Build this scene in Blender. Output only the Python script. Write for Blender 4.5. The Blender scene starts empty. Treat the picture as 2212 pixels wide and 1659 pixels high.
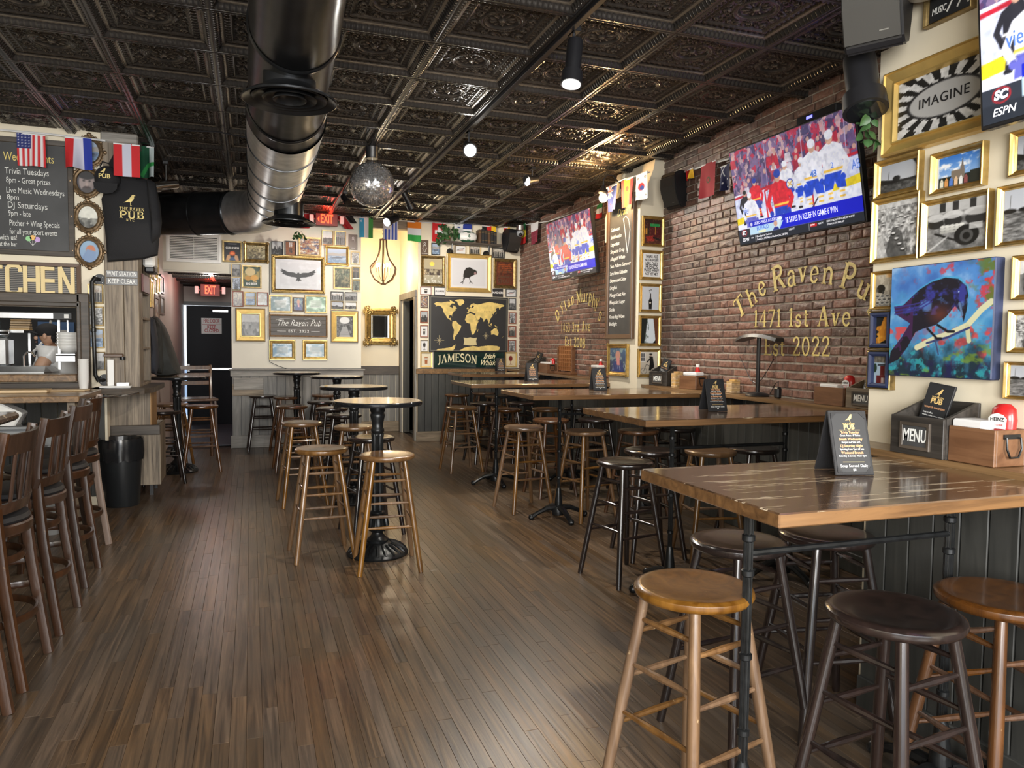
import bpy,bmesh,math,random
import numpy as np
from mathutils import Vector,Matrix
random.seed(7)
RNG=np.random.default_rng(11)
PI=math.pi
SC=bpy.context.scene
COL=SC.collection
# ---------------------------------------------------------------- camera
IMW,IMH,FPX=2212.0,1659.0,1602.0
YAW,PITCH,ROLL,HC=.3385,-.0530,.0105,1.435
def cam_axes():
 cy,sy,cp,sp=math.cos(YAW),math.sin(YAW),math.cos(PITCH),math.sin(PITCH)
 f=np.array([sy*cp,cy*cp,sp]);r=np.array([cy,-sy,0.]);u=np.cross(r,f)
 cr,sr=math.cos(ROLL),math.sin(ROLL)
 return cr*r+sr*u,-sr*r+cr*u,f
CR,CU,CF=cam_axes()
cam_data=bpy.data.cameras.new('camera')
cam_data.sensor_fit='HORIZONTAL';cam_data.sensor_width=36.0
cam_data.lens=36.0*FPX/IMW;cam_data.clip_start=.05;cam_data.clip_end=100
cam=bpy.data.objects.new('camera',cam_data);COL.objects.link(cam)
m=Matrix.Identity(4)
for i in range(3):
 m[i][0],m[i][1],m[i][2]=CR[i],CU[i],-CF[i]
m.translation=(0,0,HC)
cam.matrix_world=m
SC.camera=cam
# ---------------------------------------------------------------- world, lights, exposure
SC.view_settings.view_transform='Standard';SC.view_settings.look='None'
SC.view_settings.gamma=1.0;SC.view_settings.use_curve_mapping=False
SC.view_settings.exposure=1.0
W=bpy.data.worlds.new('street_daylight');SC.world=W;W.use_nodes=True
bg=W.node_tree.nodes['Background'];bg.inputs[0].default_value=(.80,.90,1.0,1);bg.inputs[1].default_value=1.35
SC.cycles.use_denoising=True
SC.cycles.max_bounces=8;SC.cycles.diffuse_bounces=4;SC.cycles.glossy_bounces=4
SC.cycles.caustics_reflective=False;SC.cycles.caustics_refractive=False
SC.cycles.sample_clamp_indirect=6.0
def area(name,loc,target,sx,sy,power,color=(1,1,1)):
 l=bpy.data.lights.new(name,'AREA');l.shape='RECTANGLE';l.size=sx;l.size_y=sy
 l.energy=power;l.color=color
 o=bpy.data.objects.new(name,l);COL.objects.link(o);o.location=loc
 o.rotation_euler=(Vector(target)-Vector(loc)).to_track_quat('-Z','Y').to_euler()
 return o
def point(name,loc,power,color,r=.05):
 l=bpy.data.lights.new(name,'POINT');l.energy=power;l.color=color;l.shadow_soft_size=r
 o=bpy.data.objects.new(name,l);COL.objects.link(o);o.location=loc;return o
def spot(name,loc,target,power,color,ang=1.2,r=.05,blend=.6):
 l=bpy.data.lights.new(name,'SPOT');l.energy=power;l.color=color;l.spot_size=ang
 l.spot_blend=blend;l.shadow_soft_size=r
 o=bpy.data.objects.new(name,l);COL.objects.link(o);o.location=loc
 o.rotation_euler=(Vector(target)-Vector(loc)).to_track_quat('-Z','Y').to_euler()
 return o
area('street_window_light',(-.9,-2.2,1.9),(-.2,6,1.3),2.4,2.0,165,(1,.97,.92))
area('street_window_light',(1.9,-2.2,1.9),(1.6,6,1.3),2.0,2.0,165,(1,.97,.92))
# ---------------------------------------------------------------- pixel -> point on a plane of the room
def ray(x,y):
 return CR*((x-IMW/2)/FPX)-CU*((y-IMH/2)/FPX)+CF
ORG=np.array([0,0,HC])
def onz(x,y,z):
 d=ray(x,y);return ORG+d*((z-HC)/d[2])
def onx(x,y,X):
 d=ray(x,y);return ORG+d*(X/d[0])
def ony(x,y,Y):
 d=ray(x,y);return ORG+d*(Y/d[1])
def bx(Y):
 return 3.524+.032*Y
def onbrick(x,y,off=0.):
 d=ray(x,y);t=(3.524-off)/(d[0]-.032*d[1]);return ORG+d*t
BRK=math.atan(.032)
# ---------------------------------------------------------------- mesh builder
class MB:
 def __init__(s):
  s.v=[];s.f=[];s.mi=[];s.sm=[];s.m=0
 def add(s,vs,fs,smooth=False,mi=None):
  n=len(s.v);s.v+=[tuple(p)for p in vs]
  k=s.m if mi is None else mi
  for f in fs:
   s.f.append(tuple(i+n for i in f));s.mi.append(k);s.sm.append(smooth)
  return s
 def box(s,c,d,rot=None,ch=0.,mi=None):
  hx,hy,hz=d[0]/2,d[1]/2,d[2]/2
  if ch<=0:
   vs=[Vector((x*hx,y*hy,z*hz))for z in(-1,1)for y in(-1,1)for x in(-1,1)]
   fs=[(0,2,3,1),(4,5,7,6),(0,1,5,4),(2,6,7,3),(0,4,6,2),(1,3,7,5)]
  else:
   ch=min(ch,hx*.9,hy*.9,hz*.9)
   vs=[];idx={}
   for sx in(-1,1):
    for sy in(-1,1):
     for sz in(-1,1):
      for a in range(3):
       p=[sx*(hx-ch),sy*(hy-ch),sz*(hz-ch)]
       p[a]=(sx*hx,sy*hy,sz*hz)[a]
       idx[(sx,sy,sz,a)]=len(vs);vs.append(Vector(p))
   fs=[]
   for a in range(3):
    b,c2=(a+1)%3,(a+2)%3
    for sg in(-1,1):
     q=[]
     for u,w in((-1,-1),(1,-1),(1,1),(-1,1)):
      k=[0,0,0];k[a]=sg;k[b]=u;k[c2]=w;q.append(idx[(k[0],k[1],k[2],a)])
     fs.append(tuple(q)if sg>0 else tuple(q[::-1]))
    for u in(-1,1):
     for w in(-1,1):
      k0=[0,0,0];k0[b]=u;k0[c2]=w
      q=[]
      for sg,ax in((-1,b),(1,b),(1,c2),(-1,c2)):
       k=list(k0);k[a]=sg;q.append(idx[(k[0],k[1],k[2],ax)])
      fs.append(tuple(q)if u*w>0 else tuple(q[::-1]))
   for sx in(-1,1):
    for sy in(-1,1):
     for sz in(-1,1):
      q=tuple(idx[(sx,sy,sz,a)]for a in range(3))
      fs.append(q if sx*sy*sz>0 else q[::-1])
  M=rot if rot is not None else Matrix.Identity(3)
  c=Vector(c)
  return s.add([M@p+c for p in vs],fs,False,mi)
 def tube(s,pts,r,seg=8,caps=True,smooth=True,mi=None,sq=None):
  pts=[Vector(p)for p in pts];n=len(pts)
  rr=r if isinstance(r,(list,tuple))else[r]*n
  vs=[];fs=[]
  t=(pts[1]-pts[0]).normalized()
  up=Vector((0,0,1))if abs(t.z)<.9 else Vector((0,1,0))
  a=t.cross(up).normalized();b=a.cross(t).normalized()
  for i,p in enumerate(pts):
   if 0<i<n-1:t2=((pts[i+1]-p).normalized()+(p-pts[i-1]).normalized())
   elif i==0:t2=pts[1]-p
   else:t2=p-pts[i-1]
   if t2.length>1e-9:t2.normalize()
   else:t2=t
   b=(b-t2*b.dot(t2));b.normalize();a=t2.cross(b)
   for k in range(seg):
    an=2*PI*k/seg
    ca,sa=math.cos(an),math.sin(an)
    if sq:ca*=sq[0];sa*=sq[1]
    vs.append(p+a*(ca*rr[i])+b*(sa*rr[i]))
   t=t2
  for i in range(n-1):
   for k in range(seg):
    k2=(k+1)%seg
    fs.append((i*seg+k,i*seg+k2,(i+1)*seg+k2,(i+1)*seg+k))
  s.add(vs,fs,smooth,mi)
  if caps:
   s.add(vs[:seg],[tuple(range(seg))[::-1]],False,mi)
   s.add(vs[-seg:],[tuple(range(seg))],False,mi)
  return s
 def lathe(s,prof,seg=24,c=(0,0,0),smooth=True,mi=None,flute=None,axis='Z'):
  vs=[];fs=[]
  for(r,z)in prof:
   for k in range(seg):
    an=2*PI*k/seg
    q=r
    if flute:q=r*(1-flute*(k%2))
    if axis=='Z':p=(c[0]+q*math.cos(an),c[1]+q*math.sin(an),c[2]+z)
    elif axis=='Y':p=(c[0]+q*math.cos(an),c[1]+z,c[2]-q*math.sin(an))
    else:p=(c[0]+z,c[1]+q*math.cos(an),c[2]+q*math.sin(an))
    vs.append(p)
  n=len(prof)
  for i in range(n-1):
   for k in range(seg):
    k2=(k+1)%seg
    fs.append((i*seg+k,i*seg+k2,(i+1)*seg+k2,(i+1)*seg+k))
  s.add(vs,fs,smooth,mi)
  if prof[0][0]>1e-6:s.add(vs[:seg],[tuple(range(seg))[::-1]],False,mi)
  if prof[-1][0]>1e-6:s.add(vs[-seg:],[tuple(range(seg))],False,mi)
  return s
 def prism(s,poly,y0,y1,mi=None,plane='XZ',smooth=False):
  n=len(poly)
  if plane=='XZ':A=[(p[0],y0,p[1])for p in poly];B=[(p[0],y1,p[1])for p in poly]
  elif plane=='XY':A=[(p[0],p[1],y0)for p in poly];B=[(p[0],p[1],y1)for p in poly]
  else:A=[(y0,p[0],p[1])for p in poly];B=[(y1,p[0],p[1])for p in poly]
  fs=[(i,(i+1)%n,n+(i+1)%n,n+i)for i in range(n)]
  s.add(A+B,fs,smooth,mi)
  s.add(A,[tuple(range(n))[::-1]],False,mi);s.add(B,[tuple(range(n))],False,mi)
  return s
 def quad(s,a,b,c,d,mi=None):
  return s.add([a,b,c,d],[(0,1,2,3)],False,mi)
 def sphere(s,c,r,seg=14,rings=9,mi=None,sc=(1,1,1)):
  vs=[];fs=[]
  for i in range(rings+1):
   th=PI*i/rings
   for k in range(seg):
    an=2*PI*k/seg
    vs.append((c[0]+r*sc[0]*math.sin(th)*math.cos(an),c[1]+r*sc[1]*math.sin(th)*math.sin(an),c[2]+r*sc[2]*math.cos(th)))
  for i in range(rings):
   for k in range(seg):
    k2=(k+1)%seg
    fs.append((i*seg+k,(i+1)*seg+k,(i+1)*seg+k2,i*seg+k2))
  return s.add(vs,fs,True,mi)
 def mesh(s,name,mats):
  me=bpy.data.meshes.new(name)
  me.from_pydata(s.v,[],s.f)
  if not isinstance(mats,(list,tuple)):mats=[mats]
  for mm in mats:me.materials.append(mm)
  me.polygons.foreach_set('material_index',s.mi)
  me.polygons.foreach_set('use_smooth',s.sm)
  me.validate(clean_customdata=False);me.update()
  return me
 def build(s,name,mats,parent=None,fix=True):
  me=s.mesh(name,mats)
  if fix:
   b=bmesh.new();b.from_mesh(me)
   bmesh.ops.remove_doubles(b,verts=b.verts,dist=1e-5)
   bmesh.ops.recalc_face_normals(b,faces=b.faces);b.to_mesh(me);b.free()
   if any(s.sm):me.set_sharp_from_angle(angle=math.radians(42))
  o=bpy.data.objects.new(name,me);COL.objects.link(o)
  if parent is not None:o.parent=parent
  return o
def obj(name,me,parent=None,loc=None,rot=None,scale=None):
 o=bpy.data.objects.new(name,me);COL.objects.link(o)
 if parent is not None:o.parent=parent
 if loc is not None:o.location=loc
 if rot is not None:o.rotation_euler=rot
 if scale is not None:o.scale=scale
 return o
def tag(o,label=None,cat=None,group=None,kind=None):
 if label:o['label']=label
 if cat:o['category']=cat
 if group:o['group']=group
 if kind:o['kind']=kind
 return o
def thing(name,label,cat,loc=(0,0,0),rz=0.,group=None):
 o=bpy.data.objects.new(name,None);COL.objects.link(o)
 o.empty_display_size=.1
 o.location=Vector(loc);o.rotation_euler=(0,0,rz)
 return tag(o,label,cat,group)
def struct(name,label=None,loc=(0,0,0),rz=0.):
 o=bpy.data.objects.new(name,None);COL.objects.link(o);o.location=Vector(loc);o.rotation_euler=(0,0,rz)
 return tag(o,label,None,None,'structure')
KIDS={}
def copy_tree(o,loc,rz,label,group=None):
 r=o.copy();COL.objects.link(r);r.location=Vector(loc);r.rotation_euler=(0,0,rz)
 r['label']=label
 if group:r['group']=group
 if o not in KIDS:KIDS[o]=[(c,list(c.children))for c in o.children]
 for ch,gs in KIDS[o]:
  c=ch.copy();COL.objects.link(c);c.parent=r
  for g in gs:
   d=g.copy();COL.objects.link(d);d.parent=c
 return r
def text(name,body,size,mat,parent=None,loc=(0,0,0),rot=(PI/2,0,0),align='CENTER',ext=.0006,bold=0.,sp=1.,shear=0.,sx=1.,line=1.,va='CENTER'):
 c=bpy.data.curves.new(name,'FONT');c.body=body;c.size=size;c.extrude=ext
 c.align_x=align;c.align_y=va;c.offset=bold;c.space_character=sp;c.shear=shear;c.space_line=line
 c.resolution_u=3
 c.materials.append(mat)
 o=bpy.data.objects.new(name,c);COL.objects.link(o)
 o.location=loc;o.rotation_euler=rot;o.scale=(sx,1,1)
 if parent is not None:o.parent=parent
 return o
# ---------------------------------------------------------------- materials
def base(name):
 m=bpy.data.materials.new(name);m.use_nodes=True
 nt=m.node_tree;return m,nt,nt.nodes['Principled BSDF']
def mat(name,col,rough=.5,metal=0.,emit=None,es=0.,coat=0.,alpha=None,spec=None,noise=0.,nscale=8.,bump=0.,bscale=60.,trans=0.):
 m,nt,b=base(name)
 b.inputs['Base Color'].default_value=(*col,1);b.inputs['Roughness'].default_value=rough
 b.inputs['Metallic'].default_value=metal;b.inputs['Coat Weight'].default_value=coat
 if spec is not None:b.inputs['Specular IOR Level'].default_value=spec
 if trans:b.inputs['Transmission Weight'].default_value=trans
 if emit:b.inputs['Emission Color'].default_value=(*emit,1);b.inputs['Emission Strength'].default_value=es
 if noise or bump:
  tc=nt.nodes.new('ShaderNodeTexCoord')
 if noise:
  n=nt.nodes.new('ShaderNodeTexNoise');n.inputs['Scale'].default_value=nscale;n.inputs['Detail'].default_value=6
  nt.links.new(tc.outputs['Object'],n.inputs['Vector'])
  r=nt.nodes.new('ShaderNodeValToRGB')
  r.color_ramp.elements[0].position=.3;r.color_ramp.elements[1].position=.7
  r.color_ramp.elements[0].color=(*[max(0,c*(1-noise))for c in col],1)
  r.color_ramp.elements[1].color=(*[min(1,c*(1+noise))for c in col],1)
  nt.links.new(n.outputs['Fac'],r.inputs['Fac']);nt.links.new(r.outputs['Color'],b.inputs['Base Color'])
 if bump:
  n2=nt.nodes.new('ShaderNodeTexNoise');n2.inputs['Scale'].default_value=bscale;n2.inputs['Detail'].default_value=4
  nt.links.new(tc.outputs['Object'],n2.inputs['Vector'])
  bp=nt.nodes.new('ShaderNodeBump');bp.inputs['Strength'].default_value=bump;bp.inputs['Distance'].default_value=.01
  nt.links.new(n2.outputs['Fac'],bp.inputs['Height']);nt.links.new(bp.outputs['Normal'],b.inputs['Normal'])
 return m
def wood(name,dark,light,axis='Z',scale=1.,rough=.35,grain=18.,tone=None,wear=None,wearcol=(.6,.45,.25),coat=0.,bump=.15,wearlo=.62,wearhi=.7,wscale=None,rndamt=.25,coords='Object'):
 """streaky wood: noise squeezed along one axis; tone: name of a per-piece attribute or 'RANDOM' per object"""
 m,nt,b=base(name);L=nt.links.new
 tc=nt.nodes.new('ShaderNodeTexCoord');mp=nt.nodes.new('ShaderNodeMapping')
 k={'X':(1.2,grain,grain),'Y':(grain,1.2,grain),'Z':(grain,grain,1.2)}[axis]
 mp.inputs['Scale'].default_value=[q*scale for q in k]
 L(tc.outputs[coords],mp.inputs['Vector'])
 val=None
 if tone:
  if tone=='RANDOM':
   oi=nt.nodes.new('ShaderNodeObjectInfo');val=oi.outputs['Random']
  else:
   at=nt.nodes.new('ShaderNodeAttribute');at.attribute_name=tone;val=at.outputs['Fac']
  mu=nt.nodes.new('ShaderNodeMath');mu.operation='MULTIPLY';mu.inputs[1].default_value=37.;L(val,mu.inputs[0])
  va=nt.nodes.new('ShaderNodeVectorMath');va.operation='ADD';L(mp.outputs['Vector'],va.inputs[0])
  cb=nt.nodes.new('ShaderNodeCombineXYZ');L(mu.outputs[0],cb.inputs[0]);L(mu.outputs[0],cb.inputs[1]);L(mu.outputs[0],cb.inputs[2])
  L(cb.outputs[0],va.inputs[1]);vec=va.outputs[0]
 else:vec=mp.outputs['Vector']
 n=nt.nodes.new('ShaderNodeTexNoise');n.inputs['Scale'].default_value=1.;n.inputs['Detail'].default_value=7;n.inputs['Distortion'].default_value=1.4
 n.inputs['Roughness'].default_value=.62
 L(vec,n.inputs['Vector'])
 r=nt.nodes.new('ShaderNodeValToRGB');r.color_ramp.elements[0].position=.32;r.color_ramp.elements[1].position=.68
 r.color_ramp.elements[0].color=(*dark,1);r.color_ramp.elements[1].color=(*light,1)
 L(n.outputs['Fac'],r.inputs['Fac']);col=r.outputs['Color']
 if val is not None:
  hs=nt.nodes.new('ShaderNodeHueSaturation');mr=nt.nodes.new('ShaderNodeMapRange')
  mr.inputs['To Min'].default_value=1-rndamt;mr.inputs['To Max'].default_value=1+rndamt;L(val,mr.inputs['Value']);L(mr.outputs[0],hs.inputs['Value'])
  mh=nt.nodes.new('ShaderNodeMath');mh.operation='MULTIPLY';mh.inputs[1].default_value=7.31;L(val,mh.inputs[0])
  fr=nt.nodes.new('ShaderNodeMath');fr.operation='FRACT';L(mh.outputs[0],fr.inputs[0])
  m2=nt.nodes.new('ShaderNodeMapRange');m2.inputs['To Min'].default_value=.8;m2.inputs['To Max'].default_value=1.2;L(fr.outputs[0],m2.inputs['Value']);L(m2.outputs[0],hs.inputs['Saturation'])
  L(col,hs.inputs['Color']);col=hs.outputs['Color']
 if wear:
  n3=nt.nodes.new('ShaderNodeTexNoise');mp3=nt.nodes.new('ShaderNodeMapping')
  ws=wscale or(6,6,6)
  mp3.inputs['Scale'].default_value=ws;L(tc.outputs[coords],mp3.inputs['Vector']);L(mp3.outputs[0],n3.inputs['Vector'])
  n3.inputs['Scale'].default_value=1.;n3.inputs['Detail'].default_value=9;n3.inputs['Roughness'].default_value=.7
  r3=nt.nodes.new('ShaderNodeValToRGB');r3.color_ramp.elements[0].position=wearlo;r3.color_ramp.elements[1].position=wearhi
  L(n3.outputs['Fac'],r3.inputs['Fac'])
  mu3=nt.nodes.new('ShaderNodeMath');mu3.operation='MULTIPLY';mu3.inputs[1].default_value=wear;L(r3.outputs['Color'],mu3.inputs[0])
  mx=nt.nodes.new('ShaderNodeMix');mx.data_type='RGBA';L(mu3.outputs[0],mx.inputs['Factor'])
  L(col,mx.inputs[6]);mx.inputs[7].default_value=(*wearcol,1);col=mx.outputs[2]
 L(col,b.inputs['Base Color']);b.inputs['Roughness'].default_value=rough;b.inputs['Coat Weight'].default_value=coat;b.inputs['Coat Roughness'].default_value=.12
 if bump:
  bp=nt.nodes.new('ShaderNodeBump');bp.inputs['Strength'].default_value=bump;bp.inputs['Distance'].default_value=.004
  L(n.outputs['Fac'],bp.inputs['Height']);L(bp.outputs['Normal'],b.inputs['Normal'])
 return m
def vcol(name,rough=.5,emit=0.,metal=0.,coat=0.,bump=0.):
 m,nt,b=base(name);at=nt.nodes.new('ShaderNodeAttribute');at.attribute_name='Col'
 nt.links.new(at.outputs['Color'],b.inputs['Base Color']);b.inputs['Roughness'].default_value=rough
 b.inputs['Metallic'].default_value=metal;b.inputs['Coat Weight'].default_value=coat
 if emit:
  nt.links.new(at.outputs['Color'],b.inputs['Emission Color']);b.inputs['Emission Strength'].default_value=emit
  b.inputs['Specular IOR Level'].default_value=.2
 return m
def brickmat(name,attr):
 m,nt,b=base(name);L=nt.links.new
 if attr=='RANDOM':
  v=nt.nodes.new('ShaderNodeObjectInfo').outputs['Random']
 else:
  a=nt.nodes.new('ShaderNodeAttribute');a.attribute_name=attr;v=a.outputs['Fac']
 r=nt.nodes.new('ShaderNodeValToRGB');cr=r.color_ramp
 for p,c in((0.,(.095,.066,.055)),(.25,(.145,.090,.072)),(.5,(.195,.110,.083)),(.75,(.245,.125,.09)),(1.,(.30,.14,.098))):
  e=cr.elements.new(p)if p not in(0.,1.)else cr.elements[0 if p==0. else 1];e.position=p;e.color=(*c,1)
 L(v,r.inputs['Fac'])
 tc=nt.nodes.new('ShaderNodeTexCoord');n=nt.nodes.new('ShaderNodeTexNoise');n.inputs['Scale'].default_value=28;n.inputs['Detail'].default_value=8
 geo=nt.nodes.new('ShaderNodeNewGeometry')
 L(geo.outputs['Position'],n.inputs['Vector'])
 mr=nt.nodes.new('ShaderNodeMapRange');mr.inputs['From Min'].default_value=.3;mr.inputs['From Max'].default_value=.7
 mr.inputs['To Min'].default_value=.6;mr.inputs['To Max'].default_value=1.35;L(n.outputs['Fac'],mr.inputs['Value'])
 mx=nt.nodes.new('ShaderNodeMix');mx.data_type='RGBA';mx.blend_type='MULTIPLY';mx.inputs['Factor'].default_value=1
 L(r.outputs['Color'],mx.inputs[6]);L(mr.outputs[0],mx.inputs[7])
 n2=nt.nodes.new('ShaderNodeTexNoise');n2.inputs['Scale'].default_value=9;n2.inputs['Detail'].default_value=9;n2.inputs['Roughness'].default_value=.75
 L(geo.outputs['Position'],n2.inputs['Vector'])
 r2=nt.nodes.new('ShaderNodeValToRGB');r2.color_ramp.elements[0].position=.52;r2.color_ramp.elements[1].position=.72;r2.color_ramp.elements[1].color=(.5,.5,.5,1)
 L(n2.outputs['Fac'],r2.inputs['Fac'])
 m2=nt.nodes.new('ShaderNodeMix');m2.data_type='RGBA';L(r2.outputs['Color'],m2.inputs['Factor']);L(mx.outputs[2],m2.inputs[6]);m2.inputs[7].default_value=(.42,.34,.27,1)
 L(m2.outputs[2],b.inputs['Base Color']);b.inputs['Roughness'].default_value=.5
 bp=nt.nodes.new('ShaderNodeBump');bp.inputs['Strength'].default_value=.7;bp.inputs['Distance'].default_value=.012
 L(n.outputs['Fac'],bp.inputs['Height']);L(bp.outputs['Normal'],b.inputs['Normal'])
 return m
M={}
M['cream']=mat('cream_paint',(.80,.72,.56),.55,noise=.04,nscale=3,bump=.05,bscale=25)
M['cream_grey']=mat('greyed_cream_paint',(.70,.66,.56),.5,noise=.04,nscale=3,bump=.05,bscale=25)
M['mauve']=mat('corridor_paint',(.42,.34,.30),.45)
M['plank']=wood('oak_floor',(.034,.021,.013),(.195,.124,.072),'Y',1.,.30,34,'tone',bump=.22,wear=.6,wearcol=(.070,.060,.047),wscale=(1.1,.7,1),wearlo=.40,wearhi=.62,rndamt=.16)
M['subfloor']=mat('floor_gap',(.022,.015,.010),.7)
M['mortar']=mat('old_lime_mortar',(.42,.37,.31),.85,noise=.35,nscale=14,bump=.6,bscale=70)
M['brick']=brickmat('old_brick','RANDOM');M['brick_s']=brickmat('old_brick_far','tone')
M['gold_paint']=mat('gold_wall_paint',(.86,.66,.24),.5,noise=.25,nscale=40)
M['gold_leaf']=mat('gilt',(.58,.40,.14),.34,.85,noise=.25,nscale=25)
M['gold_flat']=mat('pale_gilt',(.72,.50,.17),.38,.7,noise=.1,nscale=15)
M['gold_old']=mat('antique_gilt',(.30,.21,.085),.35,.8,noise=.5,nscale=30)
M['gold_thin']=mat('thin_gilt',(.36,.26,.115),.38,.7,noise=.35,nscale=30)
M['blackframe']=mat('black_frame',(.02,.02,.022),.35)
M['brownframe']=mat('dark_brown_frame',(.10,.055,.03),.4)
M['redframe']=mat('mahogany_frame',(.26,.07,.035),.35)
M['print']=vcol('printed_picture',.45,coat=.12)
M['bronze']=mat('carved_bronze',(.20,.135,.075),.38,.6,noise=.5,nscale=40)
M['cloth_print']=vcol('printed_cloth',.8)
M['canvas']=vcol('painted_canvas',.55)
M['screen']=vcol('screen_image',.3,emit=.30)
M['white']=mat('white_plastic',(.82,.82,.80),.4)
M['matwhite']=mat('white_card',(.80,.80,.80),.6)
M['black']=mat('black_plastic',(.012,.012,.014),.4)
M['blackgloss']=mat('black_gloss',(.01,.011,.013),.12,coat=.5)
M['iron']=mat('black_cast_iron',(.014,.015,.016),.32,.4,noise=.4,nscale=40)
M['leather']=mat('black_leatherette',(.011,.011,.013),.6,bump=.2,bscale=300)
M['cardblack']=mat('black_card',(.016,.017,.02),.5)
M['goldink']=mat('gold_ink',(.75,.52,.2),.4)
M['copperink']=mat('copper_ink',(.70,.36,.18),.5)
M['whiteink']=mat('white_ink',(.85,.85,.83),.6)
M['chalk']=mat('chalk_white',(.82,.83,.80),.9)
M['chalky']=mat('chalk_yellow',(.85,.68,.22),.9)
M['slate']=mat('chalkboard',(.055,.056,.058),.55,noise=.25,nscale=4)
M['glass']=None
M['steel']=mat('stainless',(.55,.56,.57),.3,1.,noise=.15,nscale=9)
M['chrome']=mat('chrome',(.8,.8,.82),.12,1.)
M['duct']=mat('black_painted_duct',(.035,.037,.04),.26,.75,noise=.35,nscale=7,bump=.08,bscale=14)
M['duct_bare']=mat('bare_spiral_duct',(.60,.60,.59),.34,.85,noise=.25,nscale=9,bump=.06,bscale=10)
M['red']=mat('red_plastic',(.55,.02,.02),.25,coat=.3)
M['stool_tan']=wood('honey_stool_wood',(.080,.038,.015),(.195,.105,.043),'Z',1.,.28,16,'RANDOM',wear=.7,wearcol=(.62,.46,.26),wscale=(14,14,9),coat=.35,wearlo=.64,wearhi=.70,rndamt=.12)
M['stool_brown']=wood('walnut_stool_wood',(.052,.024,.012),(.120,.056,.026),'Z',1.,.26,16,'RANDOM',wear=.6,wearcol=(.5,.33,.18),wscale=(14,14,9),coat=.4,wearlo=.66,wearhi=.72,rndamt=.15)
M['stool_black']=wood('black_stool_wood',(.009,.0065,.006),(.024,.015,.013),'Z',1.,.2,16,'RANDOM',wear=.5,wearcol=(.3,.2,.14),wscale=(14,14,9),coat=.5,wearlo=.70,wearhi=.76,rndamt=.15)
M['chair']=wood('chair_wood',(.028,.014,.008),(.066,.031,.017),'Z',1.,.3,14,'RANDOM',wear=.7,wearcol=(.42,.26,.12),wscale=(12,12,8),coat=.2,wearlo=.66,wearhi=.72,rndamt=.2)
M['chair_pale']=wood('bleached_chair_wood',(.17,.12,.095),(.30,.23,.19),'Z',1.,.4,14,bump=.1)
M['tabletop']=wood('lacquered_tabletop',(.055,.030,.016),(.150,.084,.044),'X',1.,.16,14,wear=.95,wearcol=(.66,.55,.40),wscale=(3.2,30,30),coat=.5,wearlo=.575,wearhi=.595,bump=.06)
M['tableedge']=wood('table_edge_oak',(.080,.040,.017),(.215,.112,.045),'X',1.,.3,20,wear=.8,wearcol=(.08,.04,.02),wscale=(5,40,40),coat=.3,wearlo=.60,wearhi=.66)
M['roundtop']=wood('round_top_wood',(.30,.22,.145),(.56,.45,.32),'X',1.,.24,9,coat=.6,wear=.5,wearcol=(.62,.52,.38),wscale=(5,20,20),bump=.05)
M['ledge']=wood('ledge_oak',(.10,.055,.024),(.30,.175,.078),'Y',1.,.3,20,coat=.3)
M['greyboard']=wood('grey_washed_board',(.13,.124,.113),(.25,.24,.22),'Z',1.,.55,14,'RANDOM',rndamt=.12)
M['darkboard']=wood('charcoal_board',(.030,.031,.029),(.058,.058,.053),'Z',1.,.45,12,'RANDOM',rndamt=.12)
M['barnwood']=wood('weathered_oak',(.085,.064,.046),(.34,.275,.20),'Z',1.,.55,24,wear=.25,wearcol=(.05,.04,.03),wscale=(30,30,2.5))
M['barnwood_h']=wood('weathered_oak_rail',(.10,.075,.05),(.32,.25,.17),'X',1.,.55,22)
M['greyrail']=wood('grey_rail',(.17,.16,.145),(.36,.335,.30),'X',1.,.55,20)
M['darkoak']=wood('dark_oak',(.035,.028,.022),(.095,.075,.058),'X',1.,.45,20)
M['ashdark']=wood('dark_ash_box',(.020,.017,.015),(.060,.052,.044),'X',1.,.5,26)
M['caddy']=wood('stained_caddy_wood',(.10,.042,.018),(.235,.115,.055),'X',1.,.45,14,rndamt=.1)
M['jenga']=wood('pale_beech',(.48,.31,.14),(.70,.50,.26),'X',1.,.5,16,'RANDOM',rndamt=.15)
M['boardwood']=wood('maple_board',(.52,.36,.19),(.72,.55,.33),'X',1.,.45,14)
M['bulb']=mat('lit_bulb',(1,.85,.55),.3,emit=(1,.72,.35),es=28)
M['spotface']=mat('lit_spot_lens',(1,1,1),.3,emit=(1,.97,.9),es=30)
M['candle']=mat('lit_candle_bulb',(1,.9,.7),.3,emit=(1,.80,.50),es=16)
M['exitred']=mat('lit_exit_letters',(1,.1,.03),.4,emit=(1,.05,.012),es=2.0)
M['exitface']=mat('exit_housing',(.15,.07,.065),.6)
M['daylight']=mat('daylit_yard',(.9,.95,1),.5,emit=(.85,.93,1),es=2.2)
M['leaf']=mat('leaf_green',(.045,.11,.035),.45,noise=.4,nscale=18)
M['pot']=mat('clay_pot',(.25,.12,.07),.7)
M['skin']=mat('skin',(.50,.30,.20),.5)
M['black_cloth']=mat('black_cotton',(.012,.012,.014),.85,bump=.2,bscale=120)
M['coat_cloth']=mat('charcoal_coat',(.030,.032,.030),.8,noise=.3,nscale=10,bump=.3,bscale=50)
M['coat_blue']=mat('slate_coat',(.040,.045,.060),.8)
M['clearwrap']=mat('clear_plastic_wrap',(.75,.75,.74),.35)
M['greyplastic']=mat('grey_tub',(.33,.35,.37),.45)
M['binplastic']=mat('bin_plastic',(.014,.016,.018),.35)
M['binbag']=mat('bin_bag',(.012,.013,.015),.18)
M['mirror']=mat('mirror_glass',(.86,.87,.88),.03,1.)
M['darkmirror']=mat('dark_mirror',(.03,.032,.036),.05,.6)
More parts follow.
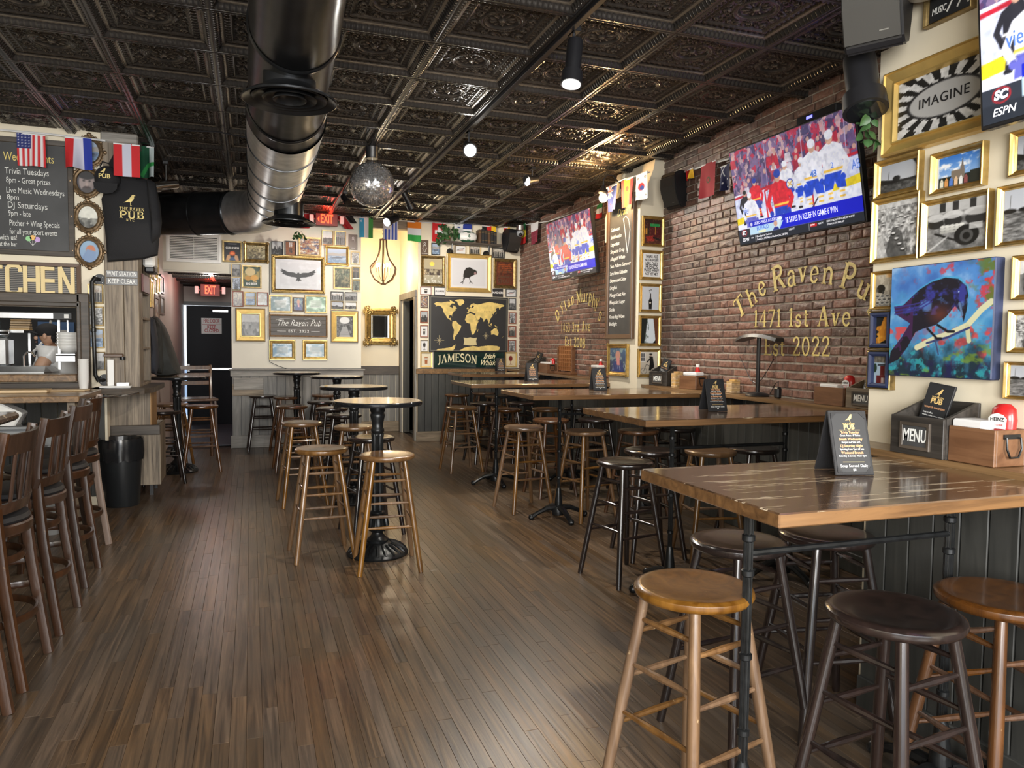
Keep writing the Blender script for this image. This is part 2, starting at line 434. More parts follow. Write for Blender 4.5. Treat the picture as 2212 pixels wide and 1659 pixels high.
def glassmat(name,rough=.02,tint=(1,1,1)):
 m,nt,b=base(name);b.inputs['Base Color'].default_value=(*tint,1);b.inputs['Roughness'].default_value=rough
 b.inputs['Transmission Weight'].default_value=1.;b.inputs['IOR'].default_value=1.45;return m
M['glass']=glassmat('clear_glass')
def tilemat():
 m,nt,b=base('antique_bronze_tin');L=nt.links.new
 a=nt.nodes.new('ShaderNodeAttribute');a.attribute_name='tone'
 r=nt.nodes.new('ShaderNodeValToRGB');cr=r.color_ramp
 cr.elements[0].color=(.030,.029,.029,1);cr.elements[0].position=0
 cr.elements[1].color=(.44,.37,.28,1);cr.elements[1].position=1
 e=cr.elements.new(.5);e.color=(.085,.074,.064,1)
 L(a.outputs['Fac'],r.inputs['Fac']);L(r.outputs['Color'],b.inputs['Base Color'])
 b.inputs['Metallic'].default_value=.5;b.inputs['Roughness'].default_value=.24
 b.inputs['Coat Weight'].default_value=.25;b.inputs['Coat Roughness'].default_value=.2
 return m
M['tile']=tilemat()
def ballmat():
 return mat('mirror_facet',(.88,.89,.91),.10,.88)
M['facet']=ballmat()
# ---------------------------------------------------------------- printed pictures as coloured grids
def lin(c):
 c=np.asarray(c,float);return np.where(c<=.04045,c/12.92,((np.maximum(c,0)+.055)/1.055)**2.4)
class Ras:
 def __init__(s,w,h,col=(1,1,1),asp=None,seed=0):
  s.w,s.h=w,h;s.a=np.empty((h,w,3));s.a[:]=col
  s.asp=asp or w/h
  xs=(np.arange(w)+.5)/w;ys=(np.arange(h)+.5)/h
  s.X,s.Y=np.meshgrid(xs,ys);s.r=np.random.default_rng(seed)
 def put(s,m,col,al=1.):
  m=np.clip(m,0,1)[...,None]*al
  s.a=s.a*(1-m)+np.asarray(col,float)*m;return s
 def aa(s,d):
  return np.clip(d*s.w+.5,0,1)
 def poly(s,pts,col,al=1.):
  P=np.array(pts,float);n=len(P)
  ins=np.zeros(s.X.shape,bool);dmin=np.full(s.X.shape,9.)
  k=1/s.asp
  for i in range(n):
   x0,y0=P[i];x1,y1=P[(i+1)%n]
   c=((y0>s.Y)!=(y1>s.Y))
   with np.errstate(divide='ignore',invalid='ignore'):
    xi=(x1-x0)*(s.Y-y0)/(y1-y0+1e-12)+x0
   ins^=c&(s.X<xi)
   ex,ey=x1-x0,(y1-y0)*k
   px,py=s.X-x0,(s.Y-y0)*k
   t=np.clip((px*ex+py*ey)/(ex*ex+ey*ey+1e-12),0,1)
   dmin=np.minimum(dmin,np.hypot(px-t*ex,py-t*ey))
  return s.put(s.aa(np.where(ins,dmin,-dmin)),col,al)
 def ell(s,cx,cy,rx,ry,col,al=1.):
  d=1-np.hypot((s.X-cx)/rx,(s.Y-cy)/ry)
  return s.put(s.aa(d*min(rx,ry/s.asp)),col,al)
 def line(s,pts,wd,col,al=1.):
  k=1/s.asp;dmin=np.full(s.X.shape,9.)
  for(x0,y0),(x1,y1)in zip(pts[:-1],pts[1:]):
   ex,ey=x1-x0,(y1-y0)*k;px,py=s.X-x0,(s.Y-y0)*k
   t=np.clip((px*ex+py*ey)/(ex*ex+ey*ey+1e-12),0,1)
   dmin=np.minimum(dmin,np.hypot(px-t*ex,py-t*ey))
  return s.put(s.aa(wd/2-dmin),col,al)
 def rect(s,x0,y0,x1,y1,col,al=1.):
  return s.poly([(x0,y0),(x1,y0),(x1,y1),(x0,y1)],col,al)
 def noise(s,fx,fy,octv=4,rough=.55):
  out=np.zeros(s.X.shape);amp=1.;tot=0
  for o in range(octv):
   nx,ny=max(2,int(fx*2**o)+2),max(2,int(fy*2**o)+2)
   g=s.r.random((ny,nx))
   u=s.X*(nx-1.001);v=s.Y*(ny-1.001)
   i,j=u.astype(int),v.astype(int);fu,fv=u-i,v-j
   fu=fu*fu*(3-2*fu);fv=fv*fv*(3-2*fv)
   q=(g[j,i]*(1-fu)+g[j,i+1]*fu)*(1-fv)+(g[j+1,i]*(1-fu)+g[j+1,i+1]*fu)*fv
   out+=amp*q;tot+=amp;amp*=rough
  return out/tot
 def grad(s,top,bot,p=1.):
  t=(s.Y**p)[...,None];s.a=np.asarray(top)*(1-t)+np.asarray(bot)*t;return s
def pic_mesh(name,ras,w,h,mt,thick=0.,bow=None):
 """flat print w x h metres in the local XZ plane, front facing -Y"""
 a=np.clip(ras.a,0,1);H,Wd=a.shape[:2]
 xs=np.linspace(-w/2,w/2,Wd);zs=np.linspace(h/2,-h/2,H)
 X,Z=np.meshgrid(xs,zs)
 Yv=np.zeros_like(X)if bow is None else bow(X/w,Z/h)
 co=np.stack([X,Yv,Z],-1).reshape(-1,3)
 idx=np.arange(H*Wd).reshape(H,Wd)
 f=np.stack([idx[1:,:-1],idx[1:,1:],idx[:-1,1:],idx[:-1,:-1]],-1).reshape(-1,4)
 me=bpy.data.meshes.new(name)
 me.vertices.add(len(co));me.vertices.foreach_set('co',co.ravel())
 me.loops.add(f.size);me.loops.foreach_set('vertex_index',f.ravel())
 me.polygons.add(len(f));me.polygons.foreach_set('loop_start',np.arange(0,f.size,4));me.polygons.foreach_set('loop_total',np.full(len(f),4))
 me.update(calc_edges=True)
 ca=me.color_attributes.new('Col','FLOAT_COLOR','POINT')
 c4=np.ones((H*Wd,4));c4[:,:3]=lin(a).reshape(-1,3);ca.data.foreach_set('color',c4.ravel())
 me.materials.append(mt);me.validate();me.update()
 if bow is not None:me.polygons.foreach_set('use_smooth',np.ones(len(f),bool))
 return me
# ---- painters (r = Ras)
def p_photo(r,k=0,tint=(1,1,1)):
 """old black-and-white photograph: sky, skyline, crowd or street"""
 n=r.noise(5,6,5);g=.25+.75*r.noise(3,3,5)
 hz=.30+.25*r.r.random();sky=.62+.25*r.r.random()
 v=np.where(r.Y<hz+.12*(n-.5),sky+.12*(n-.5),.18+.75*(g-.3))
 r.a[:]=v[...,None]
 for i in range(10+k*2):
  x=r.r.random();y=hz+.1+r.r.random()*(.85-hz);s=.03+.09*(y-hz)*r.r.random()*2
  r.ell(x,y,s,s*1.9*r.asp,np.full(3,.04+.25*r.r.random()),.8)
  if i%2:r.ell(x,y-s*1.9*r.asp,s*.5,s*.6*r.asp,np.full(3,.75),.7)
 r.a=r.a*np.asarray(tint);return r
def p_street(r,tint=(1,1,1)):
 n=r.noise(14,14,4);r.a[:]=(.35+.75*(n-.4)*1.4+.15)[...,None]
 for i in range(26):
  x=r.r.random()*1.1-.05;y=.12+r.r.random()*.5;s=.02+.05*y
  r.ell(x,y,s,s*.55*r.asp,np.full(3,.9),.8);r.ell(x,y+s*.5*r.asp,s*.9,s*.28*r.asp,np.full(3,.08),.85)
 r.poly([(.2,1),(.75,1),(.62,.55),(.40,.45)],(.25,.25,.25),.8)
 for i in range(4):r.ell(.42+.08*i,.58+.1*i,.06,.035*r.asp,(.1,.1,.1));r.ell(.42+.08*i,.565+.1*i,.05,.02*r.asp,(.85,.85,.85))
 r.poly([(0,1),(.3,1),(.12,.55),(0,.45)],(.82,.82,.82),.6)
 r.rect(0,0,1,.1,(.85,.85,.85),.7);r.a*=np.asarray(tint);return r
def p_oldcars(r):
 n=r.noise(10,9,5);r.a[:]=(.5+.6*(n-.5))[...,None]
 r.rect(0,0,1,.22,(.78,.78,.78),.8)
 for x in(.22,.44,.72):r.rect(x,.02,x+.1,.2,(.12,.12,.12),.9)
 for(x,y,s)in((.16,.42,.14),(.45,.4,.15),(.85,.4,.2)):
  r.ell(x,y,s,s*.75,(.12,.12,.12),.9);r.ell(x,y-.12,s*1.1,.08,(.85,.85,.85),.8)
 for i in range(5):
  for j in range(3):r.ell(.28+.08*i,.5+.055*j,.045,.03,(.9-.1*j,.9-.1*j,.88-.1*j),.9)
 r.ell(.68,.72,.2,.2,(.06,.06,.06));r.ell(.68,.74,.11,.13,(.3,.3,.3));r.ell(.68,.74,.06,.07,(.05,.05,.05))
 r.rect(.72,.5,.93,.62,(.85,.85,.85),.8);r.line([(.15,.62),(.7,.9)],.03,(.1,.1,.1));r.line([(0,1),(.35,.72)],.03,(.85,.85,.85),.7);return r
def p_harbour(r):
 r.grad((.62,.64,.68),(.80,.81,.83));n=r.noise(12,14,4)
 m=r.Y>.62;r.a[m]=(.18+.5*(n[m]-.3))[...,None]
 r.poly([(0,.5),(.3,.58),(.8,.64),(1,.6),(1,.7),(0,.7)],(.1,.1,.1));r.ell(.45,.55,.1,.09,(.12,.12,.12))
 r.line([(.22,.62),(.24,.28)],.012,(.15,.15,.15));r.poly([(.84,0),(.95,0),(1,.12),(1,.3)],(.15,.15,.15));return r
def p_boats(r):
 r.grad((.72,.74,.78),(.85,.86,.88));n=r.noise(5,30,4);m=r.Y>.42
 r.a[m]=(.30+.75*(n[m]-.28))[...,None]
 for x in(.15,.5,.8):r.ell(x,.42,.16,.045,(.1,.1,.1));r.line([(x,.42),(x+.02,.12)],.01,(.3,.3,.3))
 return r
def p_cathedral(r):
 r.grad((.20,.45,.80),(.75,.85,.95));n=r.noise(6,5,5);r.put(np.clip((n-.48)*5,0,1),(.95,.96,.98))
 r.rect(0,.66,1,1,(.10,.14,.12));r.rect(.34,.5,.64,.8,(.50,.45,.40))
 r.poly([(.55,.5),(.585,.12),(.62,.5)],(.45,.42,.40));r.rect(.54,.4,.63,.7,(.48,.44,.40))
 cols=[(.9,.88,.8),(.85,.6,.35),(.35,.5,.8),(.9,.75,.6),(.9,.9,.9),(.55,.3,.3)]
 for i,c in enumerate(cols):
  x=.08+.11*i;r.rect(x,.78,x+.085,.96,c);r.poly([(x,.78),(x+.0425,.68),(x+.085,.78)],c)
 r.rect(.76,.6,1,.95,(.16,.17,.14));r.rect(0,.0,.05,1,(.93,.93,.93));return r
def p_sunburst(r):
 dx,dy=(r.X-.5)*.95,r.Y-.5;ang=np.arctan2(dy,dx);rr=np.hypot(dx,dy)
 k=np.floor(ang/(2*PI)*34+.5*np.floor(rr*6));r.a[:]=np.where((k%2)[...,None]==0,.80,.12)
 r.a*=(.85+.3*r.noise(20,20,2))[...,None]
 r.ell(.5,.5,.40,.30,(.14,.14,.15));r.ell(.5,.5,.365,.27,(.68,.68,.68));return r
def p_bikeman(r):
 r.grad((.80,.78,.74),(.68,.64,.58));r.rect(.02,.05,.3,.45,(.9,.9,.9));r.rect(.05,.08,.27,.42,(.35,.35,.36));r.line([(.16,.05),(.16,.45)],.02,(.9,.9,.9));r.line([(.02,.25),(.3,.25)],.02,(.9,.9,.9))
 for i in range(12):r.line([(.82,.05+.05*i),(1,.05+.05*i)],.008,(.85,.8,.7))
 r.poly([(.52,.2),(.72,.22),(.80,.62),(.74,.84),(.50,.82),(.56,.5)],(.06,.06,.06));r.line([(.56,.32),(.40,.46)],.06,(.07,.07,.07))
 r.ell(.60,.16,.06,.055,(.6,.52,.46));r.ell(.6,.115,.09,.03,(.08,.08,.08))
 for c in((.22,.84),(.78,.84)):
  r.ell(*c,.17,.13,(.2,.2,.2));r.ell(*c,.155,.118,(.70,.67,.62))
 r.line([(.22,.84),(.36,.55),(.62,.66),(.78,.84)],.02,(.1,.1,.1));return r
def p_bottle(r,lab=(.85,.83,.78)):
 r.a[:]=(.78,.80,.83)
 r.poly([(.42,.97),(.40,.62),(.46,.5),(.475,.3),(.525,.3),(.54,.5),(.60,.62),(.58,.97)],(.05,.045,.05))
 r.ell(.49,.70,.055,.035,lab);r.line([(.47,.30),(.45,.2)],.012,(.1,.1,.1));r.ell(.44,.18,.03,.02,(.12,.12,.12));r.ell(.53,.15,.03,.02,(.12,.12,.12));return r
def p_library(r):
 r.grad((.18,.10,.07),(.30,.15,.10));r.rect(.30,.2,.95,.8,(.30,.06,.08),.8);r.rect(.34,.18,.9,.30,(.10,.55,.28));r.rect(.62,.3,.66,.62,(.7,.5,.2))
 r.poly([(.22,.62),(.2,.4),(.25,.3),(.28,.4),(.28,.62)],(.08,.09,.07));r.rect(.08,.38,.18,.62,(.75,.55,.2))
 r.poly([(.1,.72),(.55,.66),(.6,.88),(.2,.9)],(.55,.12,.1));r.poly([(.5,.7),(.95,.78),(.9,.85),(.5,.78)],(.04,.03,.03));n=r.noise(18,20,3);r.put((n>.62)*1.,(.8,.5,.4),.3);return r
def p_falls(r):
 r.grad((.06,.09,.08),(.05,.07,.07));n=r.noise(8,6,5)
 r.poly([(.35,0),(.7,0),(.85,.85),(.7,.98),(.2,.98),(.3,.5)],(.82,.86,.9));r.put(np.clip((n-.5)*5,0,1)*(r.X<.45),(.08,.16,.12),.8)
 r.poly([(.72,0),(1,0),(1,1),(.86,1)],(.38,.22,.14));return r
def p_portrait(r):
 n=r.noise(6,6,5);r.grad((.25,.38,.50),(.12,.16,.30));r.put((n>.55)*.6,(.65,.72,.65))
 r.poly([(.15,1),(.25,.62),(.5,.5),(.78,.62),(.92,1)],(.16,.22,.45));r.ell(.5,.30,.15,.17,(.72,.52,.46));r.poly([(.4,.42),(.6,.42),(.62,.72),(.45,.7)],(.75,.5,.5))
 for i in range(14):
  x=r.r.random();y=.55+.4*r.r.random();r.line([(x,y),(x+.12*(r.r.random()-.5),y+.12)],.02,(.8,.82,.85)if i%2 else(.05,.06,.12),.7)
 return r
def p_island(r):
 r.a[:]=(.05,.06,.06);pts=[(.55,.1),(.75,.06),(.85,.16),(.92,.2),(.88,.35),(.95,.5),(.92,.68),(.80,.78),(.55,.84),(.30,.92),(.1,.95),(.16,.82),(.1,.78),(.25,.7),(.15,.62),(.3,.55),(.12,.48),(.18,.38),(.4,.36),(.45,.25),(.5,.2)]
 r.poly(pts,(.72,.46,.12));n=r.noise(9,10,4);m=np.clip((n-.5)*4,0,1)*(r.a[...,0]>.4);r.put(m,(.86,.64,.25),.8);return r
def p_cottage(r):
 r.a[:]=(.62,.70,.76);r.rect(0,0,1,.28,(.35,.33,.29));n=r.noise(30,8,3);r.put((n>.5)*(r.Y<.28),(.55,.52,.46),.6)
 r.rect(.3,.32,.8,.38,(.2,.22,.25));r.rect(.45,.38,.7,.68,(.34,.07,.06));r.ell(.16,.45,.1,.14,(.10,.18,.08));r.ell(.9,.45,.07,.12,(.1,.18,.08))
 r.rect(.25,.68,.88,.98,(.36,.07,.07))
 for i in range(5):r.rect(.52+.06*i,.75,.55+.06*i,.92,(.85,.85,.82))
 return r
def p_cafe(r):
 n=r.noise(9,9,4);r.grad((.75,.70,.62),(.45,.44,.42));r.rect(.55,.0,1,.12,(.85,.66,.42));r.put((n>.55)*.5,(.85,.82,.75))
 r.ell(.3,.45,.22,.13,(.07,.07,.07));r.ell(.12,.5,.06,.05,(.3,.3,.3));r.ell(.42,.56,.06,.05,(.2,.2,.2))
 for i in range(6):r.rect(.55+.07*i,.34,.58+.07*i,.5,(.8,.78,.72))
 for i in range(4):
  for j in range(3):r.ell(.14+.25*i+.1*(j%2),.68+.1*j,.11,.045,(.75,.75,.73));r.ell(.14+.25*i+.1*(j%2),.675+.1*j,.085,.03,(.28,.28,.28))
 return r
def p_ravenflight(r):
 r.a[:]=(.78,.79,.81);n=r.noise(6,6,4);r.put(np.clip((n-.55)*3,0,1),(.92,.93,.95),.7)
 r.rect(.10,.13,.90,.87,(.70,.71,.74),.35)
 L=[(.50,.50),(.40,.44),(.28,.43),(.18,.36),(.13,.33),(.15,.39),(.11,.40),(.17,.45),(.15,.48),(.24,.54),(.34,.585),(.44,.60),(.47,.62)]
 Rr=[(1.0-x,y)for x,y in L[::-1]]
 r.poly(L+[(.44,.72),(.48,.70),(.5,.74),(.53,.70),(.57,.71)]+Rr,(.10,.10,.12));r.ell(.5,.49,.03,.05,(.08,.08,.1))
 for i in range(14):r.line([(.20+.045*i,.42),(.22+.043*i,.56)],.004,(.38,.38,.4),.6)
 return r
def p_crowprint(r):
 r.a[:]=(.86,.86,.87);r.rect(.06,.08,.94,.92,(.80,.80,.82),.5)
 r.poly([(.34,.62),(.36,.45),(.42,.33),(.52,.30),(.60,.36),(.66,.38),(.72,.44),(.71,.52),(.64,.55),(.56,.60),(.50,.66),(.42,.66)],(.07,.06,.06))
 r.poly([(.36,.6),(.33,.74),(.40,.64)],(.08,.07,.07));r.ell(.665,.50,.035,.05,(.75,.60,.60),.8)
 for a in([(.40,.64),(.34,.78),(.27,.84)],[(.34,.78),(.33,.86)],[(.50,.65),(.54,.78),(.60,.84)],[(.54,.78),(.51,.84)]):r.line(a,.014,(.08,.07,.07))
 return r
def p_beer(r):
 r.grad((.08,.09,.13),(.15,.13,.13));r.rect(.25,.06,.75,.12,(.6,.6,.6),.6);r.poly([(.32,.35),(.68,.35),(.64,.78),(.36,.78)],(.10,.06,.05));r.ell(.5,.60,.17,.12,(.85,.35,.12));r.ell(.5,.6,.1,.06,(.95,.55,.3))
 r.poly([(.1,1),(.2,.7),(.36,.66),(.4,1)],(.80,.62,.45));r.poly([(.9,1),(.8,.7),(.64,.66),(.6,1)],(.78,.60,.45));r.poly([(.3,1),(.4,.8),(.6,.8),(.7,1)],(.25,.35,.5));return r
def p_landscape(r,a=(.55,.52,.36),b=(.25,.22,.15),c=(.78,.72,.55)):
 n=r.noise(5,4,5);n2=r.noise(12,10,4);r.grad(c,b);r.put(np.clip((n-.45)*4,0,1),a,.8);r.put((n2>.6)*1.,b,.6);r.put((n2<.35)*1.,(.85,.82,.7),.6);return r
def p_lake(r):
 r.grad((.70,.76,.84),(.38,.48,.60));r.poly([(0,.35),(.3,.28),(.6,.34),(1,.24),(1,.5),(0,.5)],(.62,.60,.58));r.rect(0,.5,1,1,(.42,.52,.64));n=r.noise(5,20,4);r.put((n>.58)*(r.Y>.5),(.75,.8,.86),.6)
 r.poly([(.15,.58),(.85,.55),(.75,.68),(.25,.7)],(.35,.40,.48));r.line([(.3,.6),(.7,.58)],.02,(.1,.1,.12));return r
def p_bigbeer(r):
 r.a[:]=(.10,.22,.13);n=r.noise(5,6,5);r.put((n>.5)*(r.Y<.62),(.72,.60,.28),.8);r.ell(.42,.26,.3,.2,(.78,.70,.50));r.ell(.65,.55,.22,.14,(.80,.58,.18));r.ell(.3,.58,.18,.12,(.72,.52,.16));return r
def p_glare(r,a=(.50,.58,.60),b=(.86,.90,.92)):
 """glazed print: pale drawing with window glare painted over the pane"""
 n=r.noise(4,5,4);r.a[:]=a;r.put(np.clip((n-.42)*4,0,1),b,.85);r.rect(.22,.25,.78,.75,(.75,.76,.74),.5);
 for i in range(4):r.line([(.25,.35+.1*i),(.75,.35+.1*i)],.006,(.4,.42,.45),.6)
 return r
def p_stairs(r):
 n=r.noise(9,12,4);r.a[:]=(.35+.7*(n-.5))[...,None];r.poly([(.35,.5),(.65,.5),(.85,1),(.15,1)],(.7,.7,.7))
 for i in range(9):y=.52+.05*i;r.line([(.36-.02*i,y),(.64+.02*i,y)],.012,(.1,.1,.1))
 r.line([(.38,.45),(.12,1)],.02,(.08,.08,.08));r.line([(.62,.45),(.88,1)],.02,(.08,.08,.08));r.ell(.5,.2,.3,.16,(.85,.85,.85));return r
def p_horses(r):
 r.grad((.72,.66,.52),(.60,.58,.50));n=r.noise(10,9,4);m=(r.Y>.42)&(r.Y<.66);r.put(m*np.clip((n-.35)*4,0,1),(.16,.11,.08));r.ell(.45,.22,.12,.09,(1,.85,.35));r.put((n>.6)*(r.Y>.66),(.85,.84,.8),.8);return r
def p_stout(r):
 r.a[:]=(.40,.18,.08);
 for i in range(5):r.rect(.1,.12+.075*i,.9,.155+.075*i,(.72,.36,.14),.8)
 n=r.noise(10,12,3);r.put((n>.58)*1.,(.18,.08,.04),.5);return r
def p_glassdrawing(r,fill=(.12,.10,.09),paper=(.86,.86,.86),kind=0):
 r.a[:]=paper
 if kind==0:r.poly([(.34,.3),(.66,.3),(.62,.8),(.38,.8)],fill);r.poly([(.35,.38),(.65,.38),(.64,.5),(.36,.5)],(.8,.78,.74))
 elif kind==1:r.poly([(.42,.85),(.40,.5),(.46,.4),(.46,.18),(.54,.18),(.54,.4),(.6,.5),(.58,.85)],fill);r.rect(.42,.55,.58,.7,(.8,.6,.3))
 elif kind==2:r.ell(.5,.42,.18,.2,fill);r.line([(.5,.6),(.5,.85)],.04,fill);r.line([(.36,.86),(.64,.86)],.04,fill)
 elif kind==3:r.line([(.2,.55),(.4,.42),(.7,.38),(.85,.3)],.05,fill);r.line([(.3,.6),(.75,.5)],.03,(.6,.25,.15))
 return r
def p_people(r,bg=(.78,.76,.72)):
 r.a[:]=bg;n=r.noise(6,7,4);r.put((n>.55)*1.,(.4,.38,.36),.4)
 for i in range(5):
  x=.14+.18*i;h=.28+.08*r.r.random();c=np.full(3,.08+.25*r.r.random())
  r.poly([(x-.07,.95),(x-.06,h+.1),(x+.06,h+.1),(x+.07,.95)],c);r.ell(x,h,.045,.06,(.62,.52,.46))
 return r
def p_silhouette(r):
 r.grad((.62,.64,.66),(.80,.80,.78));r.rect(0,.55,1,1,(.08,.08,.08))
 for x in(.25,.35,.55,.68,.78):r.ell(x,.5,.05,.12,(.05,.05,.05));r.ell(x,.36,.03,.04,(.05,.05,.05))
 n=r.noise(12,12,3);r.put((n>.62)*(r.Y>.6),(.6,.6,.6),.5);return r
def p_window(r):
 r.a[:]=(.46,.27,.14);r.rect(.35,.08,.65,.4,(.75,.78,.8));r.rect(.35,.5,.65,.82,(.2,.18,.18));r.line([(.5,.08),(.5,.82)],.03,(.35,.2,.12));n=r.noise(16,20,2);r.put((n>.6)*1.,(.6,.38,.22),.5);return r
def p_colour(r):
 n=r.noise(9,9,4);n2=r.noise(11,11,4);r.a[:]=(.62,.50,.38);r.put(np.clip((n-.5)*6,0,1),(.20,.26,.40));r.put(np.clip((n2-.56)*7,0,1),(.85,.84,.80));r.put(np.clip((.4-n2)*7,0,1),(.50,.16,.10));return r
def p_game(r):
 n=r.noise(8,9,4);r.grad((.22,.30,.20),(.30,.30,.22));r.put((n>.55)*1.,(.58,.52,.40),.7);r.put((n<.38)*1.,(.10,.12,.08),.7)
 for i in range(5):r.line([(.1+.2*i,.1),(.25+.15*i,.45)],.02,(.8,.8,.75),.6)
 return r
# ---- larger flat art: world map, bird canvas, hockey broadcast
def ll(lon,lat):return(.055+(lon+170)/352*.90,.05+(84-lat)/150*.80)
CONT=[[(-168,66),(-156,71),(-130,70),(-115,73),(-95,74),(-82,70),(-85,64),(-94,60),(-92,57),(-82,55),(-79,51),(-76,56),(-78,62),(-66,60),(-56,52),(-66,49),(-60,46),(-70,43),(-75,38),(-81,31),(-80,25),(-84,30),(-97,28),(-97,20),(-91,19),(-87,21),(-88,16),(-83,10),(-79,9),(-84,10),(-95,16),(-105,20),(-112,30),(-117,33),(-124,42),(-124,48),(-135,58),(-150,60),(-162,55),(-158,60)],[(-52,82),(-28,83),(-20,75),(-24,69),(-42,60),(-52,66),(-56,75),(-70,78)],[(-78,8),(-62,11),(-50,1),(-35,-6),(-39,-16),(-48,-26),(-57,-36),(-65,-42),(-67,-53),(-73,-52),(-74,-40),(-70,-20),(-80,-5)],[(-10,37),(0,43),(-4,48),(5,52),(8,57),(12,55),(20,55),(28,60),(22,65),(14,56),(5,60),(14,68),(26,71),(42,67),(60,69),(80,73),(105,77),(140,73),(170,70),(180,67),(178,63),(163,60),(157,51),(152,59),(137,54),(141,47),(128,40),(126,35),(118,38),(122,30),(110,20),(106,10),(103,2),(98,12),(92,22),(80,14),(77,8),(72,20),(58,25),(56,18),(44,12),(34,30),(36,37),(27,37),(22,40),(16,40),(9,44),(0,38)],[(-17,15),(-9,32),(10,37),(32,31),(43,12),(51,11),(40,-5),(40,-16),(33,-26),(26,-34),(18,-34),(12,-17),(9,2),(-8,5)],[(114,-22),(122,-17),(131,-12),(137,-12),(142,-11),(153,-26),(150,-37),(138,-35),(129,-32),(115,-34)],[(96,5),(106,-6),(120,-9),(104,-2)],[(109,1),(118,6),(116,-4)],[(131,-1),(150,-8),(138,-8)],[(131,32),(140,37),(142,43),(137,36)],[(-5,50),(1,52),(-3,58),(-6,56)],[(-10,52),(-6,55),(-6,52)],[(44,-24),(50,-14),(47,-25)],[(168,-46),(178,-38),(172,-44)],[(-85,68),(-65,68),(-75,74),(-95,80),(-90,73)]]
def art_map():
 r=Ras(300,210,(.135,.14,.15),seed=3)
 n=r.noise(8,6,4);r.a*=(.9+.2*n)[...,None]
 land=Ras(300,210,(0,0,0))
 for c in CONT:land.poly([ll(*p)for p in c],(1,1,1))
 land.poly([(.09,.97),(.11,.945),(.20,.93),(.28,.91),(.33,.86),(.32,.93),(.30,.97)],(1,1,1))
 land.poly([(.38,.97),(.44,.92),(.55,.885),(.62,.90),(.75,.875),(.85,.88),(.90,.90),(.89,.955),(.82,.97)],(1,1,1))
 jag=r.noise(60,45,2);nn=r.noise(20,15,4)
 msk=np.clip((land.a[...,0]+(jag-.5)*.5-.35)*4,0,1)
 g=np.array([.86,.76,.46])*(.85+.3*nn)[...,None]
 r.a=r.a*(1-msk[...,None])+g*msk[...,None]
 for x0,y0,x1,y1 in((.02,.03,.98,.03),(.02,.97,.98,.97),(.02,.03,.02,.97),(.98,.03,.98,.97)):r.line([(x0,y0),(x1,y1)],.004,(.7,.68,.58),.8)
 for cx,cy,s in((.125,.79,.06),(.715,.70,.04)):
  for k in range(8):
   a=k*PI/4;q=s if k%2==0 else s*.6
   r.line([(cx,cy),(cx+q*math.cos(a),cy+q*math.sin(a)*r.asp)],.006,(.72,.66,.5))
 r.poly([(.43,.735),(.47,.745),(.515,.73),(.56,.745),(.60,.735),(.59,.80),(.60,.865),(.515,.88),(.43,.865),(.44,.80)],(.84,.78,.58));return r
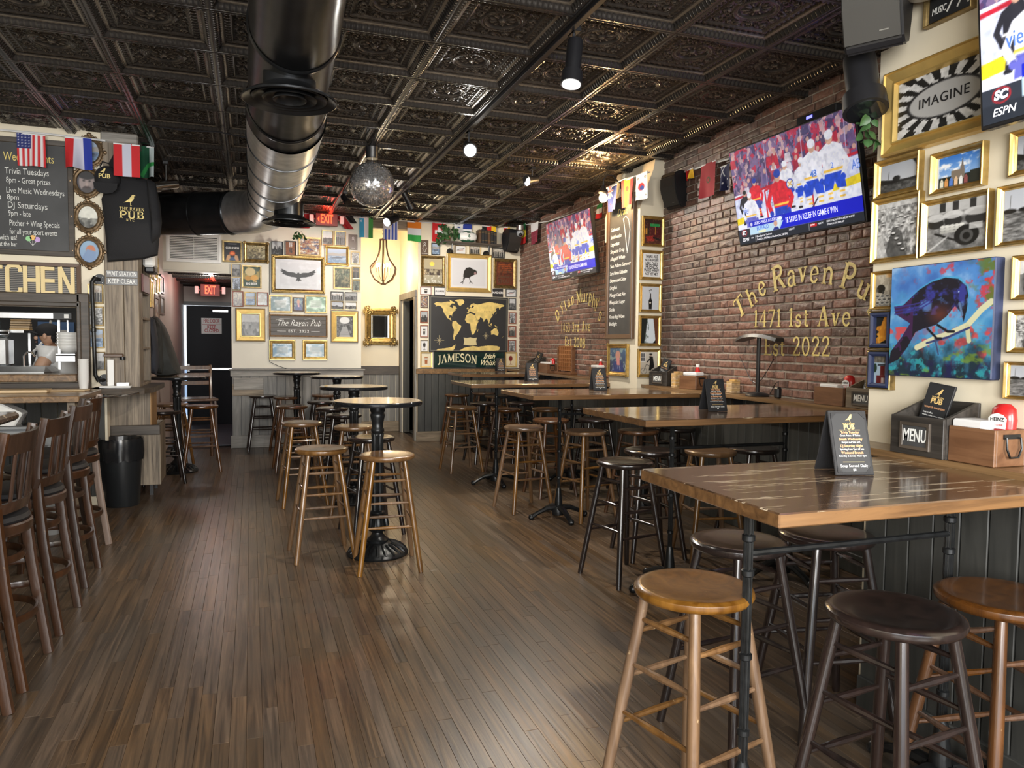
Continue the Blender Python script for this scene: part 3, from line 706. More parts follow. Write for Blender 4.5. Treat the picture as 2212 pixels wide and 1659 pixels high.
def art_canvas():
 r=Ras(210,196,(.30,.52,.78),seed=5)
 n1,n2,n3,n4,n5=(r.noise(*f)for f in((4,4,5),(7,7,5),(14,14,4),(10,9,4),(9,12,4)))
 r.put(np.clip((n1-.5)*5,0,1)*(r.Y<.7),(.62,.74,.88),.8);r.put(np.clip((.45-n1)*5,0,1),(.20,.36,.66),.7)
 r.put(np.clip(r.Y*1.6-.3+(n2-.5),0,1)*.8,(.22,.58,.70),.8)
 r.put(np.clip((n3-.56)*9,0,1)*np.clip(r.X*1.6-.1,0,1)*np.clip(1.2-r.Y,0,1),(.80,.20,.24),.9)
 r.put(np.clip((n4-.56)*9,0,1)*(r.Y>.55),(.86,.24,.22),.8);r.put(np.clip((n5-.5)*7,0,1)*np.clip((r.X-.72)*5,0,1)*(r.Y<.4),(.35,.42,.16),.9)
 r.put(np.clip((r.Y-.70)*4+(n2-.5)*2.4,0,1),(.06,.13,.17),.92);r.put(np.clip((n3-.6)*9,0,1)*(r.Y>.72),(.18,.62,.66),.85);r.put(np.clip((n5-.6)*9,0,1)*(r.Y>.66),(.45,.55,.16),.7)
 r.put(np.clip((n4-.5)*4,0,1)*(r.Y>.85),(.08,.09,.30),.8)
 r.line([(.30,.74),(.48,.66),(.62,.62),(.78,.55),(.90,.42),(.98,.36)],.05,(.80,.80,.66));r.line([(.78,.56),(.80,.68)],.04,(.76,.76,.60))
 r.line([(.40,.70),(.60,.65),(.80,.57)],.018,(.18,.22,.42));r.line([(.48,.66),(.52,.80)],.014,(.22,.26,.40))
 body=[(.04,.36),(.14,.35),(.30,.22),(.42,.16),(.56,.13),(.68,.15),(.76,.22),(.78,.30),(.77,.42),(.745,.52),(.72,.44),(.66,.38),(.58,.47),(.48,.54),(.36,.57),(.28,.60),(.20,.74),(.10,.86),(.0,.90),(.02,.78),(.14,.64),(.22,.52),(.06,.43)]
 r.poly([(x+.008,y-.018)for x,y in body],(.25,.62,.80),.8);r.poly(body,(.075,.06,.12))
 m=Ras(210,196,(0,0,0));m.poly(body,(1,1,1));ms=m.a[...,0]
 r.put(ms*np.clip((n3-.5)*6,0,1)*(r.Y<.45),(.20,.22,.58),.9);r.put(ms*np.clip((n2-.56)*8,0,1)*(r.Y<.42),(.34,.52,.80),.8);r.put(ms*(r.X<.25)*(n4>.45),(.26,.10,.30),.8)
 for y in(.37,.40,.43):r.line([(.05,y),(.30,y-.03),(.44,y-.10)],.012,(.20,.18,.50),.9)
 r.put(ms*np.clip(1-np.hypot((r.X-.52)*6,(r.Y-.45)*8),0,1),(.42,.20,.14),.8);r.ell(.69,.26,.006,.006,(.7,.8,.9));r.line([(.70,.36),(.73,.46)],.02,(.35,.45,.60))
 r.line([(.50,.54),(.60,.60),(.66,.60)],.02,(.05,.05,.08));r.line([(.40,.57),(.50,.66),(.54,.66)],.02,(.05,.05,.08));return r
def player(r,x,y,s,jer,pant,helm,lean=0.,num=None,stripe=(.95,.75,.25)):
 """one skater: skates, socks, shorts, jersey, arms, head"""
 f=lambda a,b:(x+a*s,y+b*s*r.asp)
 r.line([f(-.10,.0),f(-.16,.30),f(-.20,.52)],.13*s,jer);r.line([f(.12,.0),f(.18,.30),f(.22,.52)],.13*s,jer)
 for q in(.30,.40):r.line([f(-.20,q),f(-.10,q)],.04*s,stripe);r.line([f(.12,q),f(.24,q)],.04*s,stripe)
 r.line([f(-.26,.56),f(-.14,.56)],.07*s,(.08,.08,.1));r.line([f(.16,.56),f(.30,.56)],.07*s,(.08,.08,.1))
 r.poly([f(-.26,-.14),f(.26,-.14),f(.30,.24),f(.06,.22),f(0,.06),f(-.06,.22),f(-.30,.24)],pant)
 r.poly([f(-.28+lean,-.62),f(-.08+lean,-.72),f(.10+lean,-.72),f(.30+lean,-.62),f(.28,-.10),f(-.28,-.10)],jer)
 r.line([f(-.26,-.16),f(.26,-.16)],.05*s,stripe)
 r.line([f(-.26+lean,-.56),f(-.42+lean,-.24),f(-.30+lean*1.5,.0)],.13*s,jer);r.line([f(.26+lean,-.56),f(.42+lean,-.26),f(.30+lean*1.5,.0)],.13*s,jer)
 r.ell(*f(-.30+lean*1.5,.02),.07*s,.07*s*r.asp,pant);r.ell(*f(.30+lean*1.5,.02),.07*s,.07*s*r.asp,pant)
 r.ell(*f(lean*1.2,-.80),.10*s,.12*s*r.asp,(.80,.62,.52));r.ell(*f(lean*1.2,-.88),.12*s,.10*s*r.asp,helm)
def art_tv():
 r=Ras(300,169,(.86,.89,.97),seed=9)
 n=r.noise(40,16,3);n2=r.noise(26,10,3);n3=r.noise(34,14,3)
 top=r.Y<.47-.02*r.X
 r.put(top*1.,(.45,.36,.52));r.put(top*(n>.56),(.72,.12,.22),.85);r.put(top*(n2>.58),(.80,.66,.66),.8);r.put(top*(n3<.42),(.20,.18,.34),.8)
 for i in range(30):
  x=r.r.random();y=.05+.36*r.r.random();c=[(.75,.13,.2),(.35,.3,.5),(.82,.8,.84),(.6,.12,.2)][i%4]
  r.poly([(x-.03,y+.12),(x-.02,y+.03),(x+.02,y+.03),(x+.03,y+.12)],c,.9);r.ell(x,y,.012,.024,(.78,.60,.55))
 for x in(.32,.62,.93):r.line([(x,0),(x-.005,.45)],.006,(.75,.72,.88),.8)
 r.line([(0,.50),(.3,.47),(.5,.45),(1,.40)],.014,(.72,.10,.16))
 r.poly([(0,.52),(1,.42),(1,.60),(0,.76)],(.80,.83,.95));r.poly([(0,.72),(.16,.69),(.16,.76),(0,.79)],(.90,.80,.10));r.poly([(.82,.62),(1,.58),(1,.66),(.80,.70)],(.92,.82,.12))
 r.poly([(0,.79),(.3,.74),(1,.66),(1,1),(0,1)],(.90,.92,.99))
 r.line([(.29,.82),(.285,.50),(.46,.44),(.66,.46),(.665,.78)],.012,(.78,.12,.18))
 for i in range(9):r.line([(.31+.015*i,.50),(.30+.018*i,.70)],.003,(.25,.25,.3),.5)
 for i in range(6):r.line([(.30,.52+.03*i),(.45,.50+.03*i)],.003,(.25,.25,.3),.5)
 red,blu,wh,nv=(.84,.12,.17),(.10,.22,.72),(.90,.91,.96),(.10,.25,.80)
 player(r,.20,.60,.15,red,(.2,.25,.6),(.12,.2,.6));player(r,.10,.66,.13,(.12,.12,.14),(.1,.1,.12),(.1,.1,.1),stripe=(.9,.9,.9));player(r,.14,.76,.17,wh,(.35,.36,.75),wh)
 player(r,.47,.56,.17,wh,blu,wh);player(r,.60,.58,.17,wh,nv,wh);player(r,.68,.57,.24,wh,nv,wh,.03);player(r,.83,.56,.25,wh,nv,wh,-.04)
 player(r,.42,.74,.24,red,blu,(.12,.22,.62),-.06);r.line([(.55,.78),(.44,.86)],.008,(.15,.15,.2));r.line([(.62,.84),(.70,.70)],.008,(.15,.15,.2))
 r.ell(.50,.50,.030,.05,(.10,.2,.62));r.ell(.50,.50,.024,.04,(.9,.91,.96));r.line([(.485,.52),(.515,.48)],.006,(.85,.65,.1));r.line([(.485,.48),(.515,.52)],.006,(.85,.65,.1))
 r.rect(.11,.775,.44,.835,(.05,.10,.72));r.rect(.11,.835,.44,.915,(.70,.84,.93));r.poly([(.375,.915),(.44,.775),(1,.775),(1,.915)],(.05,.08,.80))
 r.poly([(.31,.915),(.37,.80),(.41,.80),(.36,.915)],(.80,.88,.95));r.ell(.345,.85,.016,.03,(.80,.62,.52));r.poly([(.315,.915),(.33,.885),(.36,.885),(.375,.915)],(.10,.16,.5))
 r.rect(0,.84,.11,.925,(.13,.15,.18));r.rect(0,.915,1,1,(.10,.12,.145));r.line([(.155,.93),(.155,.99)],.003,(.8,.8,.8));r.line([(.61,.925),(.61,.985)],.003,(.8,.8,.8))
 r.ell(.055,.88,.026,.036,(.75,.1,.12));r.ell(.055,.88,.022,.030,(.13,.15,.18));r.rect(.62,.93,.67,.96,(.75,.08,.1));r.ell(.13,.805,.011,.02,(.8,.8,.9));nz=r.noise(50,28,3);m_=(r.Y<.76);r.a=np.where(m_[...,None],r.a*(.82+.36*nz)[...,None],r.a);r.a=r.a*.88+np.array([.80,.81,.95])*.10;return r
# ---- flags
def flag(kind):
 r=Ras(36,54,(.9,.9,.9),seed=2);W_,R_=(.90,.90,.91),(.80,.16,.18)
 def v(*cs):
  for i,c in enumerate(cs):r.rect(i/len(cs),-1,(i+1)/len(cs),2,c)
 def h(*cs):
  for i,c in enumerate(cs):r.rect(-1,i/len(cs),2,(i+1)/len(cs),c)
 if kind=='usa':
  for i in range(11):r.rect(i/11,-1,(i+1)/11,2,R_ if i%2==0 else W_)
  r.rect(-.1,-.1,.5,.46,(.16,.2,.45))
  for i in range(4):
   for j in range(5):r.ell(.07+.12*i,.05+.085*j,.022,.015,W_)
 elif kind=='croat':v(R_,(.84,.84,.9),(.14,.22,.62))
 elif kind=='austria':v(R_,(.80,.81,.88),R_)
 elif kind=='safrica':v((.1,.36,.24),(.06,.3,.2),(.75,.8,.8));r.poly([(.0,.9),(.5,.55),(1,.5),(1,.62),(.55,.7),(.2,1)],(.2,.6,.3))
 elif kind=='qred':r.a[:]=(.62,.12,.14)
 elif kind=='black':r.a[:]=(.05,.05,.05)
 elif kind=='uzbek':v((.22,.62,.78),W_,(.28,.62,.30));r.ell(.17,.18,.08,.05,W_);r.ell(.21,.18,.07,.045,(.22,.62,.78))
 elif kind=='uruguay':
  v(W_,W_)
  for i in range(4):r.rect(.13+.23*i,.48 if i<2 else-1,.245+.23*i,2,(.20,.32,.72))
  r.ell(.26,.22,.12,.08,(.80,.70,.40))
 elif kind=='ireland':h((.90,.50,.08),W_,(.22,.66,.30))
 elif kind=='swiss':r.a[:]=(.78,.12,.14);r.rect(.4,.2,.6,.8,W_);r.rect(.2,.4,.8,.6,W_)
 elif kind=='panama':v(W_,(.12,.2,.55));r.ell(.25,.4,.09,.06,(.12,.2,.55));r.rect(.5,.5,1,1,W_)
 elif kind=='belg':v((.06,.06,.06),(.78,.12,.12),(.92,.75,.12))
 elif kind=='red':r.a[:]=(.78,.13,.13);r.rect(.5,-1,2,2,(.85,.65,.1))
 elif kind=='senegal':h((.12,.42,.24),(.88,.80,.20),(.78,.14,.14));r.ell(.6,.5,.07,.05,(.05,.2,.08))
 elif kind=='qatar':h(W_,W_,(.52,.16,.24),(.52,.16,.24),(.52,.16,.24));
 elif kind=='nz':
  r.a[:]=(.16,.22,.48);r.line([(.05,.02),(.5,.42)],.06,W_);r.line([(.5,.02),(.05,.42)],.06,W_);r.line([(.28,-.1),(.28,.44)],.12,W_);r.line([(0,.2),(.55,.2)],.12,W_);r.line([(.28,-.1),(.28,.44)],.07,R_);r.line([(0,.2),(.55,.2)],.07,R_)
  for a in((.3,.7),(.65,.6),(.5,.85),(.75,.74)):r.ell(*a,.045,.03,R_)
 elif kind=='spain':v(R_,(.93,.75,.12),(.93,.75,.12),R_);r.ell(.5,.35,.14,.1,(.70,.25,.12))
 elif kind=='korea':
  r.a[:]=W_;r.ell(.5,.5,.2,.14,R_);r.ell(.54,.55,.12,.08,(.2,.3,.6))
  for a in((.2,.18),(.8,.18),(.2,.82),(.8,.82)):
   for d in(-.03,0,.03):r.line([(a[0]-.08,a[1]+d),(a[0]+.08,a[1]+d)],.02,(.1,.1,.1))
 elif kind=='morocco':r.a[:]=(.62,.14,.18);r.ell(.5,.5,.14,.09,(.25,.28,.14));r.ell(.5,.5,.08,.05,(.62,.14,.18))
 elif kind=='aus':
  r.a[:]=(.08,.1,.28);r.line([(.05,.02),(.5,.42)],.06,W_);r.line([(.5,.02),(.05,.42)],.06,W_);r.ell(.4,.7,.06,.04,W_);r.ell(.7,.55,.04,.03,W_);r.ell(.7,.85,.04,.03,W_)
 elif kind=='iran':h((.2,.55,.3),W_,R_)
 return r
# ---------------------------------------------------------------- serif brush lettering (own stroke glyphs)
def arc(cx,cy,rx,ry,a0,a1,n=10):
 return[(cx+rx*math.cos(math.radians(a0+(a1-a0)*i/n)),cy+ry*math.sin(math.radians(a0+(a1-a0)*i/n)))for i in range(n+1)]
TK,TN,MD=.17,.06,.11
GL={'T':(.72,[(TK,[(.36,0),(.36,1)]),(TN+.02,[(0,.96),(.72,.96)]),(TN,[(.02,.98),(0,.78)]),(TN,[(.70,.98),(.72,.78)]),(TN,[(.2,.03),(.52,.03)])]),'h':(.62,[(TK-.02,[(.12,0),(.12,1)]),(MD,[(.14,.5)]+arc(.34,.42,.18,.22,150,0)+[(.52,0)]),(TN,[(0,.03),(.26,.03)]),(TN,[(.42,.03),(.62,.03)]),(TN,[(0,.96),(.12,.98)])]),'e':(.52,[(TN,[(.08,.34),(.46,.36)]),(MD,arc(.27,.33,.2,.31,5,330,18))]),'R':(.76,[(TK,[(.15,0),(.15,1)]),(MD+.02,[(.15,.97)]+arc(.38,.75,.22,.22,90,-90)+[(.15,.53)]),(TK-.03,[(.38,.52),(.68,.04)]),(TN,[(0,.03),(.3,.03)]),(TN,[(0,.97),(.15,.97)]),(TN,[(.60,.03),(.76,.03)])]),'a':(.54,[(TK-.04,[(.40,.45),(.40,.06),(.52,.03)]),(MD,[(.06,.50)]+arc(.24,.47,.17,.17,150,0)),(MD,arc(.23,.2,.17,.18,80,300,12)+[(.38,.12)])]),'v':(.58,[(TK-.03,[(.12,.64),(.29,.02)]),(TN+.02,[(.29,.02),(.48,.64)]),(TN,[(0,.63),(.24,.63)]),(TN,[(.38,.63),(.58,.63)])]),'n':(.62,[(TK-.03,[(.13,0),(.13,.64)]),(MD+.02,[(.14,.5)]+arc(.34,.42,.18,.22,150,0)+[(.52,0)]),(TN,[(0,.03),(.26,.03)]),(TN,[(.42,.03),(.62,.03)]),(TN,[(0,.62),(.13,.62)])]),'P':(.68,[(TK,[(.15,0),(.15,1)]),(MD+.03,[(.15,.97)]+arc(.38,.72,.24,.25,90,-90)+[(.15,.47)]),(TN,[(0,.03),(.32,.03)]),(TN,[(0,.97),(.15,.97)])]),'u':(.62,[(MD+.02,[(.11,.64)]+[(.11,.2)]+arc(.29,.2,.18,.18,180,350)),(TK-.03,[(.48,.64),(.48,.03)]),(TN,[(0,.62),(.12,.62)]),(TN,[(.36,.62),(.48,.62)]),(TN,[(.48,.03),(.62,.03)])]),'b':(.6,[(TK-.03,[(.12,.03),(.12,1)]),(MD+.02,arc(.3,.32,.21,.3,140,-150,16)),(TN,[(0,.97),(.12,.97)])]),'1':(.36,[(MD+.02,[(.18,0),(.18,1)]),(TN,[(.18,.98),(.03,.86)]),(TN,[(.03,.03),(.33,.03)])]),'4':(.6,[(MD+.01,[(.42,0),(.42,1)]),(TN,[(.42,.98),(.03,.3),(.58,.3)]),(TN,[(.3,.03),(.54,.03)])]),'7':(.55,[(TN+.02,[(.04,.95),(.52,.95)]),(MD,[(.51,.94),(.2,0)]),(TN,[(.05,.97),(.03,.8)])]),'s':(.44,[(MD,[(.38,.5)]+arc(.22,.47,.15,.15,30,250,10)+arc(.22,.17,.16,.16,80,-150,10)),(TN,[(.38,.62),(.38,.46)]),(TN,[(.05,.2),(.05,.03)])]),'t':(.4,[(MD+.02,[(.17,.85),(.17,.1),(.26,.03),(.38,.08)]),(TN,[(.02,.62),(.36,.62)])]),'A':(.78,[(TN+.02,[(.1,0),(.38,1)]),(TK,[(.40,1),(.66,0)]),(TN,[(.2,.33),(.56,.33)]),(TN,[(0,.03),(.22,.03)]),(TN,[(.52,.03),(.78,.03)])]),'E':(.66,[(TK,[(.16,0),(.16,1)]),(TN+.01,[(.02,.97),(.60,.97)]),(TN+.01,[(.02,.03),(.64,.03)]),(TN,[(.16,.52),(.46,.52)]),(TN,[(.59,.99),(.60,.78)]),(TN,[(.62,.01),(.64,.24)]),(TN,[(.46,.62),(.46,.42)])]),'2':(.58,[(MD,[(.08,.72)]+arc(.28,.75,.2,.23,180,-30,12)+[(.06,.04)]),(TN+.04,[(.05,.05),(.54,.05),(.56,.2)])]),'0':(.6,[(MD,arc(.3,.5,.23,.46,0,360,24))]),'D':(.78,[(TK,[(.16,0),(.16,1)]),(MD+.03,[(.16,.97),(.32,.97)]+arc(.36,.5,.33,.47,90,-90,14)+[(.16,.03)]),(TN,[(0,.97),(.16,.97)]),(TN,[(0,.03),(.16,.03)])]),'y':(.58,[(TK-.04,[(.12,.64),(.30,.08)]),(TN+.02,[(.48,.64),(.22,-.25),(.05,-.24)]),(TN,[(0,.63),(.24,.63)]),(TN,[(.38,.63),(.58,.63)])]),'l':(.28,[(TK-.03,[(.14,0),(.14,1)]),(TN,[(0,.03),(.28,.03)]),(TN,[(.02,.97),(.14,.97)])]),'M':(.98,[(TN+.03,[(.12,0),(.14,1)]),(TK-.02,[(.16,1),(.47,.1)]),(TN+.02,[(.47,.1),(.80,1)]),(TK,[(.82,0),(.82,1)]),(TN,[(0,.03),(.24,.03)]),(TN,[(.68,.03),(.98,.03)]),(TN,[(0,.97),(.16,.97)]),(TN,[(.8,.97),(.96,.97)])]),'r':(.46,[(TK-.04,[(.13,0),(.13,.64)]),(MD,[(.14,.46),(.28,.62),(.42,.58)]),(TN,[(0,.03),(.26,.03)]),(TN,[(0,.62),(.13,.62)])]),'p':(.6,[(TK-.04,[(.12,-.28),(.12,.64)]),(MD+.01,arc(.3,.32,.21,.3,140,-150,16)),(TN,[(0,-.26),(.26,-.26)]),(TN,[(0,.62),(.12,.62)])]),"'":(.2,[(MD,[(.1,1),(.08,.78)])]),'3':(.56,[(MD,[(.08,.8)]+arc(.26,.75,.18,.21,160,-90,10)+arc(.27,.28,.21,.26,90,-165,12))]),'d':(.6,[(TK-.03,[(.46,.03),(.46,1)]),(MD+.02,arc(.28,.32,.2,.3,40,320,16)),(TN,[(.34,.97),(.46,.97)])]),'5':(.56,[(TN+.03,[(.5,.95),(.14,.95)]),(TN,[(.14,.95),(.12,.55)]),(MD,[(.12,.55)]+arc(.27,.32,.22,.28,110,-160,14))]),'8':(.58,[(MD-.01,arc(.29,.75,.18,.21,0,360,18)),(MD,arc(.29,.27,.22,.26,0,360,20))]),'J':(.5,[(TK,[(.34,1),(.34,.15),(.24,-.04),(.08,-.02)]),(TN,[(.16,.97),(.52,.97)])]),'S':(.6,[(MD+.03,[(.50,.82)]+arc(.29,.74,.2,.22,30,260,12)+arc(.30,.27,.22,.25,80,-155,12)),(TN,[(.51,.98),(.51,.74)]),(TN,[(.06,.26),(.06,.02)])]),'O':(.8,[(MD+.04,arc(.4,.5,.32,.46,0,360,26))]),'N':(.84,[(TN+.02,[(.13,0),(.13,1)]),(TK,[(.13,1),(.68,.02)]),(TN+.02,[(.70,0),(.70,1)]),(TN,[(0,.03),(.26,.03)]),(TN,[(0,.97),(.18,.97)]),(TN,[(.56,.97),(.84,.97)])]),'U':(.78,[(TK,[(.15,1),(.15,.3)]+arc(.38,.3,.23,.28,180,360,10)),(TN+.02,[(.61,.3),(.61,1)]),(TN,[(0,.97),(.32,.97)]),(TN,[(.5,.97),(.74,.97)])]),'B':(.7,[(TK,[(.15,0),(.15,1)]),(MD,[(.15,.97)]+arc(.36,.76,.2,.21,90,-90)+[(.15,.53)]),(MD+.02,[(.15,.54)]+arc(.38,.28,.24,.25,90,-90)+[(.15,.03)]),(TN,[(0,.97),(.15,.97)]),(TN,[(0,.03),(.15,.03)])]),'H':(.86,[(TK,[(.16,0),(.16,1)]),(TK,[(.68,0),(.68,1)]),(TN,[(.16,.5),(.68,.5)]),(TN,[(0,.03),(.32,.03)]),(TN,[(.54,.03),(.84,.03)]),(TN,[(0,.97),(.32,.97)]),(TN,[(.54,.97),(.84,.97)])]),'V':(.78,[(TK,[(.12,1),(.38,0)]),(TN+.02,[(.40,0),(.66,1)]),(TN,[(0,.97),(.26,.97)]),(TN,[(.54,.97),(.78,.97)])]),'Y':(.74,[(TK-.02,[(.1,1),(.36,.48)]),(TN,[(.38,.48),(.64,1)]),(TK-.02,[(.37,.5),(.37,0)]),(TN,[(.22,.03),(.52,.03)]),(TN,[(0,.97),(.22,.97)]),(TN,[(.52,.97),(.74,.97)])]),'C':(.72,[(MD+.04,arc(.4,.5,.32,.46,40,320,20)),(TN,[(.66,.95),(.66,.68)])]),'.':(.2,[(.12,[(.08,.06),(.12,.06)])]),' ':(.34,[])}
def glyph_quads(ch,X):
 """X maps (u,v) -> 3D; returns list of quads"""
 out=[]
 for w,pts in GL[ch][1]:
  n=len(pts);L=[];R=[]
  for i,p in enumerate(pts):
   a=pts[max(0,i-1)];b=pts[min(n-1,i+1)]
   dx,dy=b[0]-a[0],b[1]-a[1];l=math.hypot(dx,dy)or 1
   nx,ny=-dy/l*w/2,dx/l*w/2
   L.append((p[0]+nx,p[1]+ny));R.append((p[0]-nx,p[1]-ny))
  for i in range(n-1):out.append([X(*L[i]),X(*R[i]),X(*R[i+1]),X(*L[i+1])])
 return out
def lettering(mb,s,h,X0,sp=.10,sx=1.):
 """straight line of serif text; X0(u,v)->3D in metres, starts at u=0"""
 u=0.;k=0
 for ch in s:
  wd=GL[ch][0]*sx
  for j,q in enumerate(glyph_quads(ch,lambda a,b,u=u:X0((u+a*sx)*h,b*h))):
   mb.add(q,[(0,1,2,3)])
  u+=wd+sp
 return u*h
def text_w(s,h,sp=.10,sx=1.):return sum(GL[c][0]*sx+sp for c in s)*h
# ---------------------------------------------------------------- floor
ZC=3.175;YB=10.65;XR=2.31;XP=-1.07
floor=struct('floor','worn dark oak strip floor of the bar room')
MB().box((.3,6.0,-.03),(8.2,18.0,.034)).build('subfloor',M['subfloor'],floor)['kind']='structure'
def plank_box(mb,x,y0,y1,w,z):
 c=.0008;h=.013
 x0,x1=x,x+w
 vs=[(x0,y0,z-h),(x1,y0,z-h),(x1,y1,z-h),(x0,y1,z-h),(x0,y0,z-c),(x1,y0,z-c),(x1,y1,z-c),(x0,y1,z-c),(x0+c,y0+c,z),(x1-c,y0+c,z),(x1-c,y1-c,z),(x0+c,y1-c,z)]
 fs=[(0,1,5,4),(1,2,6,5),(2,3,7,6),(3,0,4,7),(4,5,9,8),(5,6,10,9),(6,7,11,10),(7,4,8,11),(8,9,10,11)]
 mb.add(vs,fs)
def proj(p):
 d=np.asarray(p,float)-ORG;z=d@CF
 if z<=.05:return None
 return IMW/2+FPX*(d@CR)/z,IMH/2-FPX*(d@CU)/z,z
planks=[]
rr=random.Random(5);PW=.0572
wa_x,wb_x=1.47,2.29
for i in range(int(5.9/PW)):
 x=-2.2+i*PW;y=-2.6-rr.random()*.8
 ye=YB if x>wb_x or x<wa_x else 12.05
 while y<ye:
  L=.55+.85*rr.random();y1=min(y+L,ye)
  if not(x>2.32 and y1<2.2)and y1-y>.02:
   c=proj((x+PW/2,(y+y1)/2,0));ar=0
   if c and y>.5 and-150<c[0]<IMW+150 and 500<c[1]<IMH+250:
    ar=FPX**2*PW*(y1-y)*HC/c[2]**3
   planks.append((ar,x,y,y1,rr.random(),(rr.random()-.5)*.0004))
  y=y1
planks.sort(key=lambda p:-p[0])
def attr_mesh(me,vals):
 a=me.attributes.new('tone','FLOAT','FACE');a.data.foreach_set('value',vals)
for k,(ar,x,y,y1,t,z)in enumerate(planks[:300]):
 mb=MB();plank_box(mb,x,y+.0006,y1-.0006,PW-.0007,z)
 me=mb.mesh('plank',M['plank']);attr_mesh(me,[t]*9);obj('plank',me,floor)
mb=MB();tv=[]
for(ar,x,y,y1,t,z)in planks[300:]:
 plank_box(mb,x,y+.0006,y1-.0006,PW-.0007,z);tv+=[t]*9
me=mb.mesh('strip_flooring',M['plank']);attr_mesh(me,tv);tag(obj('strip_flooring',me,floor),kind='stuff')
# ---------------------------------------------------------------- ceiling of pressed-tin tiles
ceiling=struct('ceiling','pressed tin ceiling painted dark antique bronze')
MB().box((.4,4.2,ZC+.13),(9.0,14.0,.06)).build('ceiling_slab',M['black'],ceiling)['kind']='structure'
def tile_mesh():
 n=97;T=.61
 u=np.linspace(-T/2,T/2,n);X,Y=np.meshgrid(u,u)
 ax,ay=np.abs(X),np.abs(Y);d=T/2-np.maximum(ax,ay);s=np.where(ax>ay,Y,X)
 def ss(a,b,v):t=np.clip((v-a)/(b-a),0,1);return t*t*(3-2*t)
 z=np.zeros_like(X)
 z+=.002*np.exp(-(d/.004)**2)
 dent=(np.sin(2*PI*s/.0305)>-.2)
 z+=.030*ss(.018,.047,d)-.010*dent*ss(.020,.028,d)*(1-ss(.040,.047,d))
 z+=.014*ss(.064,.070,d)
 egg=np.abs(np.sin(PI*s/.0381))
 z-=.007*egg*ss(.070,.078,d)*(1-ss(.094,.102,d))
 z-=.013*np.exp(-((d-.109)/.0045)**2);z-=.004*np.exp(-((d-.119)/.003)**2)*(np.sin(2*PI*s/.0127)>0)
 fld=ss(.122,.128,d)
 r=np.hypot(X,Y);th=np.arctan2(Y,X)
 ros=-.010*np.exp(-((r-.118)/.005)**2)-.006*np.exp(-((r-.100)/.004)**2)+.010*(1-ss(.085,.097,r))
 ros-=.010*(1-ss(.06,.088,r))*np.clip(np.cos(th*10),0,1)*ss(.02,.035,r)
 ros-=.016*(1-ss(.012,.030,r))
 rest=np.zeros_like(X)
 for cx,cy,sg in[(.145,.145,1),(-.145,.145,-1),(.145,-.145,-1),(-.145,-.145,1),(.15,.06,-1),(.06,.15,1),(-.15,.06,1),(-.06,.15,-1),(.15,-.06,1),(.06,-.15,-1),(-.15,-.06,-1),(-.06,-.15,1)]:
  q=np.hypot(X-cx,Y-cy);t=np.arctan2(Y-cy,X-cx)
  rest-=.013*np.exp(-(q/.036)**4)*np.clip(np.cos(q*2*PI/.024-sg*t),0,1)
 for cx,cy in[(.17,0),(-.17,0),(0,.17),(0,-.17)]:
  rest-=.010*np.exp(-(np.hypot(X-cx,Y-cy)/.016)**2)
 rest+=.0035*np.sin(X*420)*np.sin(Y*390)
 out=ss(.122,.130,r)
 z+=fld*(ros*(1-out)+rest*out)
 z+=.004*fld
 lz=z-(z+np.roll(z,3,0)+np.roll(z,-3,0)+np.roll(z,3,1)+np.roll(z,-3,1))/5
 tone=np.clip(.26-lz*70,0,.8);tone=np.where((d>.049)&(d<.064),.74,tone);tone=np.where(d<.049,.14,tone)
 co=np.stack([X,Y,z],-1).reshape(-1,3);idx=np.arange(n*n).reshape(n,n)
 f=np.stack([idx[:-1,:-1],idx[1:,:-1],idx[1:,1:],idx[:-1,1:]],-1).reshape(-1,4)
 me=bpy.data.meshes.new('ceiling_tile');me.vertices.add(n*n);me.vertices.foreach_set('co',co.ravel())
 me.loops.add(f.size);me.loops.foreach_set('vertex_index',f.ravel());me.polygons.add(len(f))
 me.polygons.foreach_set('loop_start',np.arange(0,f.size,4));me.polygons.foreach_set('loop_total',np.full(len(f),4))
 me.polygons.foreach_set('use_smooth',np.ones(len(f),bool));me.update(calc_edges=True)
 a=me.attributes.new('tone','FLOAT','POINT');a.data.foreach_set('value',tone.ravel().astype(np.float32))
 me.materials.append(M['tile']);me.validate();return me
TILE=tile_mesh();GX,GY=.413,4.302
for c in range(-6,6):
 for rw in range(-5,11):
  x,y=GX+.61*(c+.5),GY+.61*(rw+.5)
  if y>7.7 and x<-1.3:continue
  obj('ceiling_tile',TILE,ceiling,(x,y,ZC))
for k in range(10):
 obj('ceiling_tile',TILE,ceiling,(-.72+.61*(k%2)-.1,10.95+.61*(k//2),2.36))
MB().box((-.68,12.3,2.45),(1.0,3.2,.06)).build('passage_slab',M['black'],ceiling)['kind']='structure'
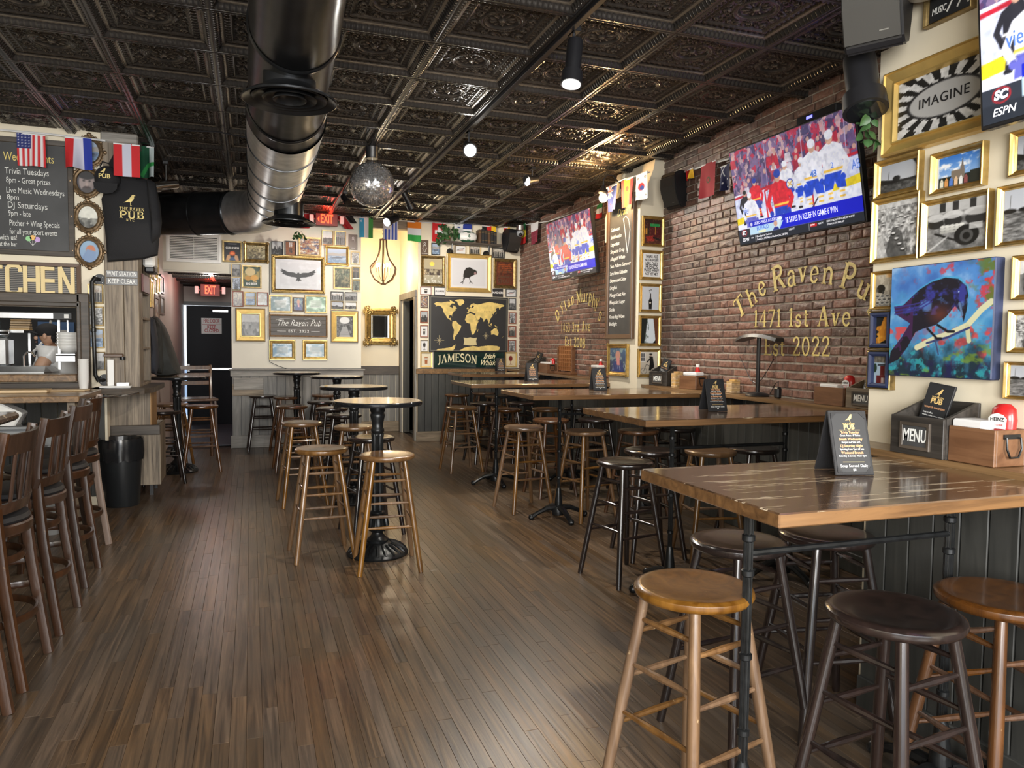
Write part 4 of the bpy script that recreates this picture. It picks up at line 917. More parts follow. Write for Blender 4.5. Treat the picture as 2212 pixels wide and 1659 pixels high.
# ---------------------------------------------------------------- plain walls
def wall(name,parts,m,label=None):
 mb=MB()
 for(x0,x1,y0,y1,z0,z1)in parts:mb.box(((x0+x1)/2,(y0+y1)/2,(z0+z1)/2),(x1-x0,y1-y0,z1-z0))
 o=mb.build(name,M[m]if isinstance(m,str)else m);tag(o,label,kind='structure');return o
wa0,wa1=float(ony(500,700,YB)[0]),float(ony(780,600,YB)[0])
wb0=float(ony(903,650,YB)[0])
HZ=float(ony(420,588,YB)[2])
wall_back=wall('wall_back',[(wa0,wa1,YB,YB+.14,0,ZC+.1),(XP,wa0,YB,YB+.14,HZ,ZC+.1)],'cream_grey','cream back wall crowded with framed pictures')
wall_map=wall('wall_rear',[(wb0,4.0,YB,YB+.14,0,ZC+.1)],'cream','cream back wall behind the world map')
wall_rec=wall('wall_recess',[(wa1-.3,wb0+.3,12.05,12.15,0,3.3),(wa1-.1,wa1,YB+.14,12.05,0,3.3)],'cream','cream wall of the chandelier recess')
Zd=float(onx(886,647,wb0+.05)[2])
wall_door=wall('wall_recess_side',[(wb0+.0,wb0+.12,YB+.14,10.85,0,3.3),(wb0,wb0+.12,10.85,11.85,Zd,3.3),(wb0,wb0+.12,11.85,12.05,0,3.3)],'cream','cream side wall of the recess with a door opening')
MB().box(((wa1+wb0)/2,11.4,3.33),(1.4,1.6,.06)).build('ceiling_recess',M['cream'])['kind']='structure'
wall('wall_closet',[(wb0+.12,3.6,10.8,12.1,0,.01),(3.5,3.6,10.8,12.1,0,2.5),(wb0+.1,3.6,12.05,12.15,0,2.5),(wb0+.12,3.6,10.79,12.1,2.4,2.5)],'darkboard','dark room beyond the recess door')
dr=struct('door_2','grey door casing in the side wall of the recess')
for y0,y1 in((11.85,11.97),(10.74,10.86)):MB().box((wb0-.012,(y0+y1)/2,Zd/2),(.03,y1-y0,Zd),ch=.004).build('door_casing',M['greyboard'],dr)
MB().box((wb0-.012,11.35,Zd+.05),(.03,1.24,.10),ch=.004).build('door_casing',M['greyboard'],dr)
MB().box((wb0+.06,11.80,Zd/2),(.10,.04,Zd-.02)).build('door_leaf',M['darkboard'],dr)
lz0,lz1=float(ony(840,494,YB)[2]),float(ony(840,475,YB)[2])
tag(MB().box(((wa1+wb0)/2,YB+.07,(lz0+lz1)/2),(wb0-wa1,.13,lz1-lz0),ch=.006).build('trim_lintel',M['barnwood_h']),'bare timber lintel over the chandelier recess',kind='structure')
wall_part=wall('wall_passage',[(XP-.08,XP,7.45,13.8,1.0,ZC+.1),(XP-.08,XP,8.06,13.8,0,1.0)],'mauve','partition running back to the fire exit')
dX0,dX1=float(ony(388,760,13.8)[0]),float(ony(500,760,13.8)[0])+.1
dZ=float(ony(440,660,13.8)[2])
wall('wall_exit',[(XP-.1,dX0,13.8,13.95,0,2.5),(dX0,dX1,13.8,13.95,dZ,2.5),(dX1,.2,13.8,13.95,0,2.5),(wa0,wa0+.1,YB+.14,13.8,0,2.5)],'mauve','greyish end wall around the fire door')
KY=7.25
kx1=float(ony(228,700,KY)[0]);cx1=float(ony(302,700,KY)[0])
hx1=float(ony(168,740,KY)[0]);hz0,hz1=float(ony(80,808,KY)[2]),float(ony(80,662,KY)[2])
wall_k=wall('wall_kitchen',[(-3.2,kx1,KY,KY+.12,hz1,ZC+.1),(-3.2,kx1,KY,KY+.12,0,hz0),(hx1,kx1,KY,KY+.12,hz0,hz1)],'cream','cream kitchen wall around the serving hatch')
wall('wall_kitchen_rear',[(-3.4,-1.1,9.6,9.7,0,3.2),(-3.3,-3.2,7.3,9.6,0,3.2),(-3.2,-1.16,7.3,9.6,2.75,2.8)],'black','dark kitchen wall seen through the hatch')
wall('wall_left',[(-3.3,-3.2,-2.6,7.3,0,3.3)],'cream','left wall of the bar, outside the frame')
col=struct('column','weathered oak clad column with the wait station sign')
cw=cx1-kx1
for a,b in((0,.55),(.55,1.)):
 MB().box((kx1+cw*(a+b)/2,KY+.10,2.12),(cw*(b-a)-.003,.24,2.20),ch=.004).build('board',M['barnwood'],col)
MB().box((kx1+cw/2,KY+.10,3.17),(cw+.02,.26,.09),ch=.01).build('capital',M['greyrail'],col)
yr0=float(onx(1873,950,XR)[1]);pn=onx(1903,113,XR);pn2=onx(1949,95,XR)
wall_r=wall('wall_chimney_breast',[(XR,XR+.12,-2.6,yr0,0,float(pn[2])),(XR,XR+.12,-2.6,float(pn2[1]),float(pn[2]),ZC+.1),(XR+.12,4.0,yr0-.12,yr0,0,float(pn[2]))],'cream','cream wall with the bird painting')
# ---------------------------------------------------------------- brick wall
wall_right=struct('wall_right','old brick wall with gold lettering',(3.524,0,0),-BRK)
MB().box((.08,6.5,1.62),(.15,8.7,3.26)).build('mortar_bed',M['mortar'],wall_right)['kind']='structure'
def brick_verts(rd,y,z,L,H):
 j=lambda s:(rd.random()-.5)*s
 d=.003+rd.random()*.006;c=.005
 pts=[]
 for(sy,sz)in((0,0),(1,0),(1,1),(0,1)):
  pts.append((.012,y+sy*L,z+sz*H))
 for(sy,sz)in((0,0),(1,0),(1,1),(0,1)):
  pts.append((-d+c+j(.002),y+sy*L+j(.004),z+sz*H+j(.004)))
 for(sy,sz)in((0,0),(1,0),(1,1),(0,1)):
  pts.append((-d+j(.003),y+c+sy*(L-2*c)+j(.003),z+c+sz*(H-2*c)+j(.003)))
 pts.append((-d-.002+j(.005),y+L*(.35+.3*rd.random()),z+H*.5))
 fs=[]
 for b in(0,4):
  for k in range(4):fs.append((b+k,b+4+k,b+4+(k+1)%4,b+(k+1)%4))
 for k in range(4):fs.append((8+k,12,8+(k+1)%4))
 return pts,fs
rd=random.Random(3);bricks=[]
z=1.075;row=0;PH=.0618
while z<ZC+.02:
 hdr=row%6==5;clean=2<=row<=4
 pl=.104 if hdr else.207
 g=.0145 if clean else.0105
 y=2.32-rd.random()*pl
 if row%2:y-=pl/2
 while y<YB+.05:
  l=pl*(.93+.14*rd.random())
  if not(6.40<y and y+l<6.72):
   w=(3.524+.032*(y+l/2),y+l/2,z+PH/2);p=proj(w);ar=0
   if p and p[0]<1895 and(w[1]>6.72 or w[1]<6.35)and not(1585<p[0]<1880 and p[1]<500-.2*(p[0]-1600)):
    nrm=abs((np.array(w)-ORG)@np.array([-1,.032,0]))/np.linalg.norm(np.array(w)-ORG)
    ar=FPX**2*l*PH*nrm/p[2]**2
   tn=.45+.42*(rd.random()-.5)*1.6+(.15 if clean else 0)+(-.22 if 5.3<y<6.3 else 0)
   bricks.append((ar,y+g/2,z+g/2,l-g,PH-g,min(1,max(0,tn))))
  y+=l
 z+=PH;row+=1
bricks.sort(key=lambda b:-b[0])
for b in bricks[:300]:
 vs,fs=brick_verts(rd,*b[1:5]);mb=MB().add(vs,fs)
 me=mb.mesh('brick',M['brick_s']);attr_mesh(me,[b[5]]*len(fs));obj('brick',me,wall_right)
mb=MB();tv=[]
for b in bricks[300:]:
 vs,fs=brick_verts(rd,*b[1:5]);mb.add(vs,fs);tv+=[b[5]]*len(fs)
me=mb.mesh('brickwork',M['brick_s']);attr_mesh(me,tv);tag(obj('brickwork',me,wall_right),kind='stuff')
INV=Matrix.Translation((3.524,0,0))@Matrix.Rotation(-BRK,4,'Z');INV=INV.inverted()
def brick_local(px,py):
 q=INV@Vector(onbrick(px,py));return q.y,q.z
def mural_glyph(mb,ch,px,py,hpx,ang,sx=1.):
 yc,zc=brick_local(px,py);y2,z2=brick_local(px,py-hpx);h=z2-zc;h=abs(h)
 w=GL[ch][0]*sx;ca,sa=math.cos(math.radians(ang)),math.sin(math.radians(ang))
 mid=.32 if ch in 'aevnursx' else(.2 if ch in 'py' else.5)
 def X(u,v):
  a,b=(u*sx-w/2)*h,(v-mid)*h
  return(-.0125,yc-(a*ca-b*sa),zc+(a*sa+b*ca))
 for q in glyph_quads(ch,X):mb.add(q,[(0,1,2,3)])
def mural_line(mb,s,p0,p1,hpx,sx=1.,sp=.12):
 y0,z0=brick_local(*p0);y1,z1=brick_local(*p1);ya,za=brick_local(p0[0],p0[1]-hpx);h=za-z0
 tw=text_w(s,h,sp,sx)-sp*h;sc=abs(y1-y0)/tw;sl=(z1-z0)/(y1-y0)
 lettering(mb,s,h,lambda u,v:(-.0125,y0-u*sc,z0-sl*u*sc+v),sp,sx)
for nm,glyphs,lines in(('lettering_large',[('T',1601,662,46,33),('h',1626,640,44,30),('e',1649,624,48,26),('R',1684,600,54,12),('a',1713,602,52,6),('v',1737,594,50,3),('e',1762,594,52,-4),('n',1791,597,54,-8),('P',1836,597,56,-17),('u',1868,627,56,-27),('b',1896,660,56,-36)],[('1471 1st Ave',(1631,707),(1840,704),37,.9),('Est 2022',(1653,767),(1795,770),38,.85)]),('lettering_small',[('D',1206,681,26,42),('y',1216,666,25,38),('l',1223,660,26,32),('a',1231,655,25,26),('n',1239,649,25,20),('M',1253,641,30,12),('u',1263,643,28,2),('r',1270,643,28,-4),('p',1277,647,28,-10),('h',1285,650,30,-16),('y',1291,659,30,-22),("'",1295,655,30,-26),('s',1298,683,32,-34)],[('1453 3rd Ave',(1214,718),(1277,715),20,.8),('Est 2008',(1222,747),(1266,752),20,.8)])):
 mb=MB()
 for g in glyphs:mural_glyph(mb,*g)
 for s_,a,b,hp,sx in lines:mural_line(mb,s_,a,b,hp,sx)
 mb.build(nm,M['gold_paint'],wall_right,fix=False)
pil=struct('pillar','cream pillar carrying the draft chalkboard')
PX=3.47;py0,py1=6.27,6.86
MB().prism([(PX,1.0),(PX,2.744),(3.605,3.108),(3.62,3.2),(3.78,3.2),(3.78,1.0)],py0,py1).build('pillar_shaft',M['cream'],pil)
MB().prism([(PX,2.5),(PX-.005,2.74),(3.60,3.2),(3.78,3.2),(3.78,2.5)],py1,py1+.14).build('pillar_head',M['cream'],pil)
# ---------------------------------------------------------------- wainscots
def boards(parent,m,p0,p1,z0,z1,w,nrm,th=.014,gap=.006):
 p0=Vector((*p0,0));p1=Vector((*p1,0));L=(p1-p0).length;n=max(1,round(L/w));d=(p1-p0)/L
 ang=math.atan2(d.y,d.x);wd=L/n
 me=MB().box((0,0,0),(wd-gap,th,z1-z0),ch=.003).mesh('board',M[m])
 for i in range(n):
  c=p0+d*(wd*(i+.5))+Vector((*nrm,0))*(th/2)
  obj('board',me,parent,(c.x,c.y,(z0+z1)/2),(0,0,ang))
def beam(name,parent,m,p0,p1,z0,z1,nrm,th,ch=.004):
 p0=Vector((*p0,0));p1=Vector((*p1,0));L=(p1-p0).length;d=(p1-p0)/L;c=(p0+p1)/2+Vector((*nrm,0))*(th/2)
 o=MB().box((0,0,0),(L,th,z1-z0),ch=ch).build(name,M[m],parent);o.location=(c.x,c.y,(z0+z1)/2);o.rotation_euler=(0,0,math.atan2(d.y,d.x));return o
RZ=float(ony(640,797,YB)[2])
w1=struct('trim_1','grey washed plank wainscot under the picture wall')
MB().box(((wa0+wa1)/2,YB-.004,.55),(wa1-wa0,.006,1.05)).build('backing',M['black'],w1)
boards(w1,'greyboard',(wa0,YB-.008),(wa1,YB-.008),.16,RZ-.09,.115,(0,-1))
beam('rail',w1,'greyrail',(wa0-.02,YB-.008),(wa1+.03,YB-.008),RZ-.10,RZ-.02,(0,-1),.025)
beam('rail_cap',w1,'greyrail',(wa0-.04,YB-.008),(wa1+.05,YB-.008),RZ-.02,RZ,(0,-1),.05)
beam('baseboard',w1,'greyrail',(wa0-.02,YB-.008),(wa1+.02,YB-.008),0,.17,(0,-1),.03)
beam('patch_board',w1,'greyrail',(wa0+.02,YB-.024),(wa0+.40,YB-.024),RZ-.28,RZ-.12,(0,-1),.02)
beam('patch_board',w1,'barnwood_h',(wa0+.0,YB-.024),(wa0+.40,YB-.024),RZ-.36,RZ-.20,(0,-1),.016)
w2=struct('trim_2','charcoal plank wainscot with oak rail under the map')
MB().box(((wb0+3.9)/2,YB-.004,.55),(3.9-wb0,.006,1.05)).build('backing',M['black'],w2)
boards(w2,'darkboard',(wb0,YB-.008),(3.62,YB-.008),.15,RZ-.06,.10,(0,-1),gap=.004)
beam('rail',w2,'ledge',(wb0-.03,YB-.008),(3.66,YB-.008),RZ-.07,RZ+.0,(0,-1),.035)
beam('baseboard',w2,'barnwood_h',(wb0-.02,YB-.008),(3.62,YB-.008),0,.15,(0,-1),.03)
w3=struct('trim_3','grey plank wainscot at the back of the recess')
boards(w3,'greyboard',(wa1-.2,12.05),(wb0+.04,12.05),.17,RZ-.13,.11,(0,-1))
beam('rail',w3,'darkoak',(wa1-.2,12.05),(wb0+.04,12.05),RZ-.14,RZ-.0,(0,-1),.03)
beam('baseboard',w3,'barnwood_h',(wa1-.2,12.05),(wb0+.04,12.05),0,.17,(0,-1),.03)
w4=struct('trim_4','charcoal board wainscot under the brick wall ledge')
boards(w4,'darkboard',(bx(2.35)-.012,2.35),(bx(10.6)-.012,10.6),.12,1.03,.105,(-1,0),gap=.004)
beam('baseboard',w4,'darkboard',(bx(2.35)-.012,2.35),(bx(10.6)-.012,10.6),0,.13,(-1,0),.03)
w5=struct('trim_5','charcoal board wainscot under the chimney breast ledge')
boards(w5,'darkboard',(XR-.002,.2),(XR-.002,yr0-.02),.12,1.03,.105,(-1,0),gap=.004)
beam('baseboard',w5,'darkboard',(XR-.002,.2),(XR-.002,yr0-.02),0,.13,(-1,0),.03)
LZ=1.07
def ledge(name,label,y0,y1,xf,xb0,xb1,w):
 t=thing(name,label,'shelf',(0,0,0))
 mb=MB();A=[(xb0-w,y0),(xb0,y0),(xb1,y1),(xb1-w,y1)]
 mb.prism(A,LZ-.028,LZ,plane='XY');mb.build('top',M['tabletop']if False else M['ledge'],t);return t
lg=ledge('wall_ledge','long oak drink ledge fixed along the brick wall',yr0+.02,YB-.06,0,bx(yr0),bx(YB),.21)
for y in(2.9,4.9,7.4,9.2):
 MB().prism([(bx(y)-.13,LZ-.03),(bx(y),LZ-.03),(bx(y),LZ-.30)],y,y+.02).build('bracket',M['black'],lg)
lg2=ledge('wall_ledge','dark drink ledge under the bird painting',-.4,yr0+.02,0,XR,XR,.16)
# ---------------------------------------------------------------- bar stools
ZS=.73
def make_stool(wm,label):
 t=thing('bar_stool',label,'stool')
 R_=.176
 MB().lathe([(0,ZS-.036),(R_-.022,ZS-.036),(R_-.006,ZS-.030),(R_,ZS-.019),(R_-.002,ZS-.008),(R_-.012,ZS-.001),(R_-.022,ZS),(R_-.05,ZS-.003),(.06,ZS-.006),(0,ZS-.006)],40).build('seat',wm,t)
 tp,bt=.098,.190;zt=ZS-.03
 cs=[(-1,-1),(1,-1),(1,1),(-1,1)]
 at=lambda c,z:Vector((c[0]*(bt+(tp-bt)*z/zt),c[1]*(bt+(tp-bt)*z/zt),z))
 for c in cs:
  MB().tube([at(c,0),at(c,.03),at(c,.40),at(c,zt)],[.0150,.0165,.0185,.0160],12).build('leg',wm,t)
 for k in range(4):
  a,b=cs[k],cs[(k+1)%4]
  for z in((.285,.435,.575)if k%2==0 else(.325,.475,.615)):
   p,q=at(a,z),at(b,z);m_=(p+q)/2
   MB().tube([p,p.lerp(q,.12),p.lerp(q,.35),m_,p.lerp(q,.65),p.lerp(q,.88),q],[.0065,.0075,.0098,.0112,.0098,.0075,.0065],8).build('rung',wm,t)
 return t
def at_seat(px,py):p=onz(px,py,ZS);y=min(float(p[1]),10.40);return(max(-.855,min(float(p[0]),bx(y)-.215)),y,0)
STOOLS=[(694,966.6,'tan',4,'scuffed honey wood bar stool, aisle side of the nearest round table'),(836.4,979.6,'tan',-3,'honey wood bar stool directly in front of the nearest round pedestal table'),(652,910.8,'tan',6,'honey wood bar stool, second in the aisle row beside the round tables'),(765.8,919,'tan',-8,'honey wood bar stool between the nearest and the second round table'),(802.5,942.6,'black',10,'black bar stool tucked behind the pedestal of the nearest round table'),(630.4,875.5,'brown',3,'walnut bar stool, third in the aisle row beside the round tables'),(742.7,894.3,'black',-5,'black bar stool just behind the second round table pedestal'),(717,880,'black',12,'black bar stool in front of the third round table'),(695.5,866,'black',0,'black bar stool half hidden behind the third round table pedestal'),(698,850,'brown',5,'walnut bar stool by the wainscot, under the farthest round table'),(620,856,'brown',8,'walnut bar stool, fourth in the aisle row, by the farthest round table'),(566.8,850,'black',2,'black bar stool standing alone against the grey plank wainscot'),(435.4,874.7,'brown',3,'walnut bar stool standing in the aisle before the fire door'),(347,887,'black',10,'black bar stool beside the oak service box by the coats'),(363,871,'tan',-6,'honey wood bar stool under the round table by the hanging coats'),(996.9,878,'tan',5,'honey wood bar stool at the aisle end of the fourth long table'),(1093.8,882,'brown',-4,'walnut bar stool in front of the fourth long table, next to its iron leg'),(1131.4,919.7,'tan',8,'honey wood bar stool with a shaded seat at the third table aisle end'),(1265,929,'tan',14,'honey wood bar stool right of the iron leg of the third long table'),(1189.8,904.6,'brown',3,'walnut bar stool behind the iron leg under the third long table'),(1182,881.5,'tan',-6,'honey wood bar stool behind the third long table, nearer the ledge'),(1125.6,868.5,'black',4,'black bar stool in the shade under the fourth long table'),(1073.6,854,'tan',2,'honey wood bar stool between the fourth and the farthest long table'),(986.8,851,'brown',-2,'walnut bar stool at the aisle end of the farthest long table'),(1046,869,'black',6,'black bar stool between the two stools at the fourth table aisle end'),(1041,846.8,'brown',0,'walnut bar stool pushed under the farthest long table'),(1250,880,'black',3,'black bar stool near the ledge behind the third long table'),(1287.6,903.8,'black',-9,'black bar stool under the third long table, nearest to the ledge'),(1378.7,927.8,'brown',6,'walnut bar stool under the left corner of the second long table'),(1403,969.7,'black',-6,'very dark brown bar stool behind the black one, left of the second table iron leg'),(1350,994,'black',12,'black bar stool with a shiny seat at the aisle end of the second long table'),(1535,971,'tan',-12,'honey wood bar stool right of the second table iron leg, under its foot rail'),(1488,922,'black',2,'black bar stool behind the second long table with only its rim showing'),(1628,966,'black',-4,'black bar stool under the second long table near the dark bracket'),(1498,1262,'tan',14,'worn honey wood bar stool in front, its round seat half in shadow'),(1595,1164,'black',8,'dark brown bar stool behind the nearest table leg'),(1785,1148,'black',-10,'dark brown bar stool under the middle of the nearest long table'),(1932,1315,'black',6,'near black bar stool in front of the nearest long table'),(2165,1282,'brown',-8,'reddish walnut bar stool cut by the right edge of the photo')]
PROTO={}
for px,py,c,rz,lab in STOOLS:
 wm={'tan':M['stool_tan'],'brown':M['stool_brown'],'black':M['stool_black']}[c]
 L_=at_seat(px,py)
 if c not in PROTO:
  s_=make_stool(wm,lab);s_.location=L_;s_.rotation_euler=(0,0,math.radians(rz));PROTO[c]=s_;s_['group']='backless wooden bar stools'
 else:copy_tree(PROTO[c],L_,math.radians(rz),lab,'backless wooden bar stools')
# ---------------------------------------------------------------- rectangular high tables
TZ=1.05
def iron_leg(t,x,y,base_r=.24,cross=True):
 prof=[(.030,.06),(.034,.10),(.030,.16),(.024,.20),(.020,.24)]
 mb=MB();mb.lathe([(.0,.03)]+prof+[(.012,.26),(.012,TZ-.05),(.024,TZ-.045),(.024,TZ-.036),(0,TZ-.036)],16,(x,y,0))
 for k in range(6):
  a=k*PI/3;mb.tube([(x+.0105*math.cos(a),y+.0105*math.sin(a),.25),(x+.0105*math.cos(a),y+.0105*math.sin(a),TZ-.05)],.0045,6)
 for zc in(.34,.56,.80,.90):mb.lathe([(.012,zc-.012),(.0185,zc-.007),(.0185,zc+.007),(.012,zc+.012)],16,(x,y,0))
 lg_=mb.build('table_leg',M['iron'],t)
 mb=MB();mb.lathe([(.0,.10),(.05,.10),(.062,.07),(.055,.03),(0,.02)],16,(x,y,0))
 for k in range(4):
  a=k*PI/2+PI/4*0
  d=Vector((math.cos(a),math.sin(a),0));r_=base_r if k%2==0 else base_r*1.1
  c0=Vector((x,y,0))
  mb.tube([c0+d*.03+Vector((0,0,.09)),c0+d*r_*.45+Vector((0,0,.085)),c0+d*r_*.8+Vector((0,0,.05)),c0+d*r_+Vector((0,0,.022))],[.030,.026,.022,.024],8,sq=(1.,.8))
  mb.sphere(c0+d*r_+Vector((0,0,.022)),.026,8,6)
 mb.build('claw_base',M['iron'],t)
 MB().box((x,y,TZ-.04),(.20,.20,.008),ch=.002).build('top_plate',M['iron'],t)
def long_table(label,x0,x1,y0,y1,legs,rodz,rz=0.):
 cx,cy=(x0+x1)/2,(y0+y1)/2
 t=thing('high_table',label,'table',(cx,cy,0),rz,'long wooden high tables')
 L,D=x1-x0,y1-y0
 mb=MB();mb.box((0,0,TZ-.018),(L,D,.036),ch=.0035)
 o=mb.build('tabletop',[M['tabletop'],M['tableedge']],t)
 for p in o.data.polygons:
  if p.normal.z<.5:p.material_index=1
 for lx in legs:iron_leg(t,lx-cx,0)
 if len(legs)>1:MB().tube([(legs[0]-cx,0,rodz),(legs[1]-cx,0,rodz)],.010,8).build('foot_rail',M['iron'],t)
 return t
def lx_(px,py,Y):return float(ony(px,py,Y)[0])
c1=onz(1684,1110,TZ);c1b=onz(1395,1012,TZ)
T1y0,T1y1=float(c1[1]),float(c1b[1])
y1c=(T1y0+T1y1)/2
long_table('nearest long high table with a badly chipped dark lacquer top and orange edge',float(c1[0]),XR-.165,T1y0,T1y1,(lx_(1613,1300,y1c),lx_(2050,1180,y1c)),float(ony(1700,1187,y1c)[2]))
TB=[]
for lab,fl,bl,legpx,rod in(('second long high table from the front, set before the brick wall lettering',(1384.5,908.5),(1269.7,882.5),(1453,1719),(1600,962)),('third long high table from the front, by the cream pillar',(1144,855),(1083.7,841.5),(1209,1400),(1300,893)),('fourth long high table from the front, in the brick corner',(1011.4,830.5),(975.8,821.8),(1072,1235),(1130,858)),('farthest long high table, in front of the whiskey sign',(1009,809),(982,803.5),(1018,1150),(1060,835))):
 a=onz(*fl,TZ);b_=onz(*bl,TZ);y0=float(a[1]);y1=y0+.78;yc=y0+.39
 x0=float(a[0])+.03
 if 'farthest' in lab:x0,y0,y1,yc=2.55,9.15,9.9,9.52
 l0=lx_(legpx[0],900,yc);l1=lx_(legpx[1],900,yc)if legpx[1]<1500 or True else 0
 l1=min(max(l1,l0+.8),bx(yc)-.51)
 TB.append((x0,y0,y1))
 long_table(lab,x0,bx(yc)-.215,y0,y1,(l0,l1),float(ony(rod[0],rod[1],yc)[2]))
# ---------------------------------------------------------------- round pedestal tables
def make_round(label,d=.60):
 t=thing('pedestal_table',label,'table');r=d/2
 MB().lathe([(0,TZ-.032),(r-.03,TZ-.032),(r-.004,TZ-.030),(r,TZ-.024),(r,TZ-.006),(r-.006,TZ-.001),(r-.012,TZ)],56).build('table_rim',M['blackgloss'],t)
 MB().lathe([(r-.0115,TZ-.004),(r-.0115,TZ+.0005),(0,TZ+.0005)],56).build('tabletop',M['roundtop'],t)
 pr_=[(0,0),(.205,0),(.210,.012),(.200,.026),(.170,.045),(.120,.066),(.085,.078),(.070,.085),(.074,.10),(.058,.115),(.040,.135),(.036,.15),(.058,.165),(.066,.185),(.060,.22),(.048,.25),(.042,.27),(.050,.28),(.050,.29),(.040,.30)]
 MB().lathe(pr_,40).build('ornate_base',M['iron'],t)
 mb=MB()
 for k in range(22):
  a=2*PI*k/22;c,s_=math.cos(a),math.sin(a)
  mb.tube([(c*.195,s_*.195,.026),(c*.165,s_*.165,.052),(c*.125,s_*.125,.070),(c*.095,s_*.095,.080)],[.008,.012,.009,.004],6)
 for k in range(10):
  a=2*PI*k/10;c,s_=math.cos(a),math.sin(a)
  mb.tube([(c*.050,s_*.050,.16),(c*.070,s_*.070,.20),(c*.060,s_*.060,.25),(c*.052,s_*.052,.27)],[.006,.012,.009,.003],6)
 tag(mb.build('leaf_ornament',M['iron'],t),kind='stuff')
 MB().lathe([(.040,.295),(.040,.80),(.043,.81),(.043,.825),(.038,.83)],32,flute=.10).build('fluted_column',M['iron'],t)
 MB().lathe([(.038,.83),(.044,.84),(.044,.855),(.037,.865),(.039,.90),(.046,.93),(.050,.95),(.043,.965),(.050,.98),(.050,1.0),(.085,1.012),(.10,TZ-.032)],32).build('capital',M['iron'],t)
 return t
RT=make_round('nearest round pedestal table with a pale worn top and fluted iron column')
RT.location=(.805,5.02,0);RT['group']='round iron pedestal tables'
for(x,y,lab)in((.87,6.75,'second round pedestal table from the front, yellow streaks on its top'),(.945,8.85,'third round pedestal table in the row, top edge on'),(.56,10.02,'farthest round pedestal table, against the picture wall'),(-.77,8.87,'round pedestal table standing by the hanging coats')):
 copy_tree(RT,(x,y,0),.2,lab,'round iron pedestal tables')
# ---------------------------------------------------------------- bar chairs with slatted backs (back towards +x)
def make_chair(label,grey=False):
 t=thing('bar_chair',label,'chair');wm=M['chair']
 def post(y,m_):
  pts=[(.225,y,0),(.20,y,.18),(.165,y*.97,.45),(.145,y*.95,.68),(.14,y*.95,.80),(.155,y*.98,.92),(.185,y,1.06)]
  MB().tube(pts,[.020,.021,.022,.023,.022,.020,.017],8,sq=(1.15,.8)).build('rear_post',m_,t)
 post(-.205,wm);post(.205,M['chair_pale']if grey else wm)
 for y in(-1,1):MB().tube([(-.20,y*.20,0),(-.165,y*.175,.40),(-.15,y*.16,.64)],[.018,.02,.022],8,sq=(1.1,.9)).build('front_leg',wm,t)
 def bow(z0,z1,dx,x0,th=.02):
  mb=MB();n=12;F=[];
  for i in range(n+1):
   u=-1+2*i/n;y=u*.215;x=x0+dx*(1-u*u)
   F.append((x,y))
  vs=[];
  for(x,y)in F:vs+=[(x,y,z0),(x+th,y,z0),(x+th+.012,y,z1),(x+.012,y,z1)]
  fs=[]
  for i in range(n):
   for k in range(4):fs.append((4*i+k,4*i+(k+1)%4,4*i+4+(k+1)%4,4*i+4+k))
  fs+=[(0,1,2,3),(4*n+3,4*n+2,4*n+1,4*n)]
  mb.add(vs,fs);return mb
 bow(.965,1.05,.055,.155).build('top_rail',wm,t);bow(.725,.770,.050,.130).build('lower_rail',wm,t)
 for k in range(5):
  u=-.64+.32*k;y=u*.205;e=.052*(1-u*u)
  MB().box((.160+e,y,.868),(.012,.024,.215),Matrix.Rotation(.12,3,'Y'),ch=.003).build('slat',wm,t)
 MB().lathe([(0,.625),(.215,.625),(.222,.635),(.222,.665),(.215,.672),(0,.672)],40).build('seat_frame',wm,t)
 MB().lathe([(0,.670),(.205,.670),(.214,.683),(.206,.700),(.17,.711),(.08,.714),(0,.714)],40).build('seat_pad',M['leather'],t)
 for z_,r_ in((.52,.185),(.27,.228)):
  mb=MB();n=30
  mb.tube([(r_*math.cos(2*PI*k/n),r_*math.sin(2*PI*k/n),z_)for k in range(n+1)],.014,6,caps=False,sq=(.7,1.3))
  mb.build('bentwood_ring',wm,t)
 return t
CX=-1.115
CH=[(CX-.03,5.02+.0,'slatted bar chair, fourth from the front of the row at the bar'),(CX,4.27,'slatted bar chair, third from the front of the row at the bar'),(CX,3.65,'slatted bar chair, second from the front of the row at the bar'),(CX,3.05,'slatted bar chair nearest the camera, its back cut by the frame edge')]
ch=make_chair('far slatted bar chair with one bleached grey rear post',True);ch.location=(CX-.08,5.62,0);ch.rotation_euler=(0,0,-.06);ch['group']='slatted bar chairs along the bar'
ch2=make_chair(CH[0][2]);ch2.location=(*CH[0][:2],0);ch2['group']='slatted bar chairs along the bar'
for x,y,lab in CH[1:]:copy_tree(ch2,(x,y,0),0,lab,'slatted bar chairs along the bar')
t=thing('wooden_chair','reddish tall wooden chair beyond the round table by the coats','chair',(-.62,9.75,0),.2)
for x in(-.19,.19):
 MB().tube([(x,.2,0),(x*.95,.17,.74),(x,.27,1.14)],.018,6).build('rear_post',M['stool_brown'],t)
 MB().tube([(x,-.2,0),(x*.92,-.17,.72)],.018,6).build('front_leg',M['stool_brown'],t)
MB().box((0,0,.735),(.42,.42,.03),ch=.008).build('seat',M['stool_brown'],t)
for z in(.92,1.02,1.11):MB().box((0,.225,z),(.37,.014,.05),ch=.003).build('slat',M['stool_brown'],t)
for x in(-.185,.185):MB().box((x,0,.3),(.02,.37,.025)).build('rail',M['stool_brown'],t)
MB().box((0,-.185,.3),(.37,.02,.025)).build('rail',M['stool_brown'],t)
